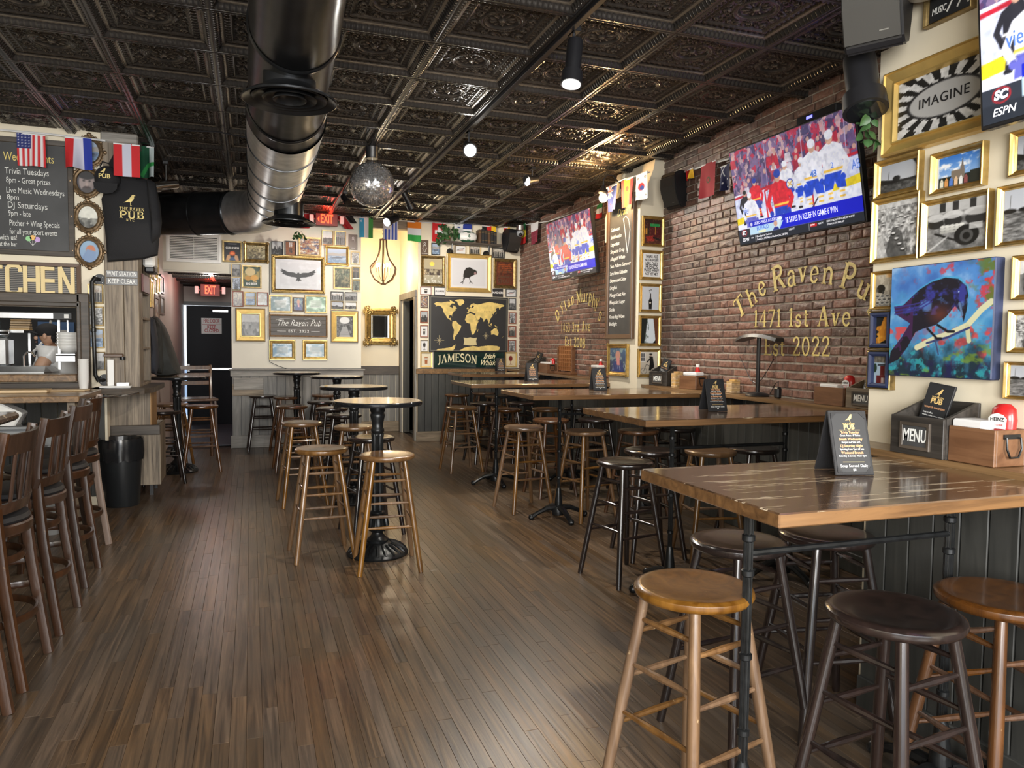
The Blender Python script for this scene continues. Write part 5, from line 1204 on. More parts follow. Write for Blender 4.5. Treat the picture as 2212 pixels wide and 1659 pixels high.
# ---------------------------------------------------------------- pictures on the walls
class Surf:
 """a wall face: maps photo pixels to points on it and gives the turn for things hung there"""
 def __init__(s,f,rz):s.f=f;s.rz=rz
 def rect(s,x0,y0,x1,y1):
  xm,ym=(x0+x1)/2,(y0+y1)/2
  c=Vector(s.f(xm,ym));l=Vector(s.f(x0,ym));r=Vector(s.f(x1,ym));t=Vector(s.f(xm,y0));b=Vector(s.f(xm,y1))
  c=(l+r)/2;c.z=(t.z+b.z)/2
  return c,(r-l).length,t.z-b.z
SA=Surf(lambda x,y:ony(x,y,YB),0.)
SR=Surf(lambda x,y:onx(x,y,XR),-PI/2)
SP=Surf(lambda x,y:ony(x,y,py0),0.)
SPX=Surf(lambda x,y:onx(x,y,PX),-PI/2)
SK=Surf(lambda x,y:ony(x,y,KY),0.)
SB=Surf(lambda x,y:onbrick(x,y),-PI/2-BRK)
SL=Surf(lambda x,y:onx(x,y,XP),PI/2)
def frame_mb(w,h,fw,dp,style):
 """mitred moulding, outer size w x h, face width fw, depth dp; local y=0 is the wall, front at -dp"""
 if style=='flat':pr=[(0,0),(0,-dp*.8),(fw*.08,-dp),(fw*.9,-dp*.92),(fw,-dp*.7),(fw,0)]
 elif style=='scoop':pr=[(0,0),(0,-dp*.9),(fw*.12,-dp),(fw*.25,-dp*.98),(fw*.45,-dp*.72),(fw*.75,-dp*.55),(fw*.8,-dp*.65),(fw,-dp*.45),(fw,0)]
 elif style=='bold':pr=[(0,0),(0,-dp*.7),(fw*.06,-dp*.95),(fw*.14,-dp),(fw*.2,-dp*.85),(fw*.74,-dp*.62),(fw*.8,-dp*.80),(fw*.9,-dp*.80),(fw,-dp*.5),(fw,0)]
 else:pr=[(0,0),(0,-dp),(fw*.5,-dp*1.08),(fw,-dp*.9),(fw,0)]
 mb=MB();n=len(pr)
 cs=[(-1,-1),(1,-1),(1,1),(-1,1)];vs=[]
 for(a,d)in pr:
  for(sx,sz)in cs:vs.append((sx*(w/2-a),d,sz*(h/2-a)))
 fs=[]
 for i in range(n-1):
  for k in range(4):fs.append((i*4+k,i*4+(k+1)%4,i*4+4+(k+1)%4,i*4+4+k))
 mb.add(vs,fs);return mb
def res_for(w,h,n=46):
 if w>=h:return n,max(10,int(n*h/w))
 return max(10,int(n*w/h)),n
SEED=[100]
def picture(surf,box,label,fmat,paint,fw=.14,dp=.022,style='flat',mtname=None,matw=0.,matcol=None,n=44,name='picture_frame',cat='picture',group=None,glass=False,tilt=0.,kw={},res=None,ornate=None,inner=None,off=0.):
 c,w,h=surf.rect(*box)
 t=thing(name,label,cat,c,surf.rz,group)
 if tilt:t.rotation_euler[1]=tilt
 fwm=fw*min(w,h)
 o=frame_mb(w,h,fwm,dp,style).build('frame',M[fmat]if isinstance(fmat,str)else fmat,t)
 if off:pass
 iw,ih=w-2*fwm+.004,h-2*fwm+.004
 SEED[0]+=1
 if matw:
  mm=matw*min(iw,ih)
  frame_mb(iw,ih,mm,dp*.35,'x').build('mat',M[matcol or 'matwhite'],t);iw-=2*mm-.002;ih-=2*mm-.002
 if callable(paint):
  rw,rh=res or res_for(iw,ih,n)
  r=Ras(rw,rh,asp=iw/ih,seed=SEED[0]);r=paint(r,**kw)or r
  p=obj('print',pic_mesh('print',r,iw,ih,M[mtname or 'print']),t,(0,-dp*.4,0))
 elif paint is not None:p=MB().box((0,-dp*.4,0),(iw,.002,ih)).build('panel',M[paint],t)
 if ornate:
  k=ornate*min(w,h)
  for sx in(-1,1):
   for sz in(-1,1):
    mb=MB();a=Vector((sx*(w/2-k*.28),-dp*.95,sz*(h/2-k*.28)))
    mb.sphere(a,k*.22,8,6,sc=(1,.5,1))
    for q in range(5):
     an=math.atan2(sz,sx)+(-1.7+.85*q)
     mb.sphere(a+Vector((math.cos(an)*k*.32,0,math.sin(an)*k*.32)),k*.15,7,5,sc=(1,.5,1))
    mb.build('corner_ornament',M[fmat],t)
 return t
def cropA(*b):return tuple(v/4.483+440 for v in b)
def cropB(a,b_,c,d):return(a/4.2545+760,b_/4.2545+430,c/4.2545+760,d/4.2545+430)
BW='small '
A=[((180,360,375,568),'gilt framed poster of a glowing orange pint on dark blue, beside the wall vent','gold_thin',p_beer,{}),((655,365,768,500),'black framed photo of dark figures against a grey sky, over the spread wing print','blackframe',p_silhouette,dict(fw=.07)),((788,362,895,505),'dark framed picture of a window in an orange brick front','blackframe',p_window,dict(fw=.07)),((918,325,1138,510),'thin gilt framed colourful collage above the spread wing print','gold_thin',p_colour,dict(fw=.10)),((1145,258,1257,405),'thin gilt framed old photo of a man outdoors, under the exit sign','gold_thin',p_photo,dict(fw=.09)),((1268,265,1377,410),'thin gilt framed old photo of a standing group, right of the man outdoors','gold_thin',p_people,dict(fw=.09,kw=dict(bg=(.62,.62,.62)))),((1423,465,1513,590),'thin gilt framed dark glossy photo at the recess edge, by the lake picture','gold_thin',p_street,dict(fw=.10)),((268,582,360,705),'upper of two small old photos left of the green beer poster','gold_thin',p_photo,dict(fw=.09)),((272,712,362,840),'lower of two small old photos left of the green beer poster','gold_thin',p_street,dict(fw=.09,kw=dict(tint=(.95,1,1.1)))),((368,598,560,818),'gilt framed green and yellow beer poster','gold_thin',p_bigbeer,dict(fw=.08)),((1255,615,1430,828),'gilt framed green and brown sports picture right of the spread wing print','gold_thin',p_game,dict(fw=.09)),((1435,612,1515,730),'narrow gilt framed photo of a player at the recess edge','gold_thin',p_people,dict(fw=.11,kw=dict(bg=(.25,.25,.25)))),((1437,738,1517,850),'narrow gilt framed dark photo below the player photo','gold_thin',p_street,dict(fw=.11,kw=dict(tint=(.6,.65,.6)))),((277,848,385,998),'red framed pale print, left one of the three below the green beer poster','redframe',p_landscape,dict(fw=.09,kw=dict(a=(.7,.7,.68),b=(.4,.38,.4),c=(.85,.83,.78)))),((395,855,505,990),'olive framed seashore print, middle one of the three below the beer poster','gold_old',p_lake,dict(fw=.09)),((515,858,625,992),'red framed washed out print, right one of the three below the beer poster','redframe',p_glare,dict(fw=.09,kw=dict(a=(.72,.72,.72)))),((632,885,855,1055),'gilt framed glazed picture mirroring the street window, under the spread wing print','gold_thin',p_glare,dict(fw=.10)),((865,908,968,1042),'small brown picture between the two glazed pictures','brownframe',p_portrait,dict(fw=.08)),((978,888,1195,1062),'gilt framed glazed picture with a green reflection','gold_thin',p_glare,dict(fw=.09,kw=dict(a=(.42,.55,.46),b=(.80,.90,.84)))),((1230,852,1352,938),'small black and white photo, top left of the block of four','blackframe',p_people,dict(fw=.08,kw=dict(bg=(.8,.8,.8)))),((1365,858,1485,940),'small black and white photo, top right of the block of four','blackframe',p_photo,dict(fw=.08)),((1232,945,1355,1028),'small grey harbour photo, bottom left of the block of four','gold_thin',p_harbour,dict(fw=.07)),((1367,952,1480,1028),'small grey hillside photo, bottom right of the block of four','gold_thin',p_photo,dict(fw=.07)),((633,1320,888,1515),'dark gilt framed glazed document, left one below the wooden sign','gold_leaf',p_glare,dict(fw=.17,style='scoop',kw=dict(a=(.45,.58,.68)))),((957,1323,1198,1515),'dark gilt framed glazed document, right one below the wooden sign','gold_leaf',p_glare,dict(fw=.17,style='scoop',kw=dict(a=(.55,.66,.72)))),]
for b,lab,fm,pt,kw in A:
 kw=dict(kw);
 if 'fw' not in kw:kw['fw']=.10
 picture(SA,cropA(*b),lab,fm,pt,n=34,group='framed pictures on the back wall',**kw)
picture(SA,cropA(385,375,628,572),'ornate gilt framed brown hunting landscape beside the beer posters','gold_old',p_landscape,fw=.16,style='scoop',ornate=.22,dp=.035,n=40)
picture(SA,cropA(1175,415,1403,600),'ornate gilt framed blue lake painting with a boat','gold_leaf',p_lake,fw=.13,style='scoop',ornate=.2,dp=.03,n=40)
big=picture(SA,cropA(655,505,1172,868),'large beaded frame with a black bird spreading its wings on white','gold_old',p_ravenflight,fw=.105,style='scoop',dp=.035,n=120)
c,w,h=SA.rect(*cropA(655,505,1172,868));mb=MB()
k=.105*h*.62
for i in range(46):
 for s_ in(-1,1):mb.sphere(((-.5+(i+.5)/46)*(w-2*k),-.032,s_*(h/2-k*.75)),.0085,6,4)
for i in range(30):
 for s_ in(-1,1):mb.sphere((s_*(w/2-k*.75),-.032,(-.5+(i+.5)/30)*(h-2*k)),.0085,6,4)
tag(mb.build('beading',M['gold_flat'],big),kind='stuff')
for b,lab,pt in(((312,1018,593,1330),'wide gold framed photo of tall trees, at the passage end of the wall',p_photo),((1235,1042,1492,1340),'wide gold framed photo of a long staircase, at the recess end of the wall',p_stairs)):
 o=picture(SA,cropA(*b),lab,'gold_flat',pt,fw=.20,style='bold',dp=.035,n=50)
 c,w,h=SA.rect(*cropA(*b));frame_mb(w+.012,h+.012,.028,.02,'x').build('outer_rim',M['brownframe'],o)
c,w,h=SA.rect(*cropA(632,1075,1198,1292))
t=thing('wooden_sign','dark wooden sign with white script lettering among the pictures','sign',c)
frame_mb(w,h,.022,.03,'x').build('frame',M['ledge'],t)
for i in range(5):MB().box((0,-.010,h/2-.02-(h-.04)*(i+.5)/5),(w-.04,.014,(h-.04)/5-.002),ch=.002).build('board',M['darkoak'],t)
text('lettering','The Raven Pub',.118,M['whiteink'],t,(0,-.019,.035),shear=.45,sx=.82,bold=-.001)
text('lettering','EST. 2022',.052,M['whiteink'],t,(0,-.019,-.075),sp=1.3,bold=.001)
mb=MB()
for s_ in(-1,1):mb.box((s_*w*.29,-.019,-.075),(w*.15,.002,.005))
mb.line=None;mb.build('rule',M['whiteink'],t)
mb=MB();mb.tube([(-.30,-.019,.075),(-.24,-.019,.095),(-.12,-.019,.092),(-.06,-.019,.085)],.0025,5);mb.tube([(-.06,-.019,.02),(.0,-.019,-.005),(.05,-.019,-.012)],.0025,5);mb.tube([(.08,-.019,.09),(.15,-.019,.10),(.22,-.019,.085)],.0025,5)
mb.build('flourish',M['whiteink'],t)
for srf,b,lab,fem in((SA,cropA(1403,300,1488,447),'brown rest room plaque with a white outlined man',False),(SA,cropB(632,378,702,515),'brown rest room plaque with a white outlined woman',True)):
 c,w,h=srf.rect(*b);t=thing('restroom_plaque',lab,'sign',c)
 MB().box((0,-.008,0),(w,.016,h),ch=.003).build('plaque',M['brownframe'],t)
 mb=MB();s_=h*.30;y_=-.0175
 mb.tube([(s_*.22*math.cos(a*.7),y_,h*.27+s_*.22*math.sin(a*.7))for a in range(10)],.0035,5)
 o_=[(-.28,.55),(.28,.55),(.36,-.1),(.22,-.1),(.2,-.9),(.02,-.9),(-.02,-.9),(-.2,-.9),(-.22,-.1),(-.36,-.1),(-.28,.55)]if not fem else[(-.2,.55),(.2,.55),(.5,-.35),(.2,-.35),(.16,-.95),(-.16,-.95),(-.2,-.35),(-.5,-.35),(-.2,.55)]
 mb.tube([(a*s_,y_,b_*s_-.0)for a,b_ in o_],.0032,5);mb.build('figure',M['whiteink'],t)
 text('lettering','WOMEN' if fem else 'MEN',h*.10,M['whiteink'],t,(0,-.0172,-h*.40))
# ------- pictures around the map
Bm=[((730,403,810,515),'small dark framed brown seascape under the left shelf bracket','blackframe',p_lake,dict(fw=.1)),((945,428,1048,508),'small silver framed photo of a leaping fish, under the shelf','gold_thin',p_glassdrawing,dict(kw=dict(kind=3,fill=(.2,.2,.2)),fw=.08)),((1078,432,1180,510),'small silver framed old group photo under the shelf','gold_thin',p_people,dict(fw=.08)),((1285,450,1400,543),'small black framed old team photo below the loudspeaker','blackframe',p_people,dict(fw=.08)),((628,805,730,882),'red framed drawing of a whisky tumbler above the map corner','redframe',p_glassdrawing,dict(fw=.09)),((755,810,857,885),'grey framed white card with a small black brewery label','blackframe',p_glassdrawing,dict(fw=.07,kw=dict(kind=9))),((1413,830,1508,900),'thin framed drawing of a pipe, at the brick corner','blackframe',p_glassdrawing,dict(kw=dict(kind=3),fw=.07)),((630,890,698,1000),'dark framed picture of bottles, top of the column left of the map','brownframe',p_colour,dict(fw=.1)),((627,1028,700,1137),'red framed stout bottle picture, second in the column left of the map','redframe',p_silhouette,dict(fw=.1)),((627,1160,700,1270),'red framed picture of a dark pint, third in the column left of the map','redframe',p_glassdrawing,dict(fw=.1)),((630,1295,700,1402),'grey framed drawing of a stemmed glass, fourth in the column left of the map','gold_thin',p_glassdrawing,dict(kw=dict(kind=2),fw=.08)),((628,1407,735,1547),'gilt framed drawing of a tawny cocktail beside the whiskey sign','gold_flat',p_glassdrawing,dict(kw=dict(fill=(.62,.34,.14),paper=(.86,.82,.72)),fw=.10)),((1440,913,1505,1018),'dark framed photo, top of the column right of the map','blackframe',p_photo,dict(fw=.08)),((1440,1042,1508,1146),'red framed street photo, second in the column right of the map','redframe',p_street,dict(fw=.1)),((1437,1165,1507,1270),'red framed player photo, third in the column right of the map','redframe',p_people,dict(fw=.1)),((1433,1295,1505,1402),'red framed action photo, fourth in the column right of the map','redframe',p_street,dict(fw=.1)),((1403,1407,1513,1543),'gilt framed drawing of a red wine glass at the brick corner','gold_flat',p_glassdrawing,dict(kw=dict(kind=2,fill=(.45,.12,.08),paper=(.86,.80,.66)),fw=.10))]
for b,lab,fm,pt,kw in Bm:picture(SA,cropB(*b),lab,fm,pt,n=26,group='small frames around the map',**kw)
picture(SA,cropB(632,522,855,803),'dark gilt framed horse race picture with a glowing sun, left of the crow','gold_old',p_horses,fw=.12,style='scoop',dp=.035,n=50)
picture(SA,cropB(868,508,1278,855),'wide gold framed white print of a hunched black crow','gold_flat',p_crowprint,fw=.115,style='bold',dp=.04,n=96)
o=picture(SA,cropB(1300,550,1508,822),'dark gilt framed orange brown stout advertisement right of the crow','gold_old',p_stout,fw=.13,style='scoop',dp=.035,n=40)
c,w,h=SA.rect(*cropB(1300,550,1508,822))
for tx,z_,s_ in(('OLD DUBLIN',.03,.04),('GUINNESS&CO',-.05,.05),('STOUT',-.115,.075)):text('lettering',tx,s_,M['brownframe'],o,(0,-.017,z_),sx=w*.62/(len(tx)*s_*.62),bold=.001)
c,w,h=SA.rect(*cropB(1293,825,1388,900));t=thing('cider_plaque','small dark plaque with white cider lettering under the crow print','sign',c)
MB().box((0,-.006,0),(w,.012,h),ch=.002).build('plaque',M['cardblack'],t);text('lettering','MAGNERS',.042,M['whiteink'],t,(0,-.0135,0),sx=.9,bold=.001)
c,w,h=SA.rect(*cropB(708,895,1430,1408));t=thing('world_map','dark grey world map poster with gold continents','map',c)
MB().box((0,-.008,0),(w,.016,h),ch=.002).build('board',M['slate'],t);obj('print',pic_mesh('print',art_map(),w-.004,h-.004,M['print']),t,(0,-.0165,0))
text('lettering','RUSSIA',.03,M['brownframe'],t,(w*.245,-.018,h*.235),sp=1.5);text('lettering','SCRATCH MAP',.018,M['brownframe'],t,(.02*w,-.018,-h*.305))if False else None
c,w,h=SA.rect(*cropB(748,1400,1400,1553));t=thing('whiskey_sign','green black whiskey sign with curved cream lettering under the map','sign',c)
MB().box((0,-.012,0),(w,.024,h),ch=.004).build('panel',mat('bottle_green_gloss',(.008,.028,.024),.12,coat=.5),t)
frame_mb(w,h,.012,.028,'x').build('frame',M['blackframe'],t)
mb=MB();hh=h*.50;W_=text_w('JAMESON',hh,.06,.95);sc=w*.56/W_
lettering(mb,'JAMESON',hh,lambda u,v:(-w/2+.05*w+u*sc,-.0255,-h*.27+v+.15*h*math.sin(PI*u/W_)-.0*u),.06,.95)
creamink=mat('cream_sign_ink',(.82,.72,.46),.5)
mb.build('lettering',creamink,t,fix=False)
text('lettering','Irish',.115,creamink,t,(w*.27,-.0255,h*.20),shear=.5,sx=.9,bold=.002);text('lettering','Whiskey',.115,creamink,t,(w*.285,-.0255,-h*.18),shear=.5,sx=.8,bold=.002)
# ------- pillar pictures
P_=[((1314,590,1534,890),'gilt framed still life with a green lamp, top of the pillar column',p_library),((1290,1258,1508,1545),'gilt framed dark bottle on pale grey, third down the pillar',p_bottle),((1282,1575,1500,1880),'gilt framed waterfall picture, fourth down the pillar',p_falls),((1272,1905,1494,2188),'gilt framed old photo of a man with a bicycle, lowest on the pillar',p_bikeman)]
for b,lab,pt in P_:
 bb=(b[0]/4.608+1100,b[1]/4.608+340,b[2]/4.608+1100,b[3]/4.608+340)
 picture(SP,bb,lab,'gold_leaf',pt,fw=.12,style='scoop',dp=.03,n=70,group='frames on the pillar')
bb=(1298/4.608+1100,928/4.608+340,1520/4.608+1100,1222/4.608+340)
o=picture(SP,bb,'gilt framed black and white friendship motto, second down the pillar','gold_leaf','matwhite',fw=.12,style='scoop',dp=.03);c,w,h=SP.rect(*bb)
for i,(tx,s_)in enumerate((('THERE ARE',.040),('NO STRANGERS',.034),('HERE. ONLY',.040),('FRIENDS',.058),('WHO HAVE',.040),('NOT YET MET',.036))):
 text('lettering',tx,s_,M['blackframe'],o,(0,-.0145,h*.29-i*h*.118),sx=(w*.66)/(len(tx)*s_*.66),bold=.0006)
picture(SPX,(1316,743,1359,812),'ornate pale gilt framed portrait below the draft chalkboard','gold_leaf',p_portrait,fw=.13,style='scoop',ornate=.18,dp=.03,n=50)
yL,yRr=float(onx(1315,600,PX)[1]),float(onx(1373,600,PX)[1]);zt_,zb_=float(onx(1372,416,PX)[2]),float(onx(1345,732,PX)[2])
c=Vector((PX-.001,(yL+yRr)/2,(zt_+zb_)/2));w,h=yL-yRr,zt_-zb_
t=thing('draft_chalkboard','tall brown framed chalkboard with the chalked draft list on the pillar','chalkboard',c,-PI/2)
frame_mb(w,h,.045,.035,'flat').build('frame',M['brownframe'],t)
MB().box((0,-.010,0),(w-.08,.014,h-.08)).build('slate',M['slate'],t)
text('lettering','Draft',.10,M['chalky'],t,(.03,-.019,h/2-.15),shear=.2)
lst=['Guinness','Smithwicks','Lagunitas','Sixpoint Crisp','Allagash White','Sam Adams Summer','Sierra Nevada Celebration','Downeast Cider','Dogfish','Mango Cart Ale','Bluepoint Lager','Stella','Kona Big Wave','Budlight']
for i,s_ in enumerate(lst):text('lettering',s_,.052,M['chalk'],t,(-w/2+.065,-.019,h/2-.30-i*(h-.42)/13.4),align='LEFT',sx=min(1,(w-.14)/(len(s_)*.026)),shear=.12)
mb=MB();mb.tube([(.05,-.019,h/2-.22),(.10,-.019,h/2-.20),(.16,-.019,h/2-.24),(.19,-.019,h/2-.34),(.17,-.019,h/2-.46),(.14,-.019,h/2-.56)],.004,5);mb.tube([(.05,-.019,h/2-.22),(.07,-.019,h/2-.27),(.10,-.019,h/2-.38),(.14,-.019,h/2-.54)],.004,5);mb.build('chalk_bird',M['chalk'],t)
# ------- chimney breast pictures
def cR(a,b_,c_,d,ox=1860,oy=280,k=5.185):return(a/k+ox,b_/k+oy,c_/k+ox,d/k+oy)
def quadrect(tl,tr,br,bl):
 P=[Vector(onx(*q,XR))for q in(tl,tr,br,bl)]
 y0=(P[0].y+P[3].y)/2;y1=(P[1].y+P[2].y)/2;z1=(P[0].z+P[1].z)/2;z0=(P[2].z+P[3].z)/2
 return Vector((XR,(y0+y1)/2,(z0+z1)/2)),y0-y1,z1-z0
class QS:
 rz=-PI/2
 def __init__(s,q):s.q=q
 def rect(s,*a):return quadrect(*s.q)
def Q(k,ox,oy,*p):return[(p[i]/k+ox,p[i+1]/k+oy)for i in range(0,8,2)]
RP=[([(1928,160),(2190,62),(2200,270),(1922,338)],'heavy gilt frame with a black and grey sunburst mosaic photo','gold_flat',p_sunburst,dict(fw=.17,style='bold',dp=.05,n=110)),(Q(5.185,1860,280,208,375,728,228,690,690,192,795),'gilt framed grey harbour view, below the sunburst frame','gold_leaf',p_harbour,dict(fw=.15,style='scoop',dp=.03)),(Q(5.185,1860,280,838,285,1446,128,1420,630,822,740),'gilt framed colour photo of a spired cathedral over painted houses','gold_leaf',p_cathedral,dict(fw=.14,style='scoop',dp=.03,n=90)),(Q(5.185,1860,280,172,800,722,690,692,1450,160,1505),'gilt framed photo of a street packed with old cars','gold_leaf',p_street,dict(fw=.09,style='scoop',dp=.03,n=90)),(Q(5.185,1860,280,738,812,1500,668,1475,1350,715,1440),'gilt framed photo of loaded vintage lorries','gold_leaf',p_oldcars,dict(fw=.085,style='scoop',dp=.03,n=90)),(Q(5.185,1860,280,1590,655,2200,525,2180,1225,1562,1340),'gilt framed photo of boats on rippled water, at the photo edge','gold_leaf',p_boats,dict(fw=.09,style='scoop',dp=.03)),(Q(5.185,1860,280,1730,35,2200,-80,2180,430,1712,555),'gilt framed picture just below the corner television','gold_leaf',p_harbour,dict(fw=.14,style='scoop',dp=.03)),(Q(5.185,1860,540,172,250,440,222,412,660,155,675),'small gilt framed cafe street photo left of the bird canvas','gold_leaf',p_cafe,dict(fw=.12,style='scoop',dp=.03)),(Q(5.185,1860,540,155,690,412,675,392,1115,133,1112),'gilt and navy frame with a gold island map on black','gold_old',p_island,dict(fw=.14,style='scoop',dp=.03)),(Q(5.185,1860,540,133,1130,392,1112,385,1570,107,1550),'gilt and navy frame with a red door cottage','gold_old',p_cottage,dict(fw=.15,style='scoop',dp=.03)),(Q(5.185,1860,540,1760,75,2200,20,2180,540,1740,570),'gilt frame right of the bird canvas, topmost of three','gold_leaf',p_photo,dict(fw=.14,style='scoop',dp=.03)),(Q(5.185,1860,540,1715,680,2170,650,2150,1150,1690,1165),'gilt frame right of the bird canvas, middle of three','gold_leaf',p_street,dict(fw=.14,style='scoop',dp=.03)),(Q(5.185,1860,540,1672,1250,2130,1260,2110,1700,1650,1660),'gilt framed seascape right of the bird canvas, lowest of three','gold_leaf',p_boats,dict(fw=.10,style='scoop',dp=.03))]
for q,lab,fm,pt,kw in RP:
 kw=dict(kw);kw.setdefault('n',60)
 o=picture(QS(q),(0,0,0,0),lab,fm,pt,group='gilt frames on the chimney breast',**kw)
 if pt is p_sunburst:text('lettering','IMAGINE',.048,M['blackframe'],o,(0,-.023,0),sp=1.1)
 if 'navy' in lab:
  c,w,h=quadrect(*q);frame_mb(w*.86,h*.90,.016,.031,'x').build('navy_fillet',mat('navy_fillet',(.02,.03,.08),.35),o)
c,w,h=quadrect((1945,579),(2172,557),(2163,822),(1938,810));t=thing('bird_painting','unframed canvas of a dark blue bird on a branch in bright colours','painting',c,-PI/2)
MB().box((0,-.022,0),(w,.044,h),ch=.004).build('stretcher',mat('canvas_side',(.03,.04,.09),.6,noise=.6,nscale=9),t)
obj('painting',pic_mesh('painting',art_canvas(),w-.006,h-.006,M['canvas']),t,(0,-.0445,0))
def on_pic(box,srf,txt,size,mt,dz,dx=0,**k):
 c,w,h=srf.rect(*box);return c
# ---------------------------------------------------------------- televisions
TVART=art_tv()
def tv_set(label,c,rz,tilt,w,text_on=True,back=.35):
 h=w*9/16
 t=thing('television',label,'television',c,rz,'wall televisions with the hockey broadcast')
 t.rotation_mode='XYZ';t.rotation_euler=Matrix.Rotation(rz,3,'Z').to_euler()if not tilt else(Matrix.Rotation(rz,3,'Z')@Matrix.Rotation(tilt,3,'X')).to_euler()
 MB().box((0,.022,0),(w+.022,.040,h+.024),ch=.004).build('housing',M['black'],t)
 MB().box((0,.055,-.02),(w*.6,.04,h*.6),ch=.01).build('back_cover',M['black'],t)
 obj('screen',pic_mesh('screen',TVART,w,h,M['screen']),t,(0,-.0005,0))
 MB().box((0,-.001,-h/2-.008),(.05,.004,.006)).build('logo_bar',M['steel'],t)
 wt=mat('screen_white',(.9,.9,.95),.4,emit=(.9,.92,1),es=.32)if 'screen_white' not in bpy.data.materials else bpy.data.materials['screen_white']
 yl=mat('screen_gold',(.9,.7,.2),.4,emit=(.85,.72,.25),es=.32)if 'screen_gold' not in bpy.data.materials else bpy.data.materials['screen_gold']
 bl=mat('screen_blue',(.1,.2,.6),.4,emit=(.08,.2,.62),es=.32)if 'screen_blue' not in bpy.data.materials else bpy.data.materials['screen_blue']
 def T(s,u,v,sz,m=wt,wd=None,sh=0.,al='LEFT',b=0.):
  sx=1 if wd is None else wd*w/(len(s)*sz*h*(.68 if s.isupper()else.56))
  return text('caption',s,sz*h,m,t,((u-.5)*w,-.0022,(.5-v)*h),align=al,sx=sx,shear=sh,ext=.0003,bold=b)
 T('18 SAVES IN RELIEF IN GAME 6 WIN',.43,.848,.082,wd=.555,b=.0003);T('UKKO-PEKKA LUUKKONEN',.155,.806,.045,wd=.275)
 T('BUFFALO',.175,.863,.060,bl,.125,b=.0003);T('SABRES',.19,.900,.032,yl,.085)
 T('SC',.034,.882,.055,sh=.2,b=.002);T('ESPN',.028,.957,.050,sh=.25,b=.0003);T('MLB',.115,.950,.020)
 T('Blue Jays vs Yankees',.165,.945,.028,wd=.19);T('Corbin (2-1, 3.93 ERA) vs Weathers (2-2, 3.00 ERA)',.165,.978,.028,wd=.36);T('7:05 CT',.45,.943,.026)
 T('ESPN',.622,.945,.024,wd=.042);T('MLB.TV',.68,.945,.024,wd=.05);T('ESPN IS NOW THE HOME OF MLB.TV',.745,.940,.026,wd=.24);T('STREAM IN THE ESPN APP',.745,.970,.024,wd=.16)
 T('vie',.07,.655,.105,bl,wd=.07);T('AB',.955,.50,.12,bl,wd=.06);T('43',.665,.475,.085,bl,b=.002);T('2',.815,.45,.075,bl)
 mb=MB();mb.box((0,.075+back/2,0),(.08,back,.06));mb.box((0,.08,0),(.30,.02,.22));mb.box((0,.075+back,0),(.22,.02,.26));mb.build('wall_arm',M['black'],t)
 return t
tv_set('big television with hockey players, before the large gold lettering',(3.262,3.95,2.483),-PI/2,.179,1.145,back=.24)
tv_set('smaller looking television tilted in the far brick corner',(3.41,7.775,2.548),-PI/2+.014,.139,1.19,back=.20)
a=onx(2107,272,2.10);w3=1.15;h3=w3*9/16
tv_set('television cut by the photo corner, over the sunburst frame',(2.10,float(a[1])-w3/2,float(a[2])+h3/2),-PI/2,.10,w3,back=.06)
p=ony(1800,240,3.95);t=thing('cable_box','dark cable box with a blue light above the big television','box',(3.36,3.75,2.86),-PI/2)
MB().box((0,0,0),(.34,.18,.05),ch=.005).build('case',M['black'],t);MB().box((-.05,-.091,.0),(.05,.004,.016)).build('display',mat('blue_display',(.1,.1,1),.4,emit=(.1,.1,1),es=2.5),t)
MB().box((0,.1,-.02),(.3,.2,.01)).build('shelf_plate',M['black'],t)
# ---------------------------------------------------------------- bunting
def hang_flag(kind,label,c,rz,w,h,fold=.02,seed=0,skew=0.,tilt=0.):
 t=thing('flag',label,'flag',c,rz,'strings of small national flags')
 ph=seed*1.7
 me=pic_mesh('cloth',flag(kind),w,h,M['cloth_print'],bow=lambda u,v:fold*(np.sin((u+.5)*5+ph)*(.35-v)+.4*np.sin((u)*9+ph*2)*(.5-v)))
 if skew:
  co=np.empty(len(me.vertices)*3);me.vertices.foreach_get('co',co);co=co.reshape(-1,3);co[:,0]+=skew*(h/2-co[:,2]);me.vertices.foreach_set('co',co.ravel())
 o=obj('cloth',me,t,(0,0,-h/2));o.rotation_euler[1]=tilt
 MB().box((0,.001,-.004),(w*1.01,.004,.010)).build('hem',M['matwhite'],t);return t
def flagpx(srf,kind,label,x0,y0,x1,y1,off=.03,**k):
 c,w,h=srf.rect(x0,y0,x1,y1);top=c.copy();top.z=c.z+h/2
 n=Vector((-math.sin(-srf.rz),-math.cos(srf.rz),0))if False else Vector((math.sin(srf.rz),-math.cos(srf.rz),0))
 return hang_flag(kind,label,top+n*off,srf.rz,w,h,**k)
SKF=Surf(lambda x,y:ony(x,y,KY-.06),0.)
SC_=Surf(lambda x,y:ony(x,y,7.0),0.)
flagpx(SKF,'usa','stars and stripes flag hanging over the events chalkboard',39,291,100,361,seed=1)
flagpx(SKF,'croat','red white and blue flag folded over at the oval frames',143,300,200,366,seed=2,fold=.05)
flagpx(SC_,'austria','red white red flag hanging in front of the black hooded jumper',247,313,303,383,seed=3,fold=.01)
flagpx(Surf(lambda x,y:ony(x,y,7.5),0.),'safrica','green flag gathered behind the red white red one',303,318,334,385,seed=4,fold=.05)
SAF=Surf(lambda x,y:ony(x,y,YB-.05),0.)
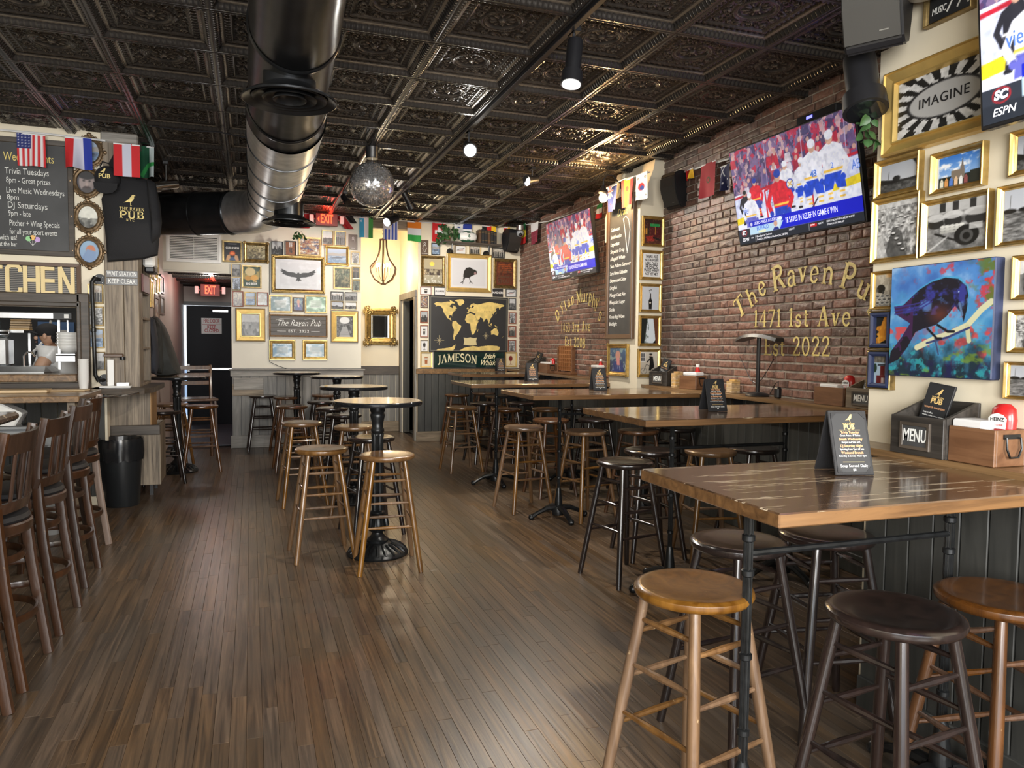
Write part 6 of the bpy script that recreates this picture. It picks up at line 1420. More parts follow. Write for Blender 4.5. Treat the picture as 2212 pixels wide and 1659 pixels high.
for kd,lab,b,kw in(('qred','red flag left of the ceiling exit sign',(658,462,684,494),dict(skew=-.5)),('qred','red flag dropping right of the ceiling exit sign',(722,466,742,494),dict(skew=.8)),('black','small dark pennant right of the exit sign',(744,466,760,482),dict(skew=.7)),('uzbek','blue white and green flag at the left of the recess',(776,471,805,514),{}),('uruguay','white flag with blue stripes hanging over the recess',(827,476,858,518),{}),('ireland','orange white and green flag over the recess door',(879,480,909,522),{}),('swiss','red flag with a white cross behind the shelf plant',(933,482,962,522),{}),('panama','white and blue flag behind the rugby ball',(980,484,1018,506),dict(fold=.05)),('belg','black red and yellow flag behind the shelf books',(1040,489,1070,524),{}),('red','red and gold flag behind the far loudspeaker',(1087,492,1100,530),{})):
 flagpx(SAF,kd,lab,*b,seed=len(lab)%7,**kw)
SBF=Surf(lambda x,y:onbrick(x,y,.03),-PI/2-BRK)
for kd,lab,b,kw in(('senegal','green yellow and red flag beside the far loudspeaker',(1117,488,1139,529),{}),('qatar','white and maroon flag on the far bricks',(1151,482,1167,526),{}),('iran','red flag behind the lit wall lamp',(1295,440,1306,471),{}),('morocco','plain red flag with a green star on the bricks by the big television',(1521,353,1551,425),{}),('aus','navy flag with white stars half behind the big television',(1563,358,1582,412),{}),('red','red and white pennant behind the pillar loudspeaker',(1488,366,1503,388),{})):
 flagpx(SBF,kd,lab,*b,seed=len(lab)%5,**kw)
SPF=Surf(lambda x,y:onx(x,y,PX-.06),-PI/2)
for kd,lab,b in(('nz','navy flag with red stars at the top of the draft chalkboard',(1318,402,1338,456)),('spain','red and yellow flag at the top of the draft chalkboard',(1348,388,1373,446)),('korea','white flag with a red disc at the pillar corner',(1380,375,1404,432))):
 flagpx(SPF,kd,lab,*b,seed=len(lab)%5)
def cord(name,label,pts,r,m,cat='cord'):
 t=tag(MB().tube(pts,r,5).build(name,M[m]),label,cat);return t
def P3(f,*p):return[Vector(f(*q))for q in p]
cord('bunting_tape','white flag tape along the kitchen wall',P3(lambda x,y:ony(x,y,KY-.05),(-5,280),(100,289),(228,304)),.008,'matwhite','tape')
cord('bunting_tape','white flag tape along the picture wall and recess',P3(lambda x,y:ony(x,y,YB-.06),(640,462),(780,470),(910,480),(1118,488)),.007,'matwhite','tape')
cord('bunting_tape','white flag tape along the far bricks',P3(lambda x,y:onbrick(x,y,.04),(1118,488),(1185,478),(1300,440)),.007,'matwhite','tape')
cord('bunting_tape','white flag tape along the bricks by the big television',P3(lambda x,y:onbrick(x,y,.04),(1480,371),(1575,343)),.008,'matwhite','tape')
cord('bunting_tape','white flag tape around the pillar head',P3(lambda x,y:onx(x,y,PX-.07),(1308,408),(1345,388),(1404,372)),.007,'matwhite','tape')
# ---------------------------------------------------------------- big black duct
def duct():
 t=thing('spiral_duct','big black spiral air duct with a bare metal end crossing the ceiling','duct')
 r0,r1,zd=.192,.243,2.87
 yE=8.0
 sec=[(.19,-1.0,r0),(.19,3.15,r0),(.20,3.55,.200),(.21,4.55,.215),(.22,4.95,r1),(.225,6.2,r1)]
 mb=MB();mb.tube([(x,y,zd)for x,y,r in sec[:5]],[q[2]for q in sec[:5]],48,caps=False)
 mb.build('painted_run',M['duct'],t)
 el=[(.225,4.95,r1),(.225,5.9,r1),(.225,7.3,r1),(.22,7.9,r1*.99),(.17,8.35,r1*.98),(.04,8.68,r1*.97),(-.16,8.86,r1*.96)]
 mb=MB();mb.tube([(x,y,zd-.01)for x,y,r in el],[q[2]*.998 for q in el],48,caps=False);mb.build('bare_elbow',M['duct_bare'],t)
 mb=MB();br=[(-.12,8.84),(-.5,9.05),(-.9,9.25),(-1.3,9.45)]
 mb.tube([(x,y,zd-.01)for x,y in br],[r1*.965]*4,40,caps=False);mb.build('branch',M['duct'],t)
 for(x,y,r)in((.19,1.6,r0),(.19,2.6,r0),(.20,3.6,.203),(.215,4.75,.230)):
  mb=MB();mb.tube([(x,y-.02,zd),(x,y-.008,zd),(x,y+.008,zd),(x,y+.02,zd)],[r,r+.008,r+.008,r],48,caps=False);mb.build('seam_band',M['duct'],t)
 for y in(5.5,6.1,6.7,7.2,7.6):
  mb=MB();n=40;mb.tube([(.225+(r1+.002)*math.cos(2*PI*k/n),y+.05*math.sin(2*PI*k/n),zd-.01+(r1+.002)*math.sin(2*PI*k/n))for k in range(n+1)],.006,5,caps=False);mb.build('seam_band',M['duct'],t)
 for x,y in((-.55,9.08),(-.2,8.88)):
  d=Vector((-.38,.2,0)).normalized();c=Vector((x,y,zd-.01));mb=MB();mb.tube([c-d*.02,c-d*.008,c+d*.008,c+d*.02],[r1*.966,r1*.966+.008,r1*.966+.008,r1*.966],40,caps=False);mb.build('seam_band',M['duct'],t)
 def diffuser(cx,cy,z,R,up):
  mb=MB();mb.lathe([(R*.55,up),(R*.55,.06),(R*.62,.045),(R*.85,.02),(R,.0),(R,-.008),(R*.98,-.010),(R*.80,.010),(R*.66,.022),(R*.60,.05)],48,(cx,cy,z))
  mb.build('diffuser_cone',M['duct'],t)
  for q,zz in((.80,.004),(.58,.002),(.36,.0)):
   mb=MB();mb.lathe([(R*q*.55 if q>.3 else 0,.036+zz),(R*q*.9,.018+zz),(R*q,.0+zz),(R*q*.97,-.004+zz),(R*q*.85,.012+zz),(R*q*.5 if q>.3 else 0,.03+zz)],40,(cx,cy,z));mb.build('diffuser_ring',M['duct'],t)
 diffuser(*[float(v)for v in onz(626,216,2.60)[:2]],2.60,.222,.16)
 d2=onz(624,481,2.52);diffuser(float(d2[0]),float(d2[1]),2.52,.235,.17)
duct()
# ---------------------------------------------------------------- mirror ball
def mirror_ball():
 bxx,byy=GX+.61,GY+4*.61
 D=6.68;c=ony(803.5,399,byy);R_=.198
 c=Vector((float(c[0]),byy,float(c[2])))
 t=thing('mirror_ball','silver mirror ball hanging from the tin ceiling','mirror ball',c)
 MB().sphere((0,0,0),R_-.004,40,24).build('core',M['black'],t)
 mb=MB();s_=.0155;nr=int(PI*R_/s_)
 for i in range(1,nr):
  th=PI*i/nr;n=max(3,int(2*PI*R_*math.sin(th)/s_))
  for k in range(n):
   a=2*PI*(k+.5*(i%2))/n
   nrm=Vector((math.sin(th)*math.cos(a),math.sin(th)*math.sin(a),math.cos(th)))
   j=Vector(((random.random()-.5),(random.random()-.5),(random.random()-.5)))*.30
   nn=(nrm+j).normalized()
   e=Vector((-math.sin(a),math.cos(a),0));e=(e-nn*e.dot(nn)).normalized();f=nn.cross(e);hh=s_*.46
   p=nrm*R_
   mb.add([p-e*hh-f*hh,p+e*hh-f*hh,p+e*hh+f*hh,p-e*hh+f*hh],[(0,1,2,3)])
 tag(mb.build('mirror_facets',M['facet'],t,fix=False),kind='stuff')
 MB().tube([(0,0,R_-.01),(0,0,ZC-.09-c.z)],.006,6).build('hanger',M['chrome'],t)
 MB().lathe([(0,-.10),(.05,-.10),(.055,-.09),(.055,-.015),(.06,0),(0,0)],24,(0,0,ZC-c.z)).build('motor',M['black'],t)
mirror_ball()
# ---------------------------------------------------------------- track lights and sensors on the ceiling
def track_light(label,top,aim,L=.20,r=.042,body='black',lit=False,drop=.10):
 top=Vector(top);t=thing('track_spotlight',label,'spotlight',top)
 d=Vector(aim).normalized();c=Vector((0,0,-drop))
 MB().box((0,0,-.012),(.05,.09,.03),ch=.004).build('adapter',M['black'],t)
 MB().tube([(0,0,-.02),c],.009,8).build('stem',M['steel']if body!='black' else M['black'],t)
 bm=M['black']if body=='black' else M['chrome']
 a,b=c-d*L*.45,c+d*L*.55
 mb=MB();mb.tube([a,a.lerp(b,.08),a.lerp(b,.70),a.lerp(b,.72),b],[r*.8,r*.85,r*.85,r*1.1,r*1.15],20);mb.build('can',bm,t)
 mb=MB();mb.tube([b-d*.004,b+d*.002],[r*.95,r*.95],20);mb.build('lens',M['spotface']if lit else M['blackgloss'],t)
 return t,top+b
rail_x=GX+2*.61
tr=thing('light_track','black lighting track along a ceiling seam','lighting track');MB().box((rail_x+.03,6.0,ZC-.014),(.034,8.2,.026),ch=.003).build('rail',M['black'],tr)
def ceil_at(px,py,dz=0.):q=onz(px,py,ZC+dz);return(float(q[0]),float(q[1]),ZC)
_,lens_0=track_light('black cylinder spotlight pointing down near the ceiling centre',ceil_at(1240,62),(-.15,-.15,-1),.26,.052,lit=True,drop=.17)
_,lens_1=track_light('lit white spotlight facing the room under the tin ceiling',ceil_at(1013,278),(-.15,-.9,-.45),.20,.05,lit=True,drop=.15)
_,lens_2=track_light('lit spotlight behind the mirror ball, aimed at the picture wall',ceil_at(848,440),(-.75,-.55,-.4),.20,.05,lit=True,drop=.20)
_,lens_3=track_light('dark spotlight right of the mirror ball',ceil_at(880,412),(.5,.2,-.8),.2,.042,drop=.10)
_,lens_5=track_light('small dark sensor box on the ceiling before the far television',ceil_at(1150,362),(-.8,-.3,-.2),.14,.045,drop=.12)
track_light('chrome spotlight above the black hooded jumper',ceil_at(358,350),(-.9,-.35,-.25),.24,.055,body='chrome',drop=.22)
track_light('small spotlight left of the mirror ball by the duct',ceil_at(745,415),(.3,-.5,-.6),.12,.04,drop=.08)
track_light('black spotlight hanging by the corner loudspeaker',(2.2,float(onx(1862,175,2.2)[1]),ZC),(-.1,-.25,-.8),.24,.07,drop=ZC-float(onx(1862,175,2.2)[2]))
cord('ceiling_cable','thin cable sagging under the ceiling tiles by the duct',P3(lambda x,y:onz(x,y,ZC-.03),(328,272),(400,282),(470,285),(545,300)),.006,'black','cable')
def exit_sign(label,c,rz,w,h,arrow=False):
 t=thing('exit_sign',label,'sign',c,rz)
 MB().box((0,.02,0),(w,.05,h),ch=.006).build('housing',M['exitface'],t)
 text('lettering','EXIT',h*.95,M['exitred'],t,(0,-.008,0),sx=w*.62/(4*h*.95*.56),bold=.004)
 if arrow:MB().prism([(-w*.42,0),(-w*.34,h*.22),(-w*.34,-h*.22)],-.009,-.005).build('arrow',M['exitred'],t)
 for s_ in(-1,1):
  MB().box((s_*(w/2+.055),.0,.0),(.055,.05,h*.62),ch=.006).build('lamp_head',M['white'],t)
  MB().box((s_*(w/2+.02),.02,0),(.06,.015,.02)).build('lamp_arm',M['exitface'],t)
 return t
c,w,h=SA.rect(678,466,726,494);c.y-=.25;exit_sign('red lit exit sign hanging under the tin ceiling beside the duct',c,0,w*.97,h*.97,True)
EX=Surf(lambda x,y:ony(x,y,12.6),0.);c,w,h=EX.rect(433,614,475,640);exit_sign('red lit exit sign over the black fire door',c,0,w,h)
for s_ in(1,):pass
point('exit_glow',(float(c[0]),12.35,float(c[2])+.10),1.6,(1,.06,.03),.06)
cE=SA.rect(678,466,726,494)[0];point('exit_glow',(cE.x-.02,YB-.50,3.13),1.6,(1,.06,.03),.06)
# ---------------------------------------------------------------- chandelier in the recess
cz=ony(828,580,11.35);t=thing('chandelier','iron lantern chandelier with candle bulbs in the recess','chandelier',(float(cz[0]),11.35,float(cz[2])))
kz=(11.35*.942+.3)/FPX
for k in range(6):
 a=2*PI*k/6+.3;pr_=[(.05,62),(.055,48),(.075,32),(.115,18),(.175,8),(.215,1),(.205,-10),(.15,-24),(.05,-33)]
 MB().tube([(r_*math.cos(a),r_*math.sin(a),z_*kz)for r_,z_ in pr_],.008,6,sq=(1.4,.5)).build('band',M['brownframe'],t)
MB().lathe([(0,0),(.06,0),(.06,.015),(0,.015)],20,(0,0,62*kz)).build('top_ring',M['brownframe'],t);MB().lathe([(0,-.02),(.04,-.02),(.045,0),(0,.01)],16,(0,0,-33*kz)).build('bottom_cap',M['brownframe'],t)
MB().tube([(0,0,-33*kz),(0,0,62*kz)],.006,6).build('rod',M['brownframe'],t)
for k in range(5):
 a=2*PI*k/5+.1;x,y=.10*math.cos(a),.10*math.sin(a)
 MB().tube([(0,0,-28*kz),(x*.6,y*.6,-24*kz),(x,y,-14*kz),(x,y,-8*kz)],.004,6).build('arm',M['brownframe'],t)
 MB().lathe([(.009,-8*kz),(.009,2*kz)],8,(x,y,0)).build('candle',M['brownframe'],t);MB().sphere((x,y,7*kz),.017,10,8,sc=(1,1,1.9)).build('bulb',M['candle'],t)
mb=MB()
for k in range(9):mb.lathe([(.012,-.004),(.016,0),(.012,.004),(.008,0),(.012,-.004)],8,(0,0,62*kz+.03+k*.032),axis='X' if k%2 else 'Y')
mb.build('chain',M['brownframe'],t);MB().tube([(0,0,62*kz),(0,0,3.28-float(cz[2]))],.003,4).build('cord',M['brownframe'],t)
point('chandelier_light',(float(cz[0]),11.3,float(cz[2])+.0),15,(1,.80,.52),.08)
# ---------------------------------------------------------------- pillar wall lamp
lp=onx(1303,428,3.28);t=thing('wall_lamp','glowing globe wall lamp on a curved black arm beside the pillar','lamp',(3.28,float(lp[1]),float(lp[2])))
MB().sphere((0,0,0),.042,18,12).build('bulb',M['bulb'],t)
MB().lathe([(.02,.03),(.045,.045),(.05,.06),(.03,.085),(.022,.12),(0,.125)],20).build('socket',M['black'],t)
MB().tube([(0,0,.12),(0,0,.18),(.03,-.01,.225),(.09,-.03,.22),(.13,-.05,.16),(.19,-.06,.14)],.008,8).build('arm',M['black'],t)
MB().lathe([(0,-.012),(.055,-.012),(.06,0),(0,0)],20,(.19,-.06,.14),axis='X').build('wall_rose',M['black'],t)
point('wall_lamp_light',(3.24,float(lp[1]),float(lp[2])-.01),26,(1,.62,.26),.05)
# ---------------------------------------------------------------- loudspeakers
def speaker(label,c,rz,w,d,h,tiltx=.2,bracket=True):
 t=thing('loudspeaker',label,'loudspeaker',c,rz);t.rotation_euler=(Matrix.Rotation(rz,3,'Z')@Matrix.Rotation(tiltx,3,'X')).to_euler()
 prof=[(-d*.50,h*.36),(-d*.42,h*.46),(-d*.1,h*.5),(d*.2,h*.47),(d*.46,h*.30),(d*.5,h*.05),(d*.36,-h*.15),(d*.22,-h*.34),(d*.12,-h*.46),(-d*.22,-h*.5),(-d*.34,-h*.42),(-d*.52,-h*.05)]
 mb=MB();mb.prism([(y,z)for y,z in prof],-w/2,w/2,plane='YZ');o=mb.build('cabinet',M['black'],t)
 b=bmesh.new();b.from_mesh(o.data);bmesh.ops.bevel(b,geom=[e for e in b.edges],offset=.008,segments=2,affect='EDGES');b.to_mesh(o.data);b.free()
 G=[(-d*.5,h*.34),(-d*.56,h*.1),(-d*.535,-h*.06),(-d*.36,-h*.42)]
 mb=MB();vs=[]
 for y,z in G:vs+=[(-w*.46,y-.008,z),(w*.46,y-.008,z),(w*.46,y+.01,z),(-w*.46,y+.01,z)]
 fs=[]
 for i in range(3):
  for k in range(4):fs.append((4*i+k,4*i+(k+1)%4,4*i+4+(k+1)%4,4*i+4+k))
 mb.add(vs,fs);mb.build('grille',mat('speaker_grille',(.05,.048,.044),.5,.3)if 'speaker_grille' not in bpy.data.materials else bpy.data.materials['speaker_grille'],t)
 MB().box((w*.2,-d*.43,-h*.33),(.03,.006,.008)).build('badge',M['steel'],t)
 if bracket:
  MB().lathe([(0,-.012),(.03,-.012),(.03,.012),(0,.012)],14,(-w/2,d*.2,h*.15),axis='X').build('pivot',M['black'],t);MB().box((0,d*.75,h*.15),(.06,d*.55,.08),ch=.01).build('bracket',M['black'],t)
 return t
sp=ony(1462,411,5.95);speaker('black loudspeaker with a grey grille on the pillar side',(float(sp[0]),5.95,float(sp[2])),-PI/2+.15,.20,.19,.33,.14)
sp=ony(1104,520,YB-.22);speaker('black loudspeaker high in the far corner by the shelf',(float(sp[0]),YB-.22,float(sp[2])),.25,.22,.20,.34,.20)
sp=onx(1896,10,2.14);speaker('large dark loudspeaker at the top right corner of the room',(2.14,float(sp[1]),float(sp[2])),-PI/2+.55,.20,.19,.33,.12)
c,w,h=SA.rect(1098,468,1116,492);t=thing('camera_dome','grey security camera under the ceiling in the far corner','camera',(c.x,YB-.35,ZC))
MB().lathe([(0,0),(.06,0),(.06,-.07),(.05,-.08),(0,-.08)],20).build('mount',M['steel'],t);MB().sphere((0,0,-.11),.055,16,10).build('dome',M['greyplastic'],t);MB().sphere((-.01,-.035,-.135),.028,12,8).build('lens',M['blackgloss'],t)
# ---------------------------------------------------------------- shelf over the map with plant, ball and books
p0,p1=ony(950,523,YB-.10),ony(1079,532,YB-.10);sz=float((p0[2]+p1[2])/2)
t=thing('wall_shelf','dark plank shelf on iron pipe brackets above the crow print','shelf',((p0[0]+p1[0])/2,YB-.11,sz));sw=float(p1[0]-p0[0]);t.rotation_euler[1]=math.atan2(float(p0[2]-p1[2]),sw)
MB().box((0,0,0),(sw,.20,.03),ch=.004).build('plank',M['darkoak'],t)
for x in(-sw*.31,sw*.30):
 mb=MB();mb.lathe([(0,-.02),(.05,-.02),(.05,-.008),(.02,0),(0,0)],18,(x,.10,-.12),axis='Y');mb.tube([(x,.09,-.12),(x,-.02,-.12),(x,-.045,-.10),(x,-.05,-.015)],.014,8);mb.build('pipe_bracket',M['iron'],t)
for i in range(6):
 x0,x1=1030.5+i*6.6,1036.6+i*6.6;tp=(497,496,497,498,499,501)[i]
 q0,q1,qt=ony(x0,526,YB-.1),ony(x1,526,YB-.1),ony(x0,tp,YB-.1)
 lab=['leather bound book, first next to the ball','leather bound book, second from the ball','leather bound book, third from the ball','leather bound book, fourth from the ball','leather bound book, fifth from the ball','leather bound book at the end of the row'][i]
 b=thing('book','dark '+lab+' on the wall shelf','book',((q0[0]+q1[0])/2,YB-.11,sz+.018-.012*i/6),0,'dark bound books on the wall shelf');bw=float(q1[0]-q0[0]);bh=float(qt[2])-sz-.018
 MB().box((0,0,bh/2),(bw,.14,bh),ch=.004).build('cover',[M['brownframe'],M['cardblack'],M['leather'],M['brownframe'],M['leather'],M['cardblack']][i],b)
 mb=MB()
 for z_ in(.2,.75,.85):mb.box((0,-.0712,bh*z_),(bw*.9,.002,.006))
 mb.build('gilt_bands',M['gold_old'],b)
q=ony(1010,512,YB-.12);t=thing('rugby_ball','white rugby ball with green ends on the wall shelf','ball',(float(q[0]),YB-.12,sz+.018+.083))
green=mat('ball_green',(.03,.11,.06),.45)
mb=MB();mb.lathe([(.083*math.sqrt(max(0,1-(u/.15)**2)),u)for u in[-.15+.30*i/24 for i in range(25)]],32,axis='X');o=mb.build('skin',[M['white'],green],t)
for p in o.data.polygons:
 if abs(p.center.z)/.083>.62 or abs(p.center.x)>.125:p.material_index=1
mb=MB()
for k in range(3):mb.sphere((.012*math.cos(PI/2+k*2.1),-.084,.004+.012*math.sin(PI/2+k*2.1)),.0105,8,6,sc=(1,.25,1))
mb.box((0,-.083,-.016),(.004,.004,.022));mb.build('shamrock',green,t)
# ---------------------------------------------------------------- trailing plants
def leaf_mesh(L=.07,w=.055):
 pts=[(0,0),(.25*w*2,.12*L),(.5*w*1.1,.35*L),(.40*w,.65*L),(0,L),(-.40*w,.65*L),(-.5*w*1.1,.35*L),(-.25*w*2,.12*L)]
 vs=[(x,y,-.25*abs(x)*1.2+.0)for x,y in pts]+[(0,.35*L,.008)]
 fs=[(i,(i+1)%8,8)for i in range(8)]
 return MB().add(vs,fs,True).mesh('leaf',M['leaf'])
LEAF=leaf_mesh()
def plant(label,c,boxes,n,size,seed,pot=None,stems=5):
 r=random.Random(seed);t=thing('trailing_plant',label,'plant',c)
 if pot:MB().lathe([(0,0),(pot*.75,0),(pot,pot*1.5),(pot*.9,pot*1.5),(pot*.9,pot*1.3),(0,pot*1.3)],20).build('pot',M['pot'],t)
 tips=[]
 for k in range(n):
  b=boxes[k%len(boxes)]
  p=Vector((r.uniform(b[0],b[1]),r.uniform(b[2],b[3]),r.uniform(b[4],b[5])));tips.append(p)
  e=(r.uniform(-1.5,-.3),r.uniform(-.8,.8),r.uniform(-PI,PI));s_=size*r.uniform(.7,1.25)
  obj('leaf',LEAF,t,p,e,(s_,s_,s_))
 for k in range(stems):
  p=tips[k*len(tips)//stems];MB().tube([(0,0,(pot or 0)*1.3),(p.x*.5,p.y*.5,max(p.z*.8,(pot or 0)*1.5+.02)),p],.003,5).build('stem',M['leaf'],t)
q=ony(967,526,YB-.12)
plant('green potted trailing plant at the left end of the wall shelf',(float(q[0]),YB-.12,sz+.02),[(-.12,.12,-.09,.05,.06,.24),(-.17,-.04,-.09,-.02,-.03,.12),(-.06,.15,-.08,.02,.08,.20)],90,.9,4,pot=.05,stems=8)
q=onx(1884,205,2.24);plant('green heart leaved creeper hanging beside the chimney breast',tuple(float(v)for v in q),[(-.03,.02,-.02,.05,-.06,.02),(-.03,.01,-.02,.04,-.12,-.05),(-.02,.01,-.02,.03,-.17,-.10)],22,.62,8,stems=5)
q=ony(645,503,10.2);plant('small green creeper peeping from behind the duct end',(float(q[0]),10.2,float(q[2])),[(-.08,.08,-.05,.05,-.06,.03)],16,.7,12,stems=4)
# ---------------------------------------------------------------- recess mirror with carved gilt frame
SRc=Surf(lambda x,y:ony(x,y,12.05),0.)
bb=cropB(108,995,412,1350);c,w,h=SRc.rect(*bb);t=thing('gilt_mirror','carved gilt mirror on the recess wall reflecting the dark room','mirror',c)
frame_mb(w*.92,h*.94,.105,.05,'scoop').build('frame',M['gold_leaf'],t)
for s_ in(-1,1):
 mb=MB();mb.tube([(s_*w*.40,-.045,-h*.36),(s_*w*.40,-.045,h*.36)],.018,8);mb.build('reeded_side',M['gold_old'],t);mb=MB();mb.tube([(-w*.34,-.045,s_*h*.41),(w*.34,-.045,s_*h*.41)],.018,8);mb.build('reeded_side',M['gold_old'],t)
for sx in(-1,1):
 for sz_ in(-1,1):
  mb=MB();r=random.Random(3)
  for q in range(60):
   a=r.uniform(0,2*PI);d_=.078*math.sqrt(r.uniform(0,1));mb.sphere((sx*(w*.5-.06)+d_*math.cos(a),-.05,sz_*(h*.5-.06)+d_*math.sin(a)),r.uniform(.006,.014),6,4,sc=(1,1.1,1))
  mb.build('carved_corner',M['gold_old'],t)
MB().box((0,-.012,0),(w*.92-.20,.004,h*.94-.20)).build('mirror_glass',M['darkmirror'],t)
fb=mat('bevel_glass',(.7,.7,.68),.08,.8);frame_mb(w*.92-.19,h*.94-.19,.03,.018,'x').build('bevelled_edge',fb,t)
# ---------------------------------------------------------------- wall vent over the passage
c,w,h=SA.rect(359,505,477,567);t=thing('wall_vent','white slatted wall vent above the fire exit passage','vent',c)
frame_mb(w,h,.045,.02,'x').build('frame',M['white'],t);MB().box((0,-.004,0),(w-.08,.006,h-.08)).build('backing',M['black'],t)
n=13;sl=MB().box((0,0,0),(w-.085,.016,.010),Matrix.Rotation(.5,3,'X')).mesh('slat',M['white'])
for i in range(n):obj('slat',sl,t,(0,-.014,-h/2+.05+(h-.10)*(i+.5)/n))
MB().box((0,-.022,0),(.006,.004,h-.09)).build('mullion',M['white'],t)
cord('wall_wire','thin black wire running down the picture wall to the rail',P3(lambda x,y:ony(x,y,YB-.008),(583,525),(582,770),(583,782),(600,790),(620,797)),.004,'black','wire')
# ---------------------------------------------------------------- left side: events board, kitchen hatch, wait station
def krect(*b):return SK.rect(*b)
p0,p1=ony(160,311,KY),ony(160,556,KY);zt_,zb_=float(p0[2])+.01,float(p1[2]);xr=float(ony(161,430,KY)[0]);xl=xr-1.15
t=thing('events_chalkboard','brown framed chalkboard listing the weekly events','chalkboard',((xl+xr)/2,KY,(zt_+zb_)/2));w,h=xr-xl,zt_-zb_
frame_mb(w,h,.045,.03,'flat').build('frame',M['darkoak'],t);MB().box((0,-.008,0),(w-.08,.012,h-.08)).build('slate',M['slate'],t)
def chalk(px,py,s,sz,m='chalk',sx=1.,al='LEFT'):
 q=ony(px,py,KY);return text('lettering',s,sz,M[m],t,(float(q[0])-(xl+xr)/2,-.016,float(q[2])-(zt_+zb_)/2),align=al,sx=sx,rot=(PI/2,0,0))
for px,py,s,sz,m_,wpx in((8,338,'Weekly Events',.10,'chalky',116),(11,369,'Trivia Tuesdays',.074,'chalk',112),(14,389,'8pm - Great prizes',.068,'chalk',111),(14,411,'Live Music Wednesdays',.068,'chalk',136),(16,426,'8pm',.062,'chalk',22),(17,443,'DJ Saturdays',.074,'chalk',100),(19,461,'9pm - late',.066,'chalk',58),(21,482,'Pitcher + Wing Specials',.070,'chalk',130),(22,500,'for all your sport events',.066,'chalk',130),(-30,511,'Party with us!',.062,'chalk',83),(-35,525,'Enquire at the bar',.055,'chalk',87),(-6,425,'o',.08,'chalk',9)):
 o=chalk(px,py,s,sz,m_);o.scale[0]=wpx*6.5/FPX/(len(s)*sz*.60)
for i,(px,cname)in enumerate(((63,(.35,.7,.35)),(72,(.9,.55,.2)),(82,(.6,.4,.75)))):
 q=ony(px,(516,514,518)[i],KY);MB().lathe([(0,0),(.022,0),(.022,.002),(0,.002)],16,(float(q[0])-(xl+xr)/2,-.017,float(q[2])-(zt_+zb_)/2),axis='Y').build('chalk_balloon',mat('chalk_balloon',cname,.9),t)
mb=MB()
for px in(63,72,82):
 q,q2=ony(px,520,KY),ony(72,531,KY);mb.tube([(float(q[0])-(xl+xr)/2,-.016,float(q[2])-(zt_+zb_)/2),(float(q2[0])-(xl+xr)/2,-.016,float(q2[2])-(zt_+zb_)/2)],.002,4)
mb.build('chalk_strings',M['chalk'],t)
z1,z0=float(ony(85,567,KY)[2]),float(ony(85,645,KY)[2]);xr=float(ony(176,605,KY)[0]);w=1.5;h=z1-z0
t=thing('kitchen_sign','long framed slatted sign with tall cream kitchen letters','sign',(xr-w/2,KY,(z0+z1)/2))
frame_mb(w,h,.032,.035,'flat').build('frame',M['brownframe'],t);MB().box((0,-.004,0),(w-.06,.008,h-.06)).build('backing',M['black'],t)
sl=MB().box((0,0,0),(w-.06,.008,.009)).mesh('slat',M['greyrail'])
for i in range(15):obj('slat',sl,t,(0,-.012,-h/2+.045+i*(h-.09)/14))
ivory=mat('ivory_letter',(.80,.64,.33),.5)
lw=.046
def bar(mb,x0,z0_,x1,z1_,wd=.030):
 mb.box(((x0+x1)/2,-.022-.0004*(len(mb.f)//6),(z0_+z1_)/2),(math.hypot(x1-x0,z1_-z0_)+wd*.2,.012,wd),Matrix.Rotation(-math.atan2(z1_-z0_,x1-x0),3,'Y'))
H_=h*.38
def LX(px):return float(ony(px,605,KY)[0])-(xr-w/2)
cs={'N':LX(145),'E':LX(108),'H':LX(70),'C':LX(32)};dd=cs['E']-cs['H'];cs['T']=cs['C']-dd;cs['I']=cs['C']-dd*1.75;cs['K']=cs['C']-dd*2.5
for ch_,x in cs.items():
 mb=MB();a=lw
 if ch_=='N':bar(mb,x-a,-H_,x-a,H_);bar(mb,x+a,-H_,x+a,H_);bar(mb,x-a,H_,x+a,-H_)
 if ch_=='H':bar(mb,x-a,-H_,x-a,H_);bar(mb,x+a,-H_,x+a,H_);bar(mb,x-a,0,x+a,0)
 if ch_=='E':bar(mb,x-a,-H_,x-a,H_);[bar(mb,x-a,q,x+a*.8,q)for q in(-H_+.015,0,H_-.015)]
 if ch_=='T':bar(mb,x,-H_,x,H_);bar(mb,x-a,H_-.015,x+a,H_-.015)
 if ch_=='I':bar(mb,x,-H_,x,H_)
 if ch_=='K':bar(mb,x-a,-H_,x-a,H_);bar(mb,x-a,0,x+a,H_);bar(mb,x-a,0,x+a,-H_)
 if ch_=='C':
  for(u0,v0),(u1,v1)in zip(*[(lambda p:(p[:-1],p[1:]))([(a,H_*.6),(a,H_*.85),(a*.5,H_),(-a*.5,H_),(-a,H_*.85),(-a,-H_*.85),(-a*.5,-H_),(a*.5,-H_),(a,-H_*.85),(a,-H_*.6)])][0]):bar(mb,x+u0,v0,x+u1,v1)
 mb.build('letter_'+ch_.lower(),ivory,t)
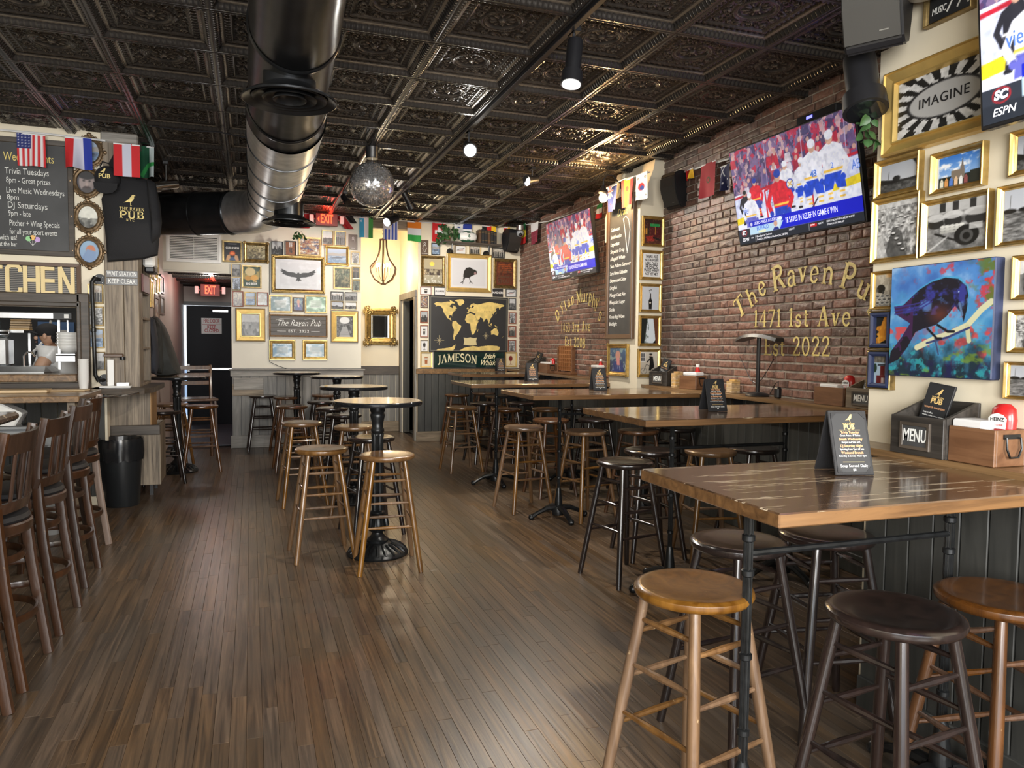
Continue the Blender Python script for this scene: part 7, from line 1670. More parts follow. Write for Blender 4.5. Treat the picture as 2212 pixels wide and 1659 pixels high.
for i,(px,py)in enumerate(((193.7,328),(187.8,394),(191,469.7),(193.7,543.7))):
 lab=['carved bronze oval frame half hidden by the folded flag','carved bronze oval frame with a bearded portrait','carved bronze oval frame with a grey sketch','carved bronze oval frame with a blue bird picture, lowest of the ovals'][i]
 q=ony(px,py,KY);t=thing('oval_frame',lab,'picture',(float(q[0]),KY,float(q[2])),0,'carved oval frames by the events board')
 a,b_=.088,.107
 mb=MB();n=32
 mb.tube([(a*math.cos(2*PI*k/n),-.018,b_*math.sin(2*PI*k/n))for k in range(n+1)],.016,8,caps=False);mb.tube([((a+.018)*math.cos(2*PI*k/n),-.010,(b_+.018)*math.sin(2*PI*k/n))for k in range(n+1)],.011,8,caps=False);mb.build('rim',M['bronze'],t)
 mb=MB()
 for k in range(28):
  an=2*PI*k/28;e=1+.07*(k%7==0);mb.sphere(((a+.024)*e*math.cos(an),-.012,(b_+.024)*e*math.sin(an)),.011 if k%7 else.020,7,5)
 tag(mb.build('carving',M['bronze'],t),kind='stuff')
 SEED[0]+=1;r=Ras(26,32,asp=.82,seed=SEED[0])
 if i==0:p_lake(r)
 elif i==1:
  r.grad((.35,.34,.38),(.2,.2,.22));r.ell(.5,.5,.32,.38,(.62,.56,.55));r.ell(.5,.18,.4,.22,(.12,.11,.12));r.ell(.5,.78,.2,.14,(.3,.27,.27));r.ell(.38,.45,.05,.03,(.1,.1,.1));r.ell(.62,.45,.05,.03,(.1,.1,.1));r.ell(.5,.58,.05,.08,(.7,.62,.6));r.ell(.5,.70,.1,.025,(.25,.15,.15))
 elif i==2:p_photo(r,tint=(1.1,1.1,1.05))
 else:r.grad((.55,.68,.78),(.5,.6,.75));r.ell(.55,.45,.2,.2,(.75,.45,.3));r.poly([(.1,.9),(.4,.4),(.8,.5),(.7,1)],(.45,.55,.7))
 me=pic_mesh('print',r,2*a,2*b_,M['print']);bm=bmesh.new();bm.from_mesh(me);bmesh.ops.delete(bm,geom=[v for v in bm.verts if(v.co.x/a)**2+(v.co.z/b_)**2>1.02],context='VERTS');bm.to_mesh(me);bm.free()
 obj('print',me,t,(0,-.008,0))
for i,(b,lab,pt)in enumerate((((190,614,224,656),'small gilt framed city skyline behind the pipe rail, topmost',p_people),((191,662,225,704),'small pale framed city view behind the pipe rail, second',p_street),((192,709,226,752),'small gilt framed blue seascape behind the pipe rail, third',p_lake),((206,760,228,800),'small grey photo behind the pipe rail, lowest',p_photo))):
 picture(SK,b,lab,'gold_thin',pt,fw=.10,n=30,group='small frames beside the hatch')
t=struct('trim_6','grey moulded timber casing of the serving hatch');xl=-2.6
zs0,zs1=hz0,hz1
MB().box((hx1+.05,KY-.02,(zs0+zs1)/2+.0),(.10,.05,zs1-zs0+.24),ch=.008).build('jamb',M['darkoak'],t);MB().box((hx1+.02,KY-.04,(zs0+zs1)/2),(.035,.05,zs1-zs0+.10),ch=.008).build('jamb',M['darkoak'],t)
MB().box(((xl+hx1)/2,KY-.02,zs1+.06),(hx1-xl+.06,.05,.11),ch=.008).build('head',M['darkoak'],t);MB().box(((xl+hx1)/2,KY-.04,zs1+.02),(hx1-xl+.06,.05,.04),ch=.008).build('head',M['darkoak'],t)
MB().box(((xl+hx1)/2,KY-.03,zs0-.03),(hx1-xl+.02,.20,.06),ch=.006).build('sill',M['ledge'],t);MB().box(((xl+hx1)/2,KY-.02,zs0-.11),(hx1-xl+.2,.06,.08),ch=.008).build('apron',M['darkoak'],t)
def kp(px,py,Y):q=ony(px,py,Y);return float(q[0]),float(q[2])
x0,zA=kp(0,690,7.6);x1,_=kp(157,690,7.6);z_t,z_b=kp(60,674,7.6)[1],kp(60,690,7.6)[1]
t=thing('heat_lamp_bar','stainless heat lamp bar across the hatch with a dial box','heat lamp',(0,7.6,0))
MB().box(((x0+x1)/2-.3,0,(z_t+z_b)/2),(x1-x0+.55,.10,z_t-z_b),ch=.01).build('housing',M['steel'],t);xa,xb=kp(116,680,7.55)[0],kp(157,680,7.55)[0]
MB().box(((xa+xb)/2,-.06,(z_t+z_b)/2),(xb-xa,.03,z_t-z_b),ch=.005).build('control_box',M['black'],t);MB().box(((xa+xb)/2+.03,-.078,(z_t+z_b)/2),(.035,.008,.035)).build('dial',M['white'],t)
xs,zz0=kp(127,690,7.65);_,zz1=kp(127,798,7.65);MB().box((xs,.05,(zz0+zz1)/2),(.02,.02,zz0-zz1)).build('post',M['steel'],t);xs2,_=kp(146,690,7.65);MB().box((xs2,.05,(zz0+zz1)/2+.15),(.012,.012,zz0-zz1-.3)).build('post',M['steel'],t)
xa,za=kp(130,766,7.7);xb,_=kp(166,766,7.7);t=thing('bowl_stack_shelf','steel shelf carrying the stacked white bowls in the hatch','shelf',((xa+xb)/2,7.7,za));MB().box((0,0,0),(xb-xa+.02,.25,.02)).build('plate',M['steel'],t);MB().box((0,-.12,-.03),(xb-xa+.02,.01,.06)).build('lip',M['steel'],t)
xc_,_=kp(149,745,7.7)
bm_=MB().lathe([(0,0),(.055,0),(.09,.045),(.098,.085),(.092,.085),(.085,.05),(.05,.008),(0,.008)],28).mesh('bowl',M['white'])
for i in range(5):tag(obj('bowl',bm_,None,(xc_,7.7,za+.012+i*.026)),['white bowl at the bottom of the hatch stack','white bowl second from the bottom of the hatch stack','white bowl in the middle of the hatch stack','white bowl second from the top of the hatch stack','white bowl on top of the hatch stack'][i],'bowl','stacked white bowls in the hatch')
xa,za=kp(28,716,8.2);t=thing('wire_shelf','dark kitchen shelf with pots behind the hatch','shelf',(xa-.25,8.2,za));MB().box((0,0,0),(.75,.3,.025)).build('shelf_board',M['steel'],t)
for dx in(-.3,.36):MB().box((dx,.1,-.4),(.02,.02,.8)).build('post',M['steel'],t)
t=thing('stock_pot','dark cooking pot on the kitchen shelf','pot',(xa-.22,8.2,za+.013));MB().lathe([(0,0),(.11,0),(.115,.01),(.115,.11),(.12,.115),(.105,.115),(.105,.01),(0,.01)],28).build('body',M['iron'],t);MB().lathe([(0,.135),(.02,.14),(.11,.118),(.115,.114)],28).build('lid',M['steel'],t)
for i in range(5):tag(MB().box((xa+.08,8.15,za+.02+i*.022),(.16,.12,.018),Matrix.Rotation(.05*i,3,'Z'),ch=.004).build('folded_box',M['jenga']),['tan tray at the bottom of the kitchen shelf pile','tan tray second in the kitchen shelf pile','tan tray in the middle of the kitchen shelf pile','tan tray fourth in the kitchen shelf pile','tan tray on top of the kitchen shelf pile'][i],'tray','trays piled on the kitchen shelf')
xa,za=kp(45,800,7.9);t=thing('steel_sink','stainless sink with a gooseneck tap behind the hatch sill','sink',(xa,7.9,za));MB().box((0,0,-.08),(.55,.35,.24),ch=.05).build('bowl',M['steel'],t);MB().tube([(0,.1,.04),(0,.1,.13),(.03,.09,.165),(.08,.06,.165),(.10,.05,.13)],.009,8).build('tap',M['chrome'],t)
xa,za=kp(8,760,8.0);t=thing('drinks_dispenser','grey stainless dispenser at the left of the hatch','dispenser',(xa-.02,8.0,za));MB().box((0,0,0),(.16,.2,.26),ch=.02).build('body',M['steel'],t);MB().lathe([(.05,.13),(.07,.16),(.06,.20),(0,.21)],20).build('hopper',M['glass'],t)
xa,za=kp(118,730,9.5);MBp=thing('blue_notice','blue framed notice on the dark kitchen wall','notice',(xa,9.59,za));MB().box((0,-.008,0),(.36,.016,.36),ch=.003).build('board',mat('notice_blue',(.10,.2,.42),.5),MBp);MB().box((0,-.018,-.02),(.24,.004,.22)).build('paper',M['matwhite'],MBp)
cord('kitchen_hose','pale hose curving down inside the hatch',P3(lambda x,y:ony(x,y,8.3),(110,692),(106,715),(95,735),(80,752),(66,765)),.012,'white','hose')
area('kitchen_lamp',(-2.0,8.3,2.7),(-2.0,8.2,1.0),.8,.3,5,(1,.96,.88))
def cook():
 cx,czz=kp(114,770,8.3)
 t=thing('person','person in a black cap and clear plastic apron bending over the kitchen sink','person',(cx,8.3,0));
 sh=kp(112,760,8.3)[1]
 def skin(name,V,E,Rr,m_,root=0):
  me=bpy.data.meshes.new(name);me.from_pydata(V,E,[]);o=bpy.data.objects.new(name,me);COL.objects.link(o);o.parent=t
  md=o.modifiers.new('skin','SKIN');md.use_smooth_shade=True
  for i,r_ in enumerate(Rr):me.skin_vertices[0].data[i].radius=(r_,r_)
  me.skin_vertices[0].data[root].use_root=True
  o.modifiers.new('sub','SUBSURF').levels=1;o.modifiers['sub'].render_levels=2;me.materials.append(m_);return o
 s0=sh
 body=[(.10,0,.86),(.09,0,1.02),(.05,0,1.2),(.02,0,s0-.08),(.0,0,s0),(-.01,0,s0+.07),(-.04,-.02,s0+.15),(-.02,0,s0+.21),(.0,-.17,s0-.03),(-.10,-.24,s0-.22),(-.30,-.22,s0-.24),(-.40,-.2,s0-.24),(.0,.17,s0-.03),(-.10,.22,s0-.2),(-.28,.12,s0-.25),(.10,-.10,.80),(.08,-.11,.45),(.10,-.11,.06),(.10,.10,.80),(.08,.11,.45),(.10,.11,.06),(.0,-.11,.03),(.0,.11,.03)]
 E=[(0,1),(1,2),(2,3),(3,4),(4,5),(5,6),(6,7),(4,8),(8,9),(9,10),(10,11),(4,12),(12,13),(13,14),(0,15),(15,16),(16,17),(0,18),(18,19),(19,20),(17,21),(20,22)]
 R_=[.14,.13,.15,.16,.09,.055,.095,.075,.07,.05,.042,.035,.07,.05,.04,.10,.07,.045,.10,.07,.045,.04,.04]
 o=skin('body',body,E,R_,M['skin'])
 fv=[(0,0,0),(-.05,0,0),(-.09,.0,-.01)]
 for k in range(5):
  yy=-.035+.0175*k;V=[(-.40,-.2+yy*.5,s0-.24),(-.455,-.2+yy,s0-.245),(-.49-(.008 if k in(1,2,3)else 0),-.2+yy,s0-.26),(-.50,-.2+yy*.9,s0-.285)]
  if k==0:V=[(-.40,-.22,s0-.24),(-.425,-.25,s0-.245),(-.45,-.262,s0-.26)]
  skin('finger',V,[(i,i+1)for i in range(len(V)-1)],[.012,.010,.009,.008][:len(V)],M['skin'])
 ap=[(.09,0,.80),(.09,0,1.05),(.05,0,1.22),(.02,0,s0-.06),(.0,0,s0+.0),(.0,-.15,s0-.02),(-.03,-.20,s0-.10),(.0,.15,s0-.02),(-.03,.19,s0-.10)]
 skin('plastic_apron',ap,[(0,1),(1,2),(2,3),(3,4),(4,5),(5,6),(4,7),(7,8)],[.165,.15,.172,.182,.12,.095,.082,.095,.082],M['clearwrap'])
 MB().sphere((-.035,-.01,s0+.20),.108,20,12,sc=(1,.92,.72)).build('cap',M['black_cloth'],t)
 MB().box((-.15,-.02,s0+.185),(.10,.14,.012),Matrix.Rotation(.25,3,'Y'),ch=.005).build('cap_brim',M['black_cloth'],t)
 mb=MB();mb.sphere((-.135,-.02,s0+.135),.018,8,6,sc=(1,.7,1.2));mb.sphere((-.04,-.11,s0+.15),.022,8,6,sc=(.8,.5,1.3));mb.build('nose_and_ear',M['skin'],t)
 mb=MB()
 for y in(-.055,.02):mb.sphere((-.125,y,s0+.165),.010,8,6)
 mb.build('eyes',M['blackgloss'],t);MB().box((-.128,-.02,s0+.095),(.008,.05,.008)).build('mouth',M['redframe'],t)
 MB().box((.02,0,s0+.14),(.10,.17,.10),ch=.04).build('hair',M['black_cloth'],t)
cook()
# ---------------------------------------------------------------- counters
CZ=1.03
a=onz(0,856,CZ);b_=onz(170,856,CZ);fy=float(b_[1])
ct=thing('kitchen_counter','oak edged counter below the serving hatch','counter',(0,0,0))
MB().box((-2.15,(fy+KY-.02)/2,CZ-.022),(1.95,KY-.02-fy,.044),ch=.004).build('worktop',M['ledge'],ct)
boards(ct,'darkboard',(-3.1,KY-.02),(-1.2,KY-.02),.08,CZ-.05,.12,(0,-1))
MB().box((-2.1,(fy+KY)/2+.05,.62),(1.8,.40,.035)).build('lower_shelf',M['caddy'],ct);MB().box((-2.1,(fy+KY)/2+.05,.30),(1.8,.40,.03)).build('lower_shelf',M['caddy'],ct)
xE=float(onz(222,1000,.4)[0]);pE=onz(232,1082,0)
MB().box((-1.24,fy+.10,.50),(.05,.07,1.0)).build('corner_post',M['barnwood'],ct);MB().box((-1.24,fy+.40,.50),(.04,.07,1.0)).build('corner_post',M['barnwood'],ct)
for zz in(.55,.30):MB().box((-1.24,fy+.25,zz),(.03,.36,.05)).build('side_rail',M['barnwood'],ct)
def onk(px,py,z=CZ):q=onz(px,py,z);return float(q[0]),float(q[1])
for i,(px,py,w_,d_,th,rz_,lab)in enumerate(((25,848,.50,.22,.022,.06,'thick pale wooden board on the counter below the hatch'),(125,845,.42,.16,.012,-.05,'stack topping thin maple board beside the cup tower'))):
 x,y=onk(px,py);tag(MB().box((x,y,CZ+th/2+.001),(w_,d_,th),Matrix.Rotation(rz_,3,'Z'),ch=.003).build('serving_board',M['boardwood']),lab,'board')
x,y=onk(181,842);t=thing('cup_tower','tall stack of clear plastic cups beside the hatch','cups',(x,y,CZ))
for i in range(9):MB().lathe([(.030,.0),(.040,.09),(.042,.092),(.0385,.09),(.029,.004)],20,(0,0,i*.020),).build('cup',M['clearwrap'],t)
mb=MB()
pt_,pb_=ony(198,602,KY-.10),ony(206,822,KY-.10);t=thing('pipe_rail','upright black iron pipe rail with round flanges by the hatch','rail',(float(pt_[0]),KY-.10,0))
ztp,zbt=float(pt_[2]),float(pb_[2]);dx=float(pb_[0]-pt_[0]);MB().tube([(.04,.09,ztp),(.02,.01,ztp+.01),(0,0,ztp-.03),(dx,0,zbt+.05),(dx+.02,.01,zbt),(dx+.05,.09,zbt)],.017,10).build('pipe',M['iron'],t)
for z_,x_ in((ztp,.045),(zbt,dx+.055)):
 MB().lathe([(0,-.014),(.048,-.014),(.05,-.004),(.05,0),(0,0)],24,(x_,.10,z_),axis='Y').build('flange',M['iron'],t)
 mb=MB()
 for k in range(4):mb.sphere((x_+.034*math.cos(k*PI/2+.7),.084,z_+.034*math.sin(k*PI/2+.7)),.006,6,4)
 mb.build('screw',M['steel'],t)
MB().lathe([(.017,-.02),(.022,-.015),(.022,.015),(.017,.02)],14,(dx*.5,0,(ztp+zbt)/2)).build('coupling',M['iron'],t)
st=thing('wait_station','oak wait station with a dark rounded counter around the column','counter')
q0=onz(232,842,CZ);q1=onz(328,830,CZ);ys=6.93
MB().prism([(-1.27,KY+.25),(-1.27,ys+.02),(-1.20,ys-.0),(-1.02,ys-.03),(-.86,ys+.06),(-.80,ys+.22),(-.80,KY+.70),(-1.05,KY+.70)],CZ-.045,CZ,plane='XY').build('counter_top',M['darkoak'],st)
MB().box((-1.06,ys+.60,.80),(.36,.03,.38),ch=.003).build('front_panel',M['barnwood'],st);MB().box((-.885,ys+.80,.80),(.03,.42,.38),ch=.003).build('side_panel',wood('golden_oak_panel',(.22,.12,.045),(.45,.27,.11),'Z',1.,.45,20),st)
MB().tube([(-1.26,ys-.05,CZ-.055),(-1.12,ys-.075,CZ-.06),(-.98,ys-.05,CZ-.05),(-.90,ys+.02,CZ-.035)],.010,8).build('hose',M['chrome'],st)
MB().tube([(-1.245,ys+.02,CZ-.06),(-1.24,ys+.02,.5)],.012,8).build('copper_pipe',mat('copper',(.55,.32,.2),.35,.8),st)
mb=MB();mb.lathe([(.012,0),(.018,.01),(.018,.05),(.01,.06),(0,.06)],12,(-1.25,ys-.05,CZ-.09));mb.tube([(-1.25,ys-.06,CZ-.08),(-1.20,ys-.08,CZ-.085),(-1.17,ys-.08,CZ-.07)],.008,6);mb.build('tap',M['chrome'],st)
bxp0,bxp1=onz(311,1053,.10),onz(346,1050,.10);bt=onz(346,905,.66)
t=thing('oak_box','weathered oak service box with an open top behind the black bin','box',(-1.005,7.50+.26,0))
MB().box((0,-.26,.385),(.42,.025,.55),ch=.003).build('front_panel',M['barnwood'],t);MB().box((.19,0,.385),(.022,.50,.55),ch=.003).build('side_panel',M['barnwood'],t);MB().box((-.19,0,.385),(.022,.50,.55),ch=.003).build('side_panel',M['barnwood'],t)
MB().box((0,-.272,.62),(.42,.03,.09),ch=.004).build('top_rail',M['darkoak'],t);MB().box((0,0,.56),(.36,.48,.02)).build('tray',M['boardwood'],t);MB().box((0,.25,.385),(.40,.02,.55)).build('back_panel',M['barnwood'],t)
for sx in(-1,1):
 for sy in(-1,1):MB().box((sx*.12,sy*.16,.055),(.03,.03,.11)).build('foot',M['black'],t)
MB().lathe([(.008,0),(.008,.07),(.012,.08),(0,.085)],10,(.08,-.16,.57)).build('handle_pin',M['gold_flat'],t)
t=thing('waste_bin','black waste bin with a shiny bag folded over its rim','bin',(-1.075,7.19,0))
MB().lathe([(0,0),(.135,0),(.14,.01),(.172,.55),(.165,.55),(.135,.02),(0,.02)],40).build('bucket',M['binplastic'],t)
mb=MB();n=48;vs=[];
for(r_,z_,am)in((.150,.50,.0),(.166,.585,.002),(.178,.59,.003),(.183,.56,.003),(.182,.47,.004),(.178,.40,.006)):
 for k in range(n):an=2*PI*k/n;q=r_+am*math.sin(k*2.3+z_*40)+am*.7*math.sin(k*5.1);vs.append((q*math.cos(an),q*math.sin(an),z_+am*1.5*math.sin(k*1.7)))
mb.add(vs,[(i*n+k,i*n+(k+1)%n,(i+1)*n+(k+1)%n,(i+1)*n+k)for i in range(5)for k in range(n)],True);mb.build('bin_bag',M['binbag'],t)
x,z_=kp(70,905,fy+.12);t=thing('bus_tub','grey plastic cutlery tub on the shelf under the hatch counter','tub',(x-.02,fy+.16,.64))
mb=MB();mb.box((0,0,.09),(.52,.28,.14),ch=.02);mb.box((0,0,.165),(.56,.32,.02),ch=.008);mb.build('tub_body',M['greyplastic'],t)
for k in range(4):MB().lathe([(0,0),(.055,0),(.055,.27),(0,.27)],20,(-.19+.125*k,-.135,.045),axis='Y').build('cutlery_well',M['greyplastic'],t)
MB().box((0,0,.178),(.48,.22,.005)).build('inside',M['blackgloss'],t)
tag(MB().box((x-.18,fy+.14,.89),(.22,.16,.16),Matrix.Rotation(.5,3,'Y'),ch=.01).build('white_carton',M['white']),'tilted white carton lying on the grey cutlery tub','carton')
for i in range(6):tag(MB().lathe([(0,0),(.06,0),(.11,.012),(.112,.016),(.06,.006),(0,.006)],24,(-2.2,fy+.15,.645+i*.012)).build('plate',M['white']),'white plate in the short stack left of the cutlery tub, '+['lowest','second up','third up','fourth up','fifth up','topmost'][i],'plate','plates under the counter')
t=thing('soap_pail','pale grey pail standing under the counter by the far chair','bucket',(-1.42,fy+.22,0));MB().lathe([(0,0),(.10,0),(.12,.36),(.125,.37),(.112,.365),(.095,.02),(0,.02)],28).build('pail',M['greyplastic'],t)
for i,(dx,cc)in enumerate(((-.06,(.05,.04,.03)),(.03,(.5,.35,.05)))):
 t=thing('sauce_bottle',['dark sauce bottle on the low shelf by the far chair','yellow labelled sauce bottle on the low shelf by the far chair'][i],'bottle',(-1.36+dx,fy+.12,.318));MB().lathe([(0,0),(.03,0),(.032,.01),(.032,.13),(.014,.17),(.012,.20),(0,.20)],18).build('glass',mat('sauce_glass',(.04,.02,.01),.15),t);MB().lathe([(.0325,.04),(.0325,.10)],18).build('label',mat('sauce_label',cc,.6),t);MB().lathe([(.014,.20),(.014,.225),(0,.225)],12).build('cap',M['black'],t)
x,y=onk(200,834);t=thing('straw_holder','chrome holder with red and blue wrapped straws behind the pipe rail','holder',(x,y+.04,CZ));MB().lathe([(0,0),(.04,0),(.04,.006),(.008,.01),(.008,.03)],16).build('base',M['chrome'],t)
for k in range(4):MB().tube([(-.012+.008*k,0,.02),(-.016+.010*k,0,.40)],.003,5).build('straw',[M['red'],M['white'],mat('straw_blue',(.15,.2,.6),.4),M['white']][k],t)
x,y=onk(248,838);t=thing('white_stand','white metal stand on the wait station counter','stand',(x,y+.05,CZ));MB().box((0,0,.008),(.24,.10,.016),ch=.003).build('foot',M['white'],t);MB().box((-.04,.02,.12),(.05,.012,.24),ch=.002).build('upright',M['white'],t);MB().box((.06,-.03,.03),(.10,.012,.03),ch=.002).build('rail',M['steel'],t)
x,z_=kp(243,768,KY-.12);t=thing('bracket_arm','dark clip bracket sticking out from the oak column','bracket',(x,KY-.02,z_));MB().box((0,-.04,0),(.15,.05,.03),ch=.006).build('arm',M['brownframe'],t);MB().lathe([(0,-.03),(.022,-.025),(.022,0),(0,0)],12,(.07,-.05,-.012)).build('knob',M['iron'],t)
for(x0_,y0_,x1_,y1_,s_,nm)in((229,585,298,599.5,'WAIT STATION',0),(229,601,298,616,'KEEP CLEAR',1)):
 SKC=Surf(lambda x,y:ony(x,y,KY-.02),0.);c,w,h=SKC.rect(x0_,y0_,x1_,y1_);t=thing('station_sign',['grey sign plate reading wait station on the oak column','grey sign plate reading keep clear on the oak column'][nm],'sign',(c.x,KY-.02,c.z));MB().box((0,-.006,0),(w,.012,h*1.02),ch=.002).build('plate',mat('sign_slate',(.10,.095,.09),.3,coat=.3),t);text('lettering',s_,h*.95,M['whiteink'],t,(0,-.0132,0),sx=w*.95/(len(s_)*h*.95*.60),bold=.0008)
hz_=KY-.045
def sil(pts,Y):return[(lambda q:(float(q[0]),float(q[2])))(ony(px,py,Y))for px,py in pts]
def cloth_shape(name,pts,Y,th,m_,parent,bulge=.02):
 P=sil(pts,Y);c=Vector((sum(p[0]for p in P)/len(P),0,sum(p[1]for p in P)/len(P)))
 mb=MB();n=len(P);rings=[(1.,0.),(.97,-th*.6),(.86,-th),(.5,-th-bulge),(0.001,-th-bulge*1.2)];vs=[]
 for s_,y in rings:
  for x,z in P:vs.append((c.x+(x-c.x)*s_,Y+y,c.z+(z-c.z)*s_))
 fs=[(i*n+k,i*n+(k+1)%n,(i+1)*n+(k+1)%n,(i+1)*n+k)for i in range(len(rings)-1)for k in range(n)]+[tuple(range(n))[::-1]]
 mb.add(vs,fs,True);return mb.build(name,m_,parent)
t=thing('hooded_jumper','black hooded jumper with gold bird print pinned on the oak column','clothing')
hd=[(232,400),(250,380),(290,380),(322,390),(332,420),(340,470),(344,520),(341,552),(310,560),(232,566),(229,520),(224,470),(219,430)]
cloth_shape('torso',hd,KY-.05,.06,M['black_cloth'],t)
cloth_shape('hood',[(238,380),(236,352),(246,334),(262,332),(290,345),(300,380),(296,395),(250,396)],KY-.07,.05,M['black_cloth'],t)
cloth_shape('sleeve',[(318,386),(336,395),(346,440),(350,480),(346,512),(330,530),(326,470),(320,430)],KY-.07,.07,M['black_cloth'],t)
def raven_icon(h,y,x0=0,z0=0,flip=1):
 p=[(-.50,-.25),(-.28,-.12),(-.05,.10),(.12,.33),(.20,.46),(.32,.48),(.50,.40),(.36,.36),(.36,.20),(.28,-.02),(.10,-.18),(.10,-.45),(.20,-.50),(.04,-.50),(.04,-.2),(-.10,-.20),(-.3,-.22)]
 mb=MB();mb.prism([(x0+flip*a*h,z0+b*h)for a,b in p],y,y+.0008);return mb
gy=KY-.05-.06-.026
q=ony(280,432,gy);raven_icon(.095,gy,float(q[0]),float(q[2])).build('gold_bird',M['gold_paint'],t)
mb=MB()
for s_,cy_,wpx,hpx in(('THE RAVEN',450,46,6.5),('PUB',463,46,15),('N.Y.C.',475,17,5)):
 q=ony(281-wpx/2,cy_+hpx/2,gy);hh=hpx*6.62/FPX;W_=text_w(s_,hh)-.1*hh;sc=wpx*6.62/FPX/W_
 lettering(mb,s_,hh,lambda u,v,q=q,sc=sc:(float(q[0])+u*sc,gy,float(q[2])+v))
mb.build('gold_lettering',M['gold_paint'],t,fix=False)
q=ony(232,388,KY-.14);t=thing('baseball_cap','black baseball cap with gold lettering hung beside the jumper','cap',(float(q[0]),KY-.13,float(q[2])))
MB().sphere((0,0,.01),.10,24,14,sc=(1,.85,1.05)).build('crown',M['black_cloth'],t)
mb=MB();P=[(-.09,0),(-.085,-.05),(-.05,-.09),(0,-.10),(.05,-.09),(.085,-.05),(.09,0)];mb.prism([(x*1.0,z*.9-.045)for x,z in P],-.11,-.10);mb.build('brim',M['black_cloth'],t);raven_icon(.05,-.088,-.02,.055).build('gold_bird',M['gold_paint'],t);text('lettering','PUB',.05,M['gold_paint'],t,(-.01,-.0885,.012),bold=.001)
MB().tube([(-.05,-.02,.10),(-.03,-.04,.14),(.02,-.03,.13)],.006,6).build('strap',M['black'],t)
sh=thing('side_shelves','narrow open oak shelf unit on the aisle side of the column','shelf',(cx1-.001,KY+.36,0))
sd=.14
for y in(-.34+.0,.36):MB().box((-sd/2,y,2.05),(sd,.03,2.0),ch=.003).build('side',M['barnwood'],sh)
MB().box((-sd,.01,2.05),(.012,.70,2.0)).build('back',M['darkoak'],sh)
shz=[float(onx(312,y,cx1)[2])for y in(632,688,752,830)]
for z in shz+[2.6]:MB().box((-sd/2,.01,z),(sd,.68,.025),ch=.003).build('shelf_board',M['barnwood'],sh)
for i in range(3):
 tag(MB().lathe([(0,0),(.028,0),(.034,.10),(.031,.10),(.026,.006),(0,.006)],16,(cx1-.06,KY+.16+.1*i,shz[1]+.014)).build('tumbler',M['glass']),['glass tumbler at the near end of the side shelf','glass tumbler in the middle of the side shelf','glass tumbler at the far end of the side shelf'][i],'glass','tumblers on the side shelf')
q=onx(312,572,cx1);t=thing('towel_dispenser','white and grey paper towel dispenser on the column side','dispenser',(cx1,float(q[1]),float(q[2])));MB().box((.05,0,.05),(.10,.24,.16),ch=.02).build('cover',M['white'],t);MB().box((.055,0,-.05),(.09,.22,.06),ch=.015).build('tray',M['black'],t)
q=onx(312,614,cx1);t=thing('maroon_sign','small maroon sign with pale lettering on the column side','sign',(cx1,float(q[1]),float(q[2])),PI/2);MB().box((0,-.008,0),(.42,.016,.16),ch=.003).build('plate',mat('maroon',(.14,.05,.05),.5),t)
for i,(x0_,x1_,y0_,y1_,fm)in enumerate(((321,325,580,600,'gold_thin'),(327,333,552,590,'gold_leaf'),(334,339,555,592,'gold_thin'),(322,328,604,664,'gold_leaf'),(329,336,600,636,'gold_thin'),(337,343,596,634,'gold_leaf'),(344,351,594,634,'blackframe'),(331,341,640,690,'brownframe'),(343,352,640,680,'brownframe'))):
 P0=onx(x0_,(y0_+y1_)/2,XP);P1=onx(x1_,(y0_+y1_)/2,XP);zt_,zb_=float(onx((x0_+x1_)/2,y0_,XP)[2]),float(onx((x0_+x1_)/2,y1_,XP)[2])
 class SS:
  rz=PI/2
  def rect(s,*a):return Vector((XP,float(P0[1]+P1[1])/2,(zt_+zb_)/2)),float(P1[1]-P0[1]),zt_-zb_
 picture(SS(),(0,0,0,0),['narrow gilt frame','tall bright gilt frame','plain thin gilt frame','long gilt frame with a pink print','square gilt frame','gilt frame beside the corridor mouth','black frame nearest the red lit corridor','brown frame above the coats','small brown frame over the coat shoulder'][i]+' edge on along the passage partition',fm,p_colour if i%2 else p_photo,fw=.12,n=20,group='edge-on frames along the partition')
t=thing('hanging_coat','charcoal padded coat hanging on the passage partition','coat')
mb=MB();cy0=8.95
def coat(name,pts,m_,y0,y1,parent):
 P=[(float(q[0]),float(q[2]))for q in(ony(px,py,(y0+y1)/2)for px,py in pts)]
 c=(sum(p[0]for p in P)/len(P),sum(p[1]for p in P)/len(P));n=len(P);vs=[]
 R=[(.05,y0),(.6,y0+.02),(.92,y0+.08),(1.,(y0+y1)/2),(.92,y1-.08),(.05,y1)]
 for s_,y in R:
  for x,z in P:vs.append((c[0]+(x-c[0])*s_,y,c[1]+(z-c[1])*(.2+.8*s_)))
 fs=[(i*n+k,i*n+(k+1)%n,(i+1)*n+(k+1)%n,(i+1)*n+k)for i in range(len(R)-1)for k in range(n)]
 return MB().add(vs,fs,True).build(name,m_,parent)
coat('coat_body',[(332,682),(340,685),(352,700),(362,722),(374,756),(386,790),(391,808),(370,812),(340,812),(328,806),(327,740),(326,695)],M['coat_cloth'],8.7,9.3,t)
coat('coat_sleeve',[(338,690),(346,700),(352,740),(354,790),(350,808),(342,806),(338,760),(335,720)],M['coat_cloth'],8.6,8.85,t)
t2=thing('hanging_jacket','slate blue jacket hanging in front of the charcoal coat','coat')
coat('jacket_body',[(325,684),(334,690),(340,730),(343,790),(338,810),(326,806),(324,740)],M['coat_blue'],8.3,8.62,t2)
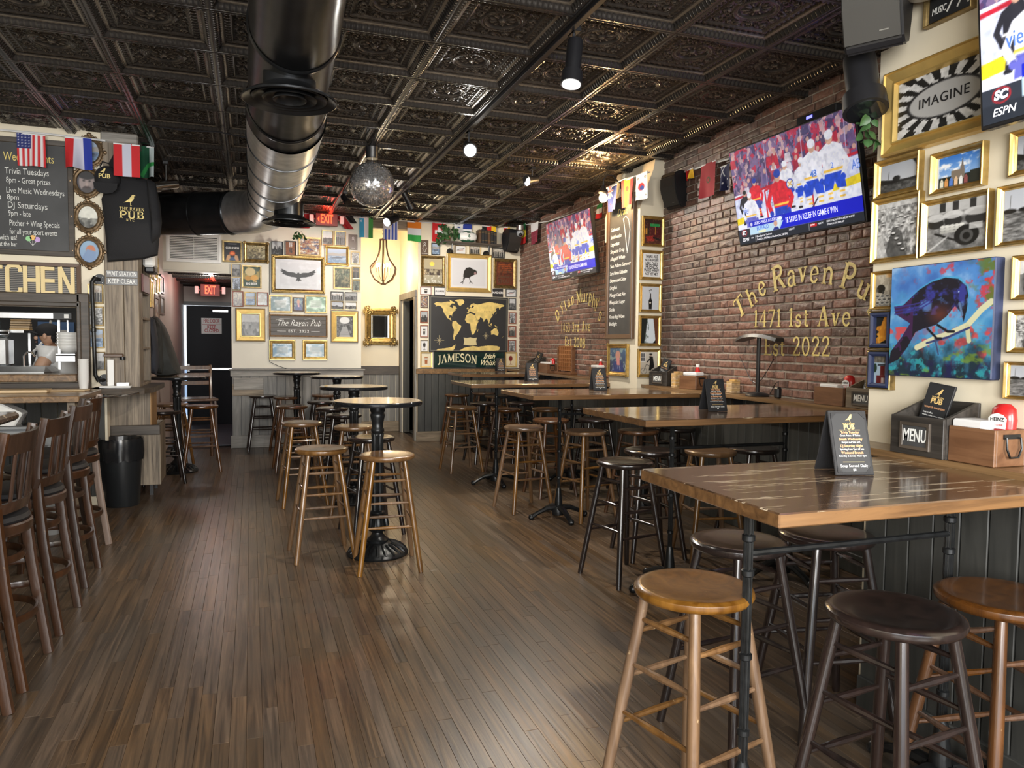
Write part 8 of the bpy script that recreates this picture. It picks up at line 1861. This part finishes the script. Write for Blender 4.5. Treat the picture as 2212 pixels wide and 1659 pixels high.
# ---------------------------------------------------------------- fire door standing ajar, yard outside
t=struct('door_1','black fire door with a push bar standing ajar')
xl=float(ony(404,790,13.75)[0]);xr=dX1-.02
MB().box(((xl+xr)/2,13.75,dZ/2),(xr-xl,.05,dZ-.02),ch=.003).build('door_leaf',M['blackgloss']if False else mat('door_black',(.010,.012,.017),.55,spec=.2),t)
for a_,b__,z0_,z1_ in((dX0-.06,dX0,0,dZ+.05),):MB().box(((a_+b__)/2,13.77,(z0_+z1_)/2),(b__-a_,.09,z1_-z0_)).build('door_frame',M['black'],t)
MB().box(((dX0+dX1)/2,13.77,dZ+.03),(dX1-dX0+.1,.09,.06)).build('door_frame',M['black'],t)
zb_=float(ony(450,797,13.7)[2]);MB().box(((xl+xr)/2,13.69,zb_),(xr-xl,.06,.05),ch=.01).build('push_bar',M['steel'],t);MB().box((xl+.03,13.70,zb_+.02),(.05,.06,.14),ch=.008).build('latch_box',M['steel'],t)
q=ony(468,672,13.7);MB().box((float(q[0])+.06,13.70,float(q[2])),(.26,.06,.05),ch=.008).build('closer',M['steel'],t);MB().tube([(float(q[0])+.14,13.68,float(q[2])+.05),(float(q[0])-.12,13.66,float(q[2])+.02)],.010,6).build('closer_arm',M['steel'],t)
FD=Surf(lambda x,y:ony(x,y,13.72),0.);c,w,h=FD.rect(435,687,479,721);t=thing('fire_door_sign','white sign with red fire door lettering on the black door','sign',(c.x,13.72,c.z));MB().box((0,-.004,0),(w,.008,h),ch=.002).build('plate',M['matwhite'],t)
redink=mat('sign_red',(.42,.03,.04),.5)
for s_,z_,sz_,wd in(('FIRE DOOR',h*.30,.105,.86),('KEEP',-h*.08,.085,.5),('CLOSED',-h*.31,.085,.7)):text('lettering',s_,sz_,redink,t,(0,-.0092,z_),sx=w*wd/(len(s_)*sz_*.62),bold=.002)
MB().box((0,-.009,h*.09),(w*.9,.002,.006)).build('rule',redink,t)
wall('wall_yard',[(-2.6,.6,15.6,15.7,.9,3.2)],mat('white_painted_brick',(.82,.84,.86),.7,noise=.08,nscale=20));wall('wall_yard_base',[(-2.6,.6,15.58,15.7,0,.9)],mat('blue_yard_door',(.25,.33,.46),.6))
area('yard_daylight',(-1.3,14.9,3.1),(-1.2,15.5,1.2),1.5,.8,60,(.9,.95,1))
MB().box((-.68,12.4,.004),(.84,2.9,.012)).build('floor_mat',mat('corridor_vinyl',(.10,.115,.15),.5))['kind']='structure'
# ---------------------------------------------------------------- menu tents, boxes, caddies and other table things
def raven_small(h,y,parent,x,z,m_='goldink'):
 o=raven_icon(h,0,0,0).build('bird_emblem',M[m_],parent);o.location=(x,y,z);return o
TENT={}
def menu_card(parent,w,h,y,loc=None):
 """printed dark card face at local y, centred, facing -y"""
 e=bpy.data.objects.new('card_face',None)
def make_tent(label,c,rz,w=.115,h=.20,full=True):
 t=thing('menu_tent',label,'menu',c,rz,'folded menu tents on the long tables')
 sp_=.062;tl=math.atan2(sp_,h)
 R_=Matrix.Rotation(-tl,4,'X')
 for s_,nm in((-1,'front_leaf'),(1,'rear_leaf')):
  MB().box((0,0,0),(w,.006,h),ch=.002).build(nm,M['leather'],t)
  o=t.children[-1]if False else[q for q in bpy.data.objects if q.parent==t and q.name.startswith(nm)][-1]
  o.location=(0,s_*sp_/2,h/2*math.cos(tl));o.rotation_euler=(-s_*tl*-1 if False else s_*tl,0,0)
  if s_<0:fr=o
 MB().box((0,-.0036,0),(w*.86,.001,h*.90)).build('card',M['cardblack'],fr)
 mb=MB()
 for sx in(-1,1):
  for sz in(-1,1):mb.prism([(sx*w*.44,sz*h*.46),(sx*w*.44,sz*h*.36),(sx*w*.28,sz*h*.46)],-.0052,-.0040)
 mb.build('corner_tab',M['leather'],fr)
 y=-.0046
 raven_small(.026,y-.001,fr,.003,h*.375)
 text('lettering','THE RAVEN',.0075,M['goldink'],fr,(0,y,h*.285),ext=.0002);text('lettering','PUB',.020,M['goldink'],fr,(0,y,h*.235),ext=.0002,bold=.0006)
 L_=[('Trivia Tuesday','Great Prizes  8 Tables'),('Smash Wednesday','Burger and Side $15'),('DJ Saturday Night','Spinning from 9pm till late'),('Weekend Brunch','Saturday & Sunday 10am-4pm')]
 for i,(a,b)in enumerate(L_):
  z=h*.155-i*h*.105
  text('lettering',a,.0105,M['copperink'],fr,(0,y,z),ext=.0002,bold=.0003,sx=.95);text('lettering',b,.0082,M['whiteink'],fr,(0,y,z-h*.048),ext=.0002,sx=.9)
 text('lettering','Soup Served Daily',.012,M['whiteink'],fr,(0,y,-h*.36),ext=.0002);text('lettering','$8',.010,M['whiteink'],fr,(0,y,-h*.42),ext=.0002)
 mb=MB()
 for z in(h*.19,-h*.30):mb.box((0,y,z),(w*.55,.0006,.0012))
 mb.build('rule',M['goldink'],fr);return t
for(px,py,lab,rz)in((1822,1020,'black menu tent with gold print on the nearest long table',.22),(1540,887,'black menu tent on the second long table',.10),(1292,843,'black menu tent on the third long table, before the pillar',.1),(1148,823,'black menu tent on the fourth long table',.08),(1080.5,802,'black menu tent on the farthest table, in front of the whiskey sign',.05)):
 p=onz(px,py,TZ);make_tent(lab,(float(p[0]),float(p[1]),TZ+.001),-.33*0-rz,w=.125,h=.20)
def menu_box(label,c,rz,w=.27,d=.17,h=.18,words=True,m_='ashdark'):
 t=thing('menu_box',label,'box',c,rz,'wooden menu boxes on the wall ledges')
 MB().box((0,-d/2+.006,h*.36),(w,.012,h*.72),ch=.002).build('front',M[m_],t);MB().box((0,d/2-.006,h*.5),(w,.012,h),ch=.002).build('back',M[m_],t)
 for s_ in(-1,1):MB().prism([(-d/2+.012,0),(d/2-.012,0),(d/2-.012,h),(-d/2+.012,h*.72)],s_*(w/2-.012)if s_>0 else-w/2,w/2 if s_>0 else-w/2+.012,plane='YZ').build('side',M[m_],t)
 MB().box((0,0,.006),(w-.02,d-.02,.012)).build('bottom',M[m_],t)
 frame_mb(w*.56,h*.50,.012,.010,'flat').build('label_frame',M['darkoak'],t);o=[q for q in t.children if q.name.startswith('label_frame')][0];o.location=(0,-d/2,h*.36)
 MB().box((0,-d/2-.003,h*.36),(w*.52,.006,h*.44)).build('label_slate',M['slate'],t)
 if words:text('lettering','MENU',h*.33,M['chalk'],t,(0,-d/2-.0068,h*.36),sx=w*.44/(4*h*.33*.68),shear=.08,bold=.0008)
 return t
def menu_booklet(label,c,rz,w=.115,h=.25,lean=.18,lx=0.):
 t=thing('menu_booklet',label,'menu',c,rz,'tall dark menus standing in the boxes');t.rotation_euler=(Matrix.Rotation(rz,3,'Z')@Matrix.Rotation(lx,3,'Y')@Matrix.Rotation(-lean,3,'X')).to_euler()
 MB().box((0,0,h/2),(w,.010,h),ch=.002).build('cover',M['leather'],t);MB().box((0,-.0055,h/2),(w*.9,.001,h*.95)).build('card',M['cardblack'],t)
 raven_small(.03,-.0065,t,0,h*.86);text('lettering','PUB',.026,M['goldink'],t,(0,-.0064,h*.73),ext=.0002,bold=.0008);text('lettering','THE RAVEN',.009,M['goldink'],t,(0,-.0064,h*.79),ext=.0002)
 text('lettering','WINTER WARMERS',.0095,M['copperink'],t,(0,-.0064,h*.63),ext=.0002)
 for i in range(3):
  text('lettering',('Irish Coffee','Spiked Hot Chocolate','Hot Toddy')[i],.0085,M['whiteink'],t,(-w*.38,-.0064,h*(.55-.11*i)),ext=.0002,align='LEFT');text('lettering',('whiskey, coffee, cream, cinnamon','cocoa, bourbon, vanilla, nutmeg','whiskey, honey, lemon, cloves')[i],.0068,M['whiteink'],t,(-w*.38,-.0064,h*(.51-.11*i)),ext=.0002,align='LEFT')
 text('lettering','COCKTAILS',.009,M['copperink'],t,(0,-.0064,h*.20),ext=.0002);return t
def caddy(label,c,rz,w=.24,d=.15,h=.115,handle=True,split=False):
 t=thing('napkin_caddy',label,'caddy',c,rz,'brown wooden napkin caddies on the ledges')
 for s_ in(-1,1):
  MB().box((0,s_*(d/2-.005),h/2),(w,.010,h),ch=.002).build('long_side',M['caddy'],t);MB().box((s_*(w/2-.005),0,h/2),(.010,d-.02,h),ch=.002).build('end_side',M['caddy'],t)
 MB().box((0,0,.006),(w-.02,d-.02,.012)).build('bottom',M['caddy'],t)
 if handle:
  MB().box((w/2+.002,0,h*.82),(.004,.07,.014)).build('handle_plate',M['iron'],t);MB().tube([(w/2+.008,-.03,h*.8),(w/2+.012,-.032,h*.5),(w/2+.012,-.018,h*.26),(w/2+.012,.018,h*.26),(w/2+.012,.032,h*.5),(w/2+.008,.03,h*.8)],.0035,6).build('handle',M['iron'],t)
 return t
def napkins(label,par_c,rz,w=.20,d=.12,z=.118):
 t=thing('napkin_pile',label,'napkins',par_c,rz,'white napkin piles in the caddies')
 for i in range(4):MB().box((.001*i,-.0008*i,z-.10+i*.030),(w-.002*i,d-.002*(i%2),.0285),ch=.006).build('napkin',M['matwhite'],t)
 return t
def ketchup(label,c,rz,inverted=True):
 t=thing('ketchup_bottle',label,'bottle',c,rz,'red ketchup bottles in the caddies')
 pr_=[(0,0),(.030,0),(.038,.01),(.040,.05),(.036,.09),(.040,.13),(.036,.165),(.020,.180),(0,.182)]if inverted else[(0,0),(.028,0),(.031,.01),(.031,.09),(.014,.135),(.013,.15),(0,.15)]
 o=MB().lathe(pr_,24).build('bottle',M['red'],t);o.scale=(1,.72,1)if inverted else(1,1,1)
 lb=MB();
 if inverted:
  lb.prism([(-.027,-.022),(.027,-.022),(.03,.010),(.018,.022),(0,.027),(-.018,.022),(-.03,.010)],-.0305,-.028);o=lb.build('label',M['matwhite'],t);o.location=(0,0,.125);text('lettering','HEINZ',.016,M['blackframe'],t,(0,-.0309,.132),ext=.0002,bold=.0004);text('lettering','KETCHUP',.0085,M['red'],t,(0,-.0309,.114),ext=.0002)
 else:
  lb.lathe([(.0315,.04),(.0315,.085)],20);lb.build('label',M['matwhite'],t);MB().lathe([(.016,.148),(.016,.172),(0,.174)],16).build('cap',M['white'],t)
 return t
LRZ=-PI/2
def onl(px,py,z=LZ):q=onz(px,py,z);return float(q[0]),float(q[1])
xw=XR-.085
a0,a1=onx(1924,985,xw-.08),onx(2038,1000,xw-.08)
yb=float(a0[1]+a1[1])/2;wb=float(a0[1]-a1[1]);menu_box('dark menu box with a chalked menu label on the near ledge',(XR-.088,yb,LZ+.001),LRZ,w=wb,d=.165,h=.185)
menu_booklet('tall dark menu leaning in the near menu box',(XR-.10,yb+.035,LZ+.016),LRZ,w=.105,h=.235,lean=.24,lx=.12)
b0,b1=onx(2044,1000,xw-.07),onx(2144,1010,xw-.07)
wc=float(b0[1]-b1[1]);ycd=float(b0[1])-wc/2;print('caddy w',wc,wb);caddy('brown napkin caddy with a black wire handle on the near ledge',(XR-.08,ycd,LZ+.001),LRZ,w=wc,d=.14,h=.115)
napkins('white napkin pile filling the near caddy',(XR-.085,ycd+.03,LZ),LRZ,w=wc*.7,d=.105,z=.135);ketchup('upturned red ketchup bottle at the back of the near caddy',(XR-.055,ycd-wc*.22,LZ+.013),LRZ)
def brick_spot(px,py,off):
 q=onbrick(px,py,off);return q
def on_ledge(px,off=.105):
 lo,hi=2.3,10.6
 for _ in range(40):
  mid=(lo+hi)/2;c=proj((bx(mid)-off,mid,LZ))
  if c[0]>px:lo=mid
  else:hi=mid
 return(bx(mid)-off,mid,LZ+.001)
RZB=LRZ-BRK
p=on_ledge(1806);caddy('brown napkin caddy near the chimney breast end of the brick ledge',p,RZB,w=.26,d=.13,h=.115,handle=False);napkins('white napkin pile in the caddy by the chimney breast',(p[0],p[1]+.02,p[2]),RZB,w=.17,d=.10,z=.128)
ketchup('upturned red ketchup bottle between the caddy and the partly hidden menu box',(p[0]+.02,p[1]-.085,p[2]+.013),RZB)
p2=on_ledge(1880);menu_box('grey brown menu box partly hidden by the chimney breast',(p2[0],p2[1],p2[2]),RZB,w=.26,d=.14,h=.17,m_='barnwood_h');menu_booklet('tall dark menu in the partly hidden menu box',(p2[0]-.005,p2[1]+.04,p2[2]+.016),RZB,w=.105,h=.235,lean=.22,lx=.12)
p=on_ledge(1636);t=thing('desk_lamp','black T shaped desk lamp with a wide wing head on the brick ledge','lamp',(p[0],p[1],p[2]),RZB)
MB().lathe([(0,0),(.085,0),(.088,.006),(.07,.022),(.03,.03),(0,.03)],28).build('base',M['black'],t);MB().box((0,.0,.24),(.032,.022,.44),ch=.006).build('post',M['black'],t)
mb=MB();vs=[];n=13
for i in range(n):
 u=-1+2*i/(n-1);x=u*.24;hw=.075*(1-.45*u*u);dz=-.035*u*u
 vs+=[(x,-hw,.452+dz-.012),(x,hw,.452+dz-.012),(x,hw*.8,.465+dz),(x,-hw*.8,.465+dz)]
mb.add(vs,[(4*i+k,4*i+(k+1)%4,4*i+4+(k+1)%4,4*i+4+k)for i in range(n-1)for k in range(4)]+[(3,2,1,0),(4*n-4,4*n-3,4*n-2,4*n-1)]);mb.build('wing_head',M['black'],t)
text('lettering','SAMOKI',.014,M['whiteink'],t,(.13,-.071,.452),ext=.0002)if False else None
p=on_ledge(1680);t=thing('power_brick','small black charger box on the brick ledge beside the lamp','charger',p,RZB);MB().box((0,0,.04),(.05,.04,.08),ch=.01).build('case',M['black'],t);MB().tube([(0,0,.08),(-.01,.01,.12),(-.06,.02,.10),(-.12,.02,.02)],.003,5).build('lead',M['black'],t)
cord('lamp_lead','thin black lead looped on the bricks behind the lamp',P3(lambda x,y:onbrick(x,y,.02),(1598,770),(1612,800),(1622,822),(1634,828),(1645,820),(1658,800),(1672,775)),.003,'black','cable')
blk=MB().box((0,0,0),(.075,.025,.0148),ch=.0015).mesh('block',M['jenga'])
ords=['lowest','second','third','fourth','fifth','sixth','seventh','eighth','topmost']
for px,nm,nl in((1583,'by the desk lamp',7),(1462,'by the pillar menu box',9)):
 p=on_ledge(px,.07);t=thing('block_tower','pale wooden stacking block tower on the ledge '+nm,'game',p,RZB)
 for L_ in range(nl):
  for k in range(3):
   if L_==nl-1 and k==0:continue
   dx=(k-1)*.026+random.uniform(-.002,.002);o=obj('block',blk,t,((dx,0,.0078+L_*.0152)if L_%2 else(0,dx,.0078+L_*.0152)),(0,0,PI/2 if L_%2 else random.uniform(-.04,.04)))
p=on_ledge(1497);caddy('brown napkin caddy with a ketchup bottle beside the block tower by the pillar',p,RZB+.25,w=.19,d=.14,h=.115);napkins('white napkin pile overhanging the caddy by the pillar',(p[0],p[1],p[2]+.0),RZB+.25,w=.16,d=.10,z=.14);ketchup('round red ketchup bottle with a white cap in the caddy by the pillar',(p[0]+.03,p[1]-.02,p[2]+.04),RZB,False)
p=on_ledge(1432);menu_box('dark menu box against the pillar pictures',(p[0]-.0,p[1],p[2]),RZB+.35,w=.21,d=.15,h=.18);menu_booklet('tall dark menu leaning in the menu box by the pillar',(p[0]-.01,p[1]+.06,p[2]+.016),RZB+.3,w=.10,h=.24,lean=.25,lx=.25)
p=on_ledge(1159);menu_box('small looking dark menu box in the far brick corner',p,RZB+.3,w=.24,d=.15,h=.19);menu_booklet('tall dark menu leaning in the far menu box',(p[0]-.01,p[1]+.08,p[2]+.016),RZB+.3,w=.12,h=.26,lean=.25,lx=.25)
p=on_ledge(1183);caddy('brown napkin caddy with red ketchup in the far brick corner',p,RZB,w=.34,d=.14,h=.12);napkins('white napkin pile in the far corner caddy',(p[0],p[1]+.03,p[2]),RZB,w=.26,d=.10,z=.135);ketchup('red ketchup bottle in the far corner caddy',(p[0]+.02,p[1]-.13,p[2]+.013),RZB)
p=on_ledge(1291,.07);caddy('brown napkin caddy half hidden behind the pillar',p,RZB,w=.20,d=.13,h=.115);napkins('white napkin pile in the caddy behind the pillar',(p[0],p[1],p[2]),RZB,w=.17,d=.10,z=.14);ketchup('ketchup bottle in the caddy behind the pillar',(p[0]+.02,p[1]-.03,p[2]+.04),RZB,False)
p=on_ledge(1222,.07);t=thing('lattice_game','upright orange brown wooden lattice game on the far ledge','game',p,RZB+.12)
w,h=.34,.30
for s_ in(-1,1):MB().box((s_*(w/2+.012),0,.17),(.03,.05,.34),ch=.004).build('side_post',M['caddy'],t)
lat=wood('orange_lattice',(.26,.10,.035),(.42,.19,.07),'X',1.,.5,14)
for i in range(8):MB().box((-w/2+w*i/7,0,.05+h/2),(.010,.022,h)).build('upright',lat,t)
for i in range(7):MB().box((0,0,.05+h*i/6),(w,.022,.010)).build('crossbar',lat,t)
MB().box((0,0,.015),(w+.08,.10,.03),ch=.004).build('foot',M['caddy'],t)
tag(MB().prism([(bx(2.6)-.52,1.03),(bx(2.6)-.02,1.03),(bx(2.6)-.02,.70),(bx(2.6)-.40,.70)],2.62,2.66).build('ledge_support',M['black']),'black plywood gusset under the ledge beside the chimney breast','bracket')
q=[(2008,-40),(2112,-70),(2112,20),(2008,60)]
o=picture(QS(q),(0,0,0,0),'gilt framed black music poster at the top right','gold_old',None,fw=.08,style='scoop',dp=.03);c,w,h=quadrect(*q);MB().box((0,-.012,0),(w*.85,.003,h*.86)).build('poster',M['cardblack'],o);text('lettering','MUSIC',h*.22,M['whiteink'],o,(-w*.22,-.0145,-h*.20),shear=.2,sx=.6)
mb=MB()
for i in range(5):mb.box((w*.1+.04*i,-.0145,-h*.02-.0*i),(.005,.002,h*.7),Matrix.Rotation(.55,3,'Y'))
mb.build('rays',M['whiteink'],o)
c,w,h=quadrect((1962,-35),(2040,-60),(2040,20),(1962,32));qq=onx(1996,-40,XR-.10);t=thing('lamp_ornament','white rounded cap shape with black strokes under the ceiling corner','ornament',(XR-.10,float(qq[1]),float(qq[2])),-PI/2);t.scale=(.6,.6,.9);MB().lathe([(0,-.06),(.10,-.05),(.16,.0),(.165,.05),(.15,.05),(0,.04)],28,axis='Z').build('shell',M['white'],t)
mb=MB()
for k in range(6):a=-2.3+.28*k;mb.box((.150*math.cos(a),.150*math.sin(a),.0),(.006,.02,.06),Matrix.Rotation(a,3,'Z'))
mb.build('stroke',M['black'],t)
def letter_on(prefix,s,fx,fz,size,m_,sx=1.):
 for o in bpy.data.objects:
  if o.get('label')==prefix:return text('lettering',s,size,m_,o,(fx,-.012,fz),sx=sx,bold=.0008)
letter_on('gilt framed poster of a glowing orange pint on dark blue, beside the wall vent','GUINNESS',0,.045,.040,M['whiteink'],.9)
letter_on('gilt framed green and yellow beer poster','The',.04,-.062,.030,M['goldink']);letter_on('gilt framed green and yellow beer poster','BIG BEER',0,-.095,.040,M['whiteink'],.9)
letter_on('grey framed white card with a small black brewery label','BULMERS',0,0,.032,M['blackframe'])
# ---------------------------------------------------------------- bar on the left edge of the photo
q=onz(30,893,1.06);t=thing('bar_counter','dark bar counter end with a rounded edge behind the bar chairs','bar',(0,0,0))
MB().box((float(q[0])-.38,float(q[1])-1.6,1.04),(.76,3.4,.045),ch=.015).build('bar_top',M['tabletop'],t);MB().box((float(q[0])-.42,float(q[1])-1.7,.51),(.50,3.1,1.02)).build('bar_front',M['darkboard'],t)
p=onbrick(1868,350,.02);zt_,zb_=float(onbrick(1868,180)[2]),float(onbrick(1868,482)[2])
t=thing('shadow_panel','flat black panel added for the dark back and shadow beside the big television','board',(bx(2.75)-.012,2.75,(zt_+zb_)/2),RZB);MB().box((0,0,0),(.95,.02,zt_-zb_),ch=.003).build('panel',M['black'],t)  # black panel added for the dark television back and the shadow beside it
point('passage_fill',(-.55,11.6,2.2),7,(1,.95,.9),.1)  # added fill light without a fixture, lifts the daylit passage walls
for(qq,tg,pw,an)in((lens_0,(1.2,8.5,0),190,2.2),(lens_1,(1.6,4.2,0),150,2.2),(lens_2,(.5,YB,1.3),120,2.0),(lens_3,(3.3,9.8,1.5),210,1.9),(lens_5,(3.6,6.0,1.3),190,2.2)):
 spot('track_or_fill_spot',tuple(qq),tg,pw,(1,.93,.82),an,.05)  # lit cans, plus added fill at the dark spotlight and the sensor box
# ---------------------------------------------------------------- lettering becomes plain mesh
dg=bpy.context.evaluated_depsgraph_get()
for o in[q for q in bpy.data.objects if q.type=='FONT']:
 me=bpy.data.meshes.new_from_object(o.evaluated_get(dg));nm=o.name;cu=o.data
 me.name=nm;n=bpy.data.objects.new(nm+'_m',me);COL.objects.link(n);n.parent=o.parent
 n.location=o.location;n.rotation_euler=o.rotation_euler;n.scale=o.scale
 bpy.data.objects.remove(o);n.name=nm;bpy.data.curves.remove(cu)
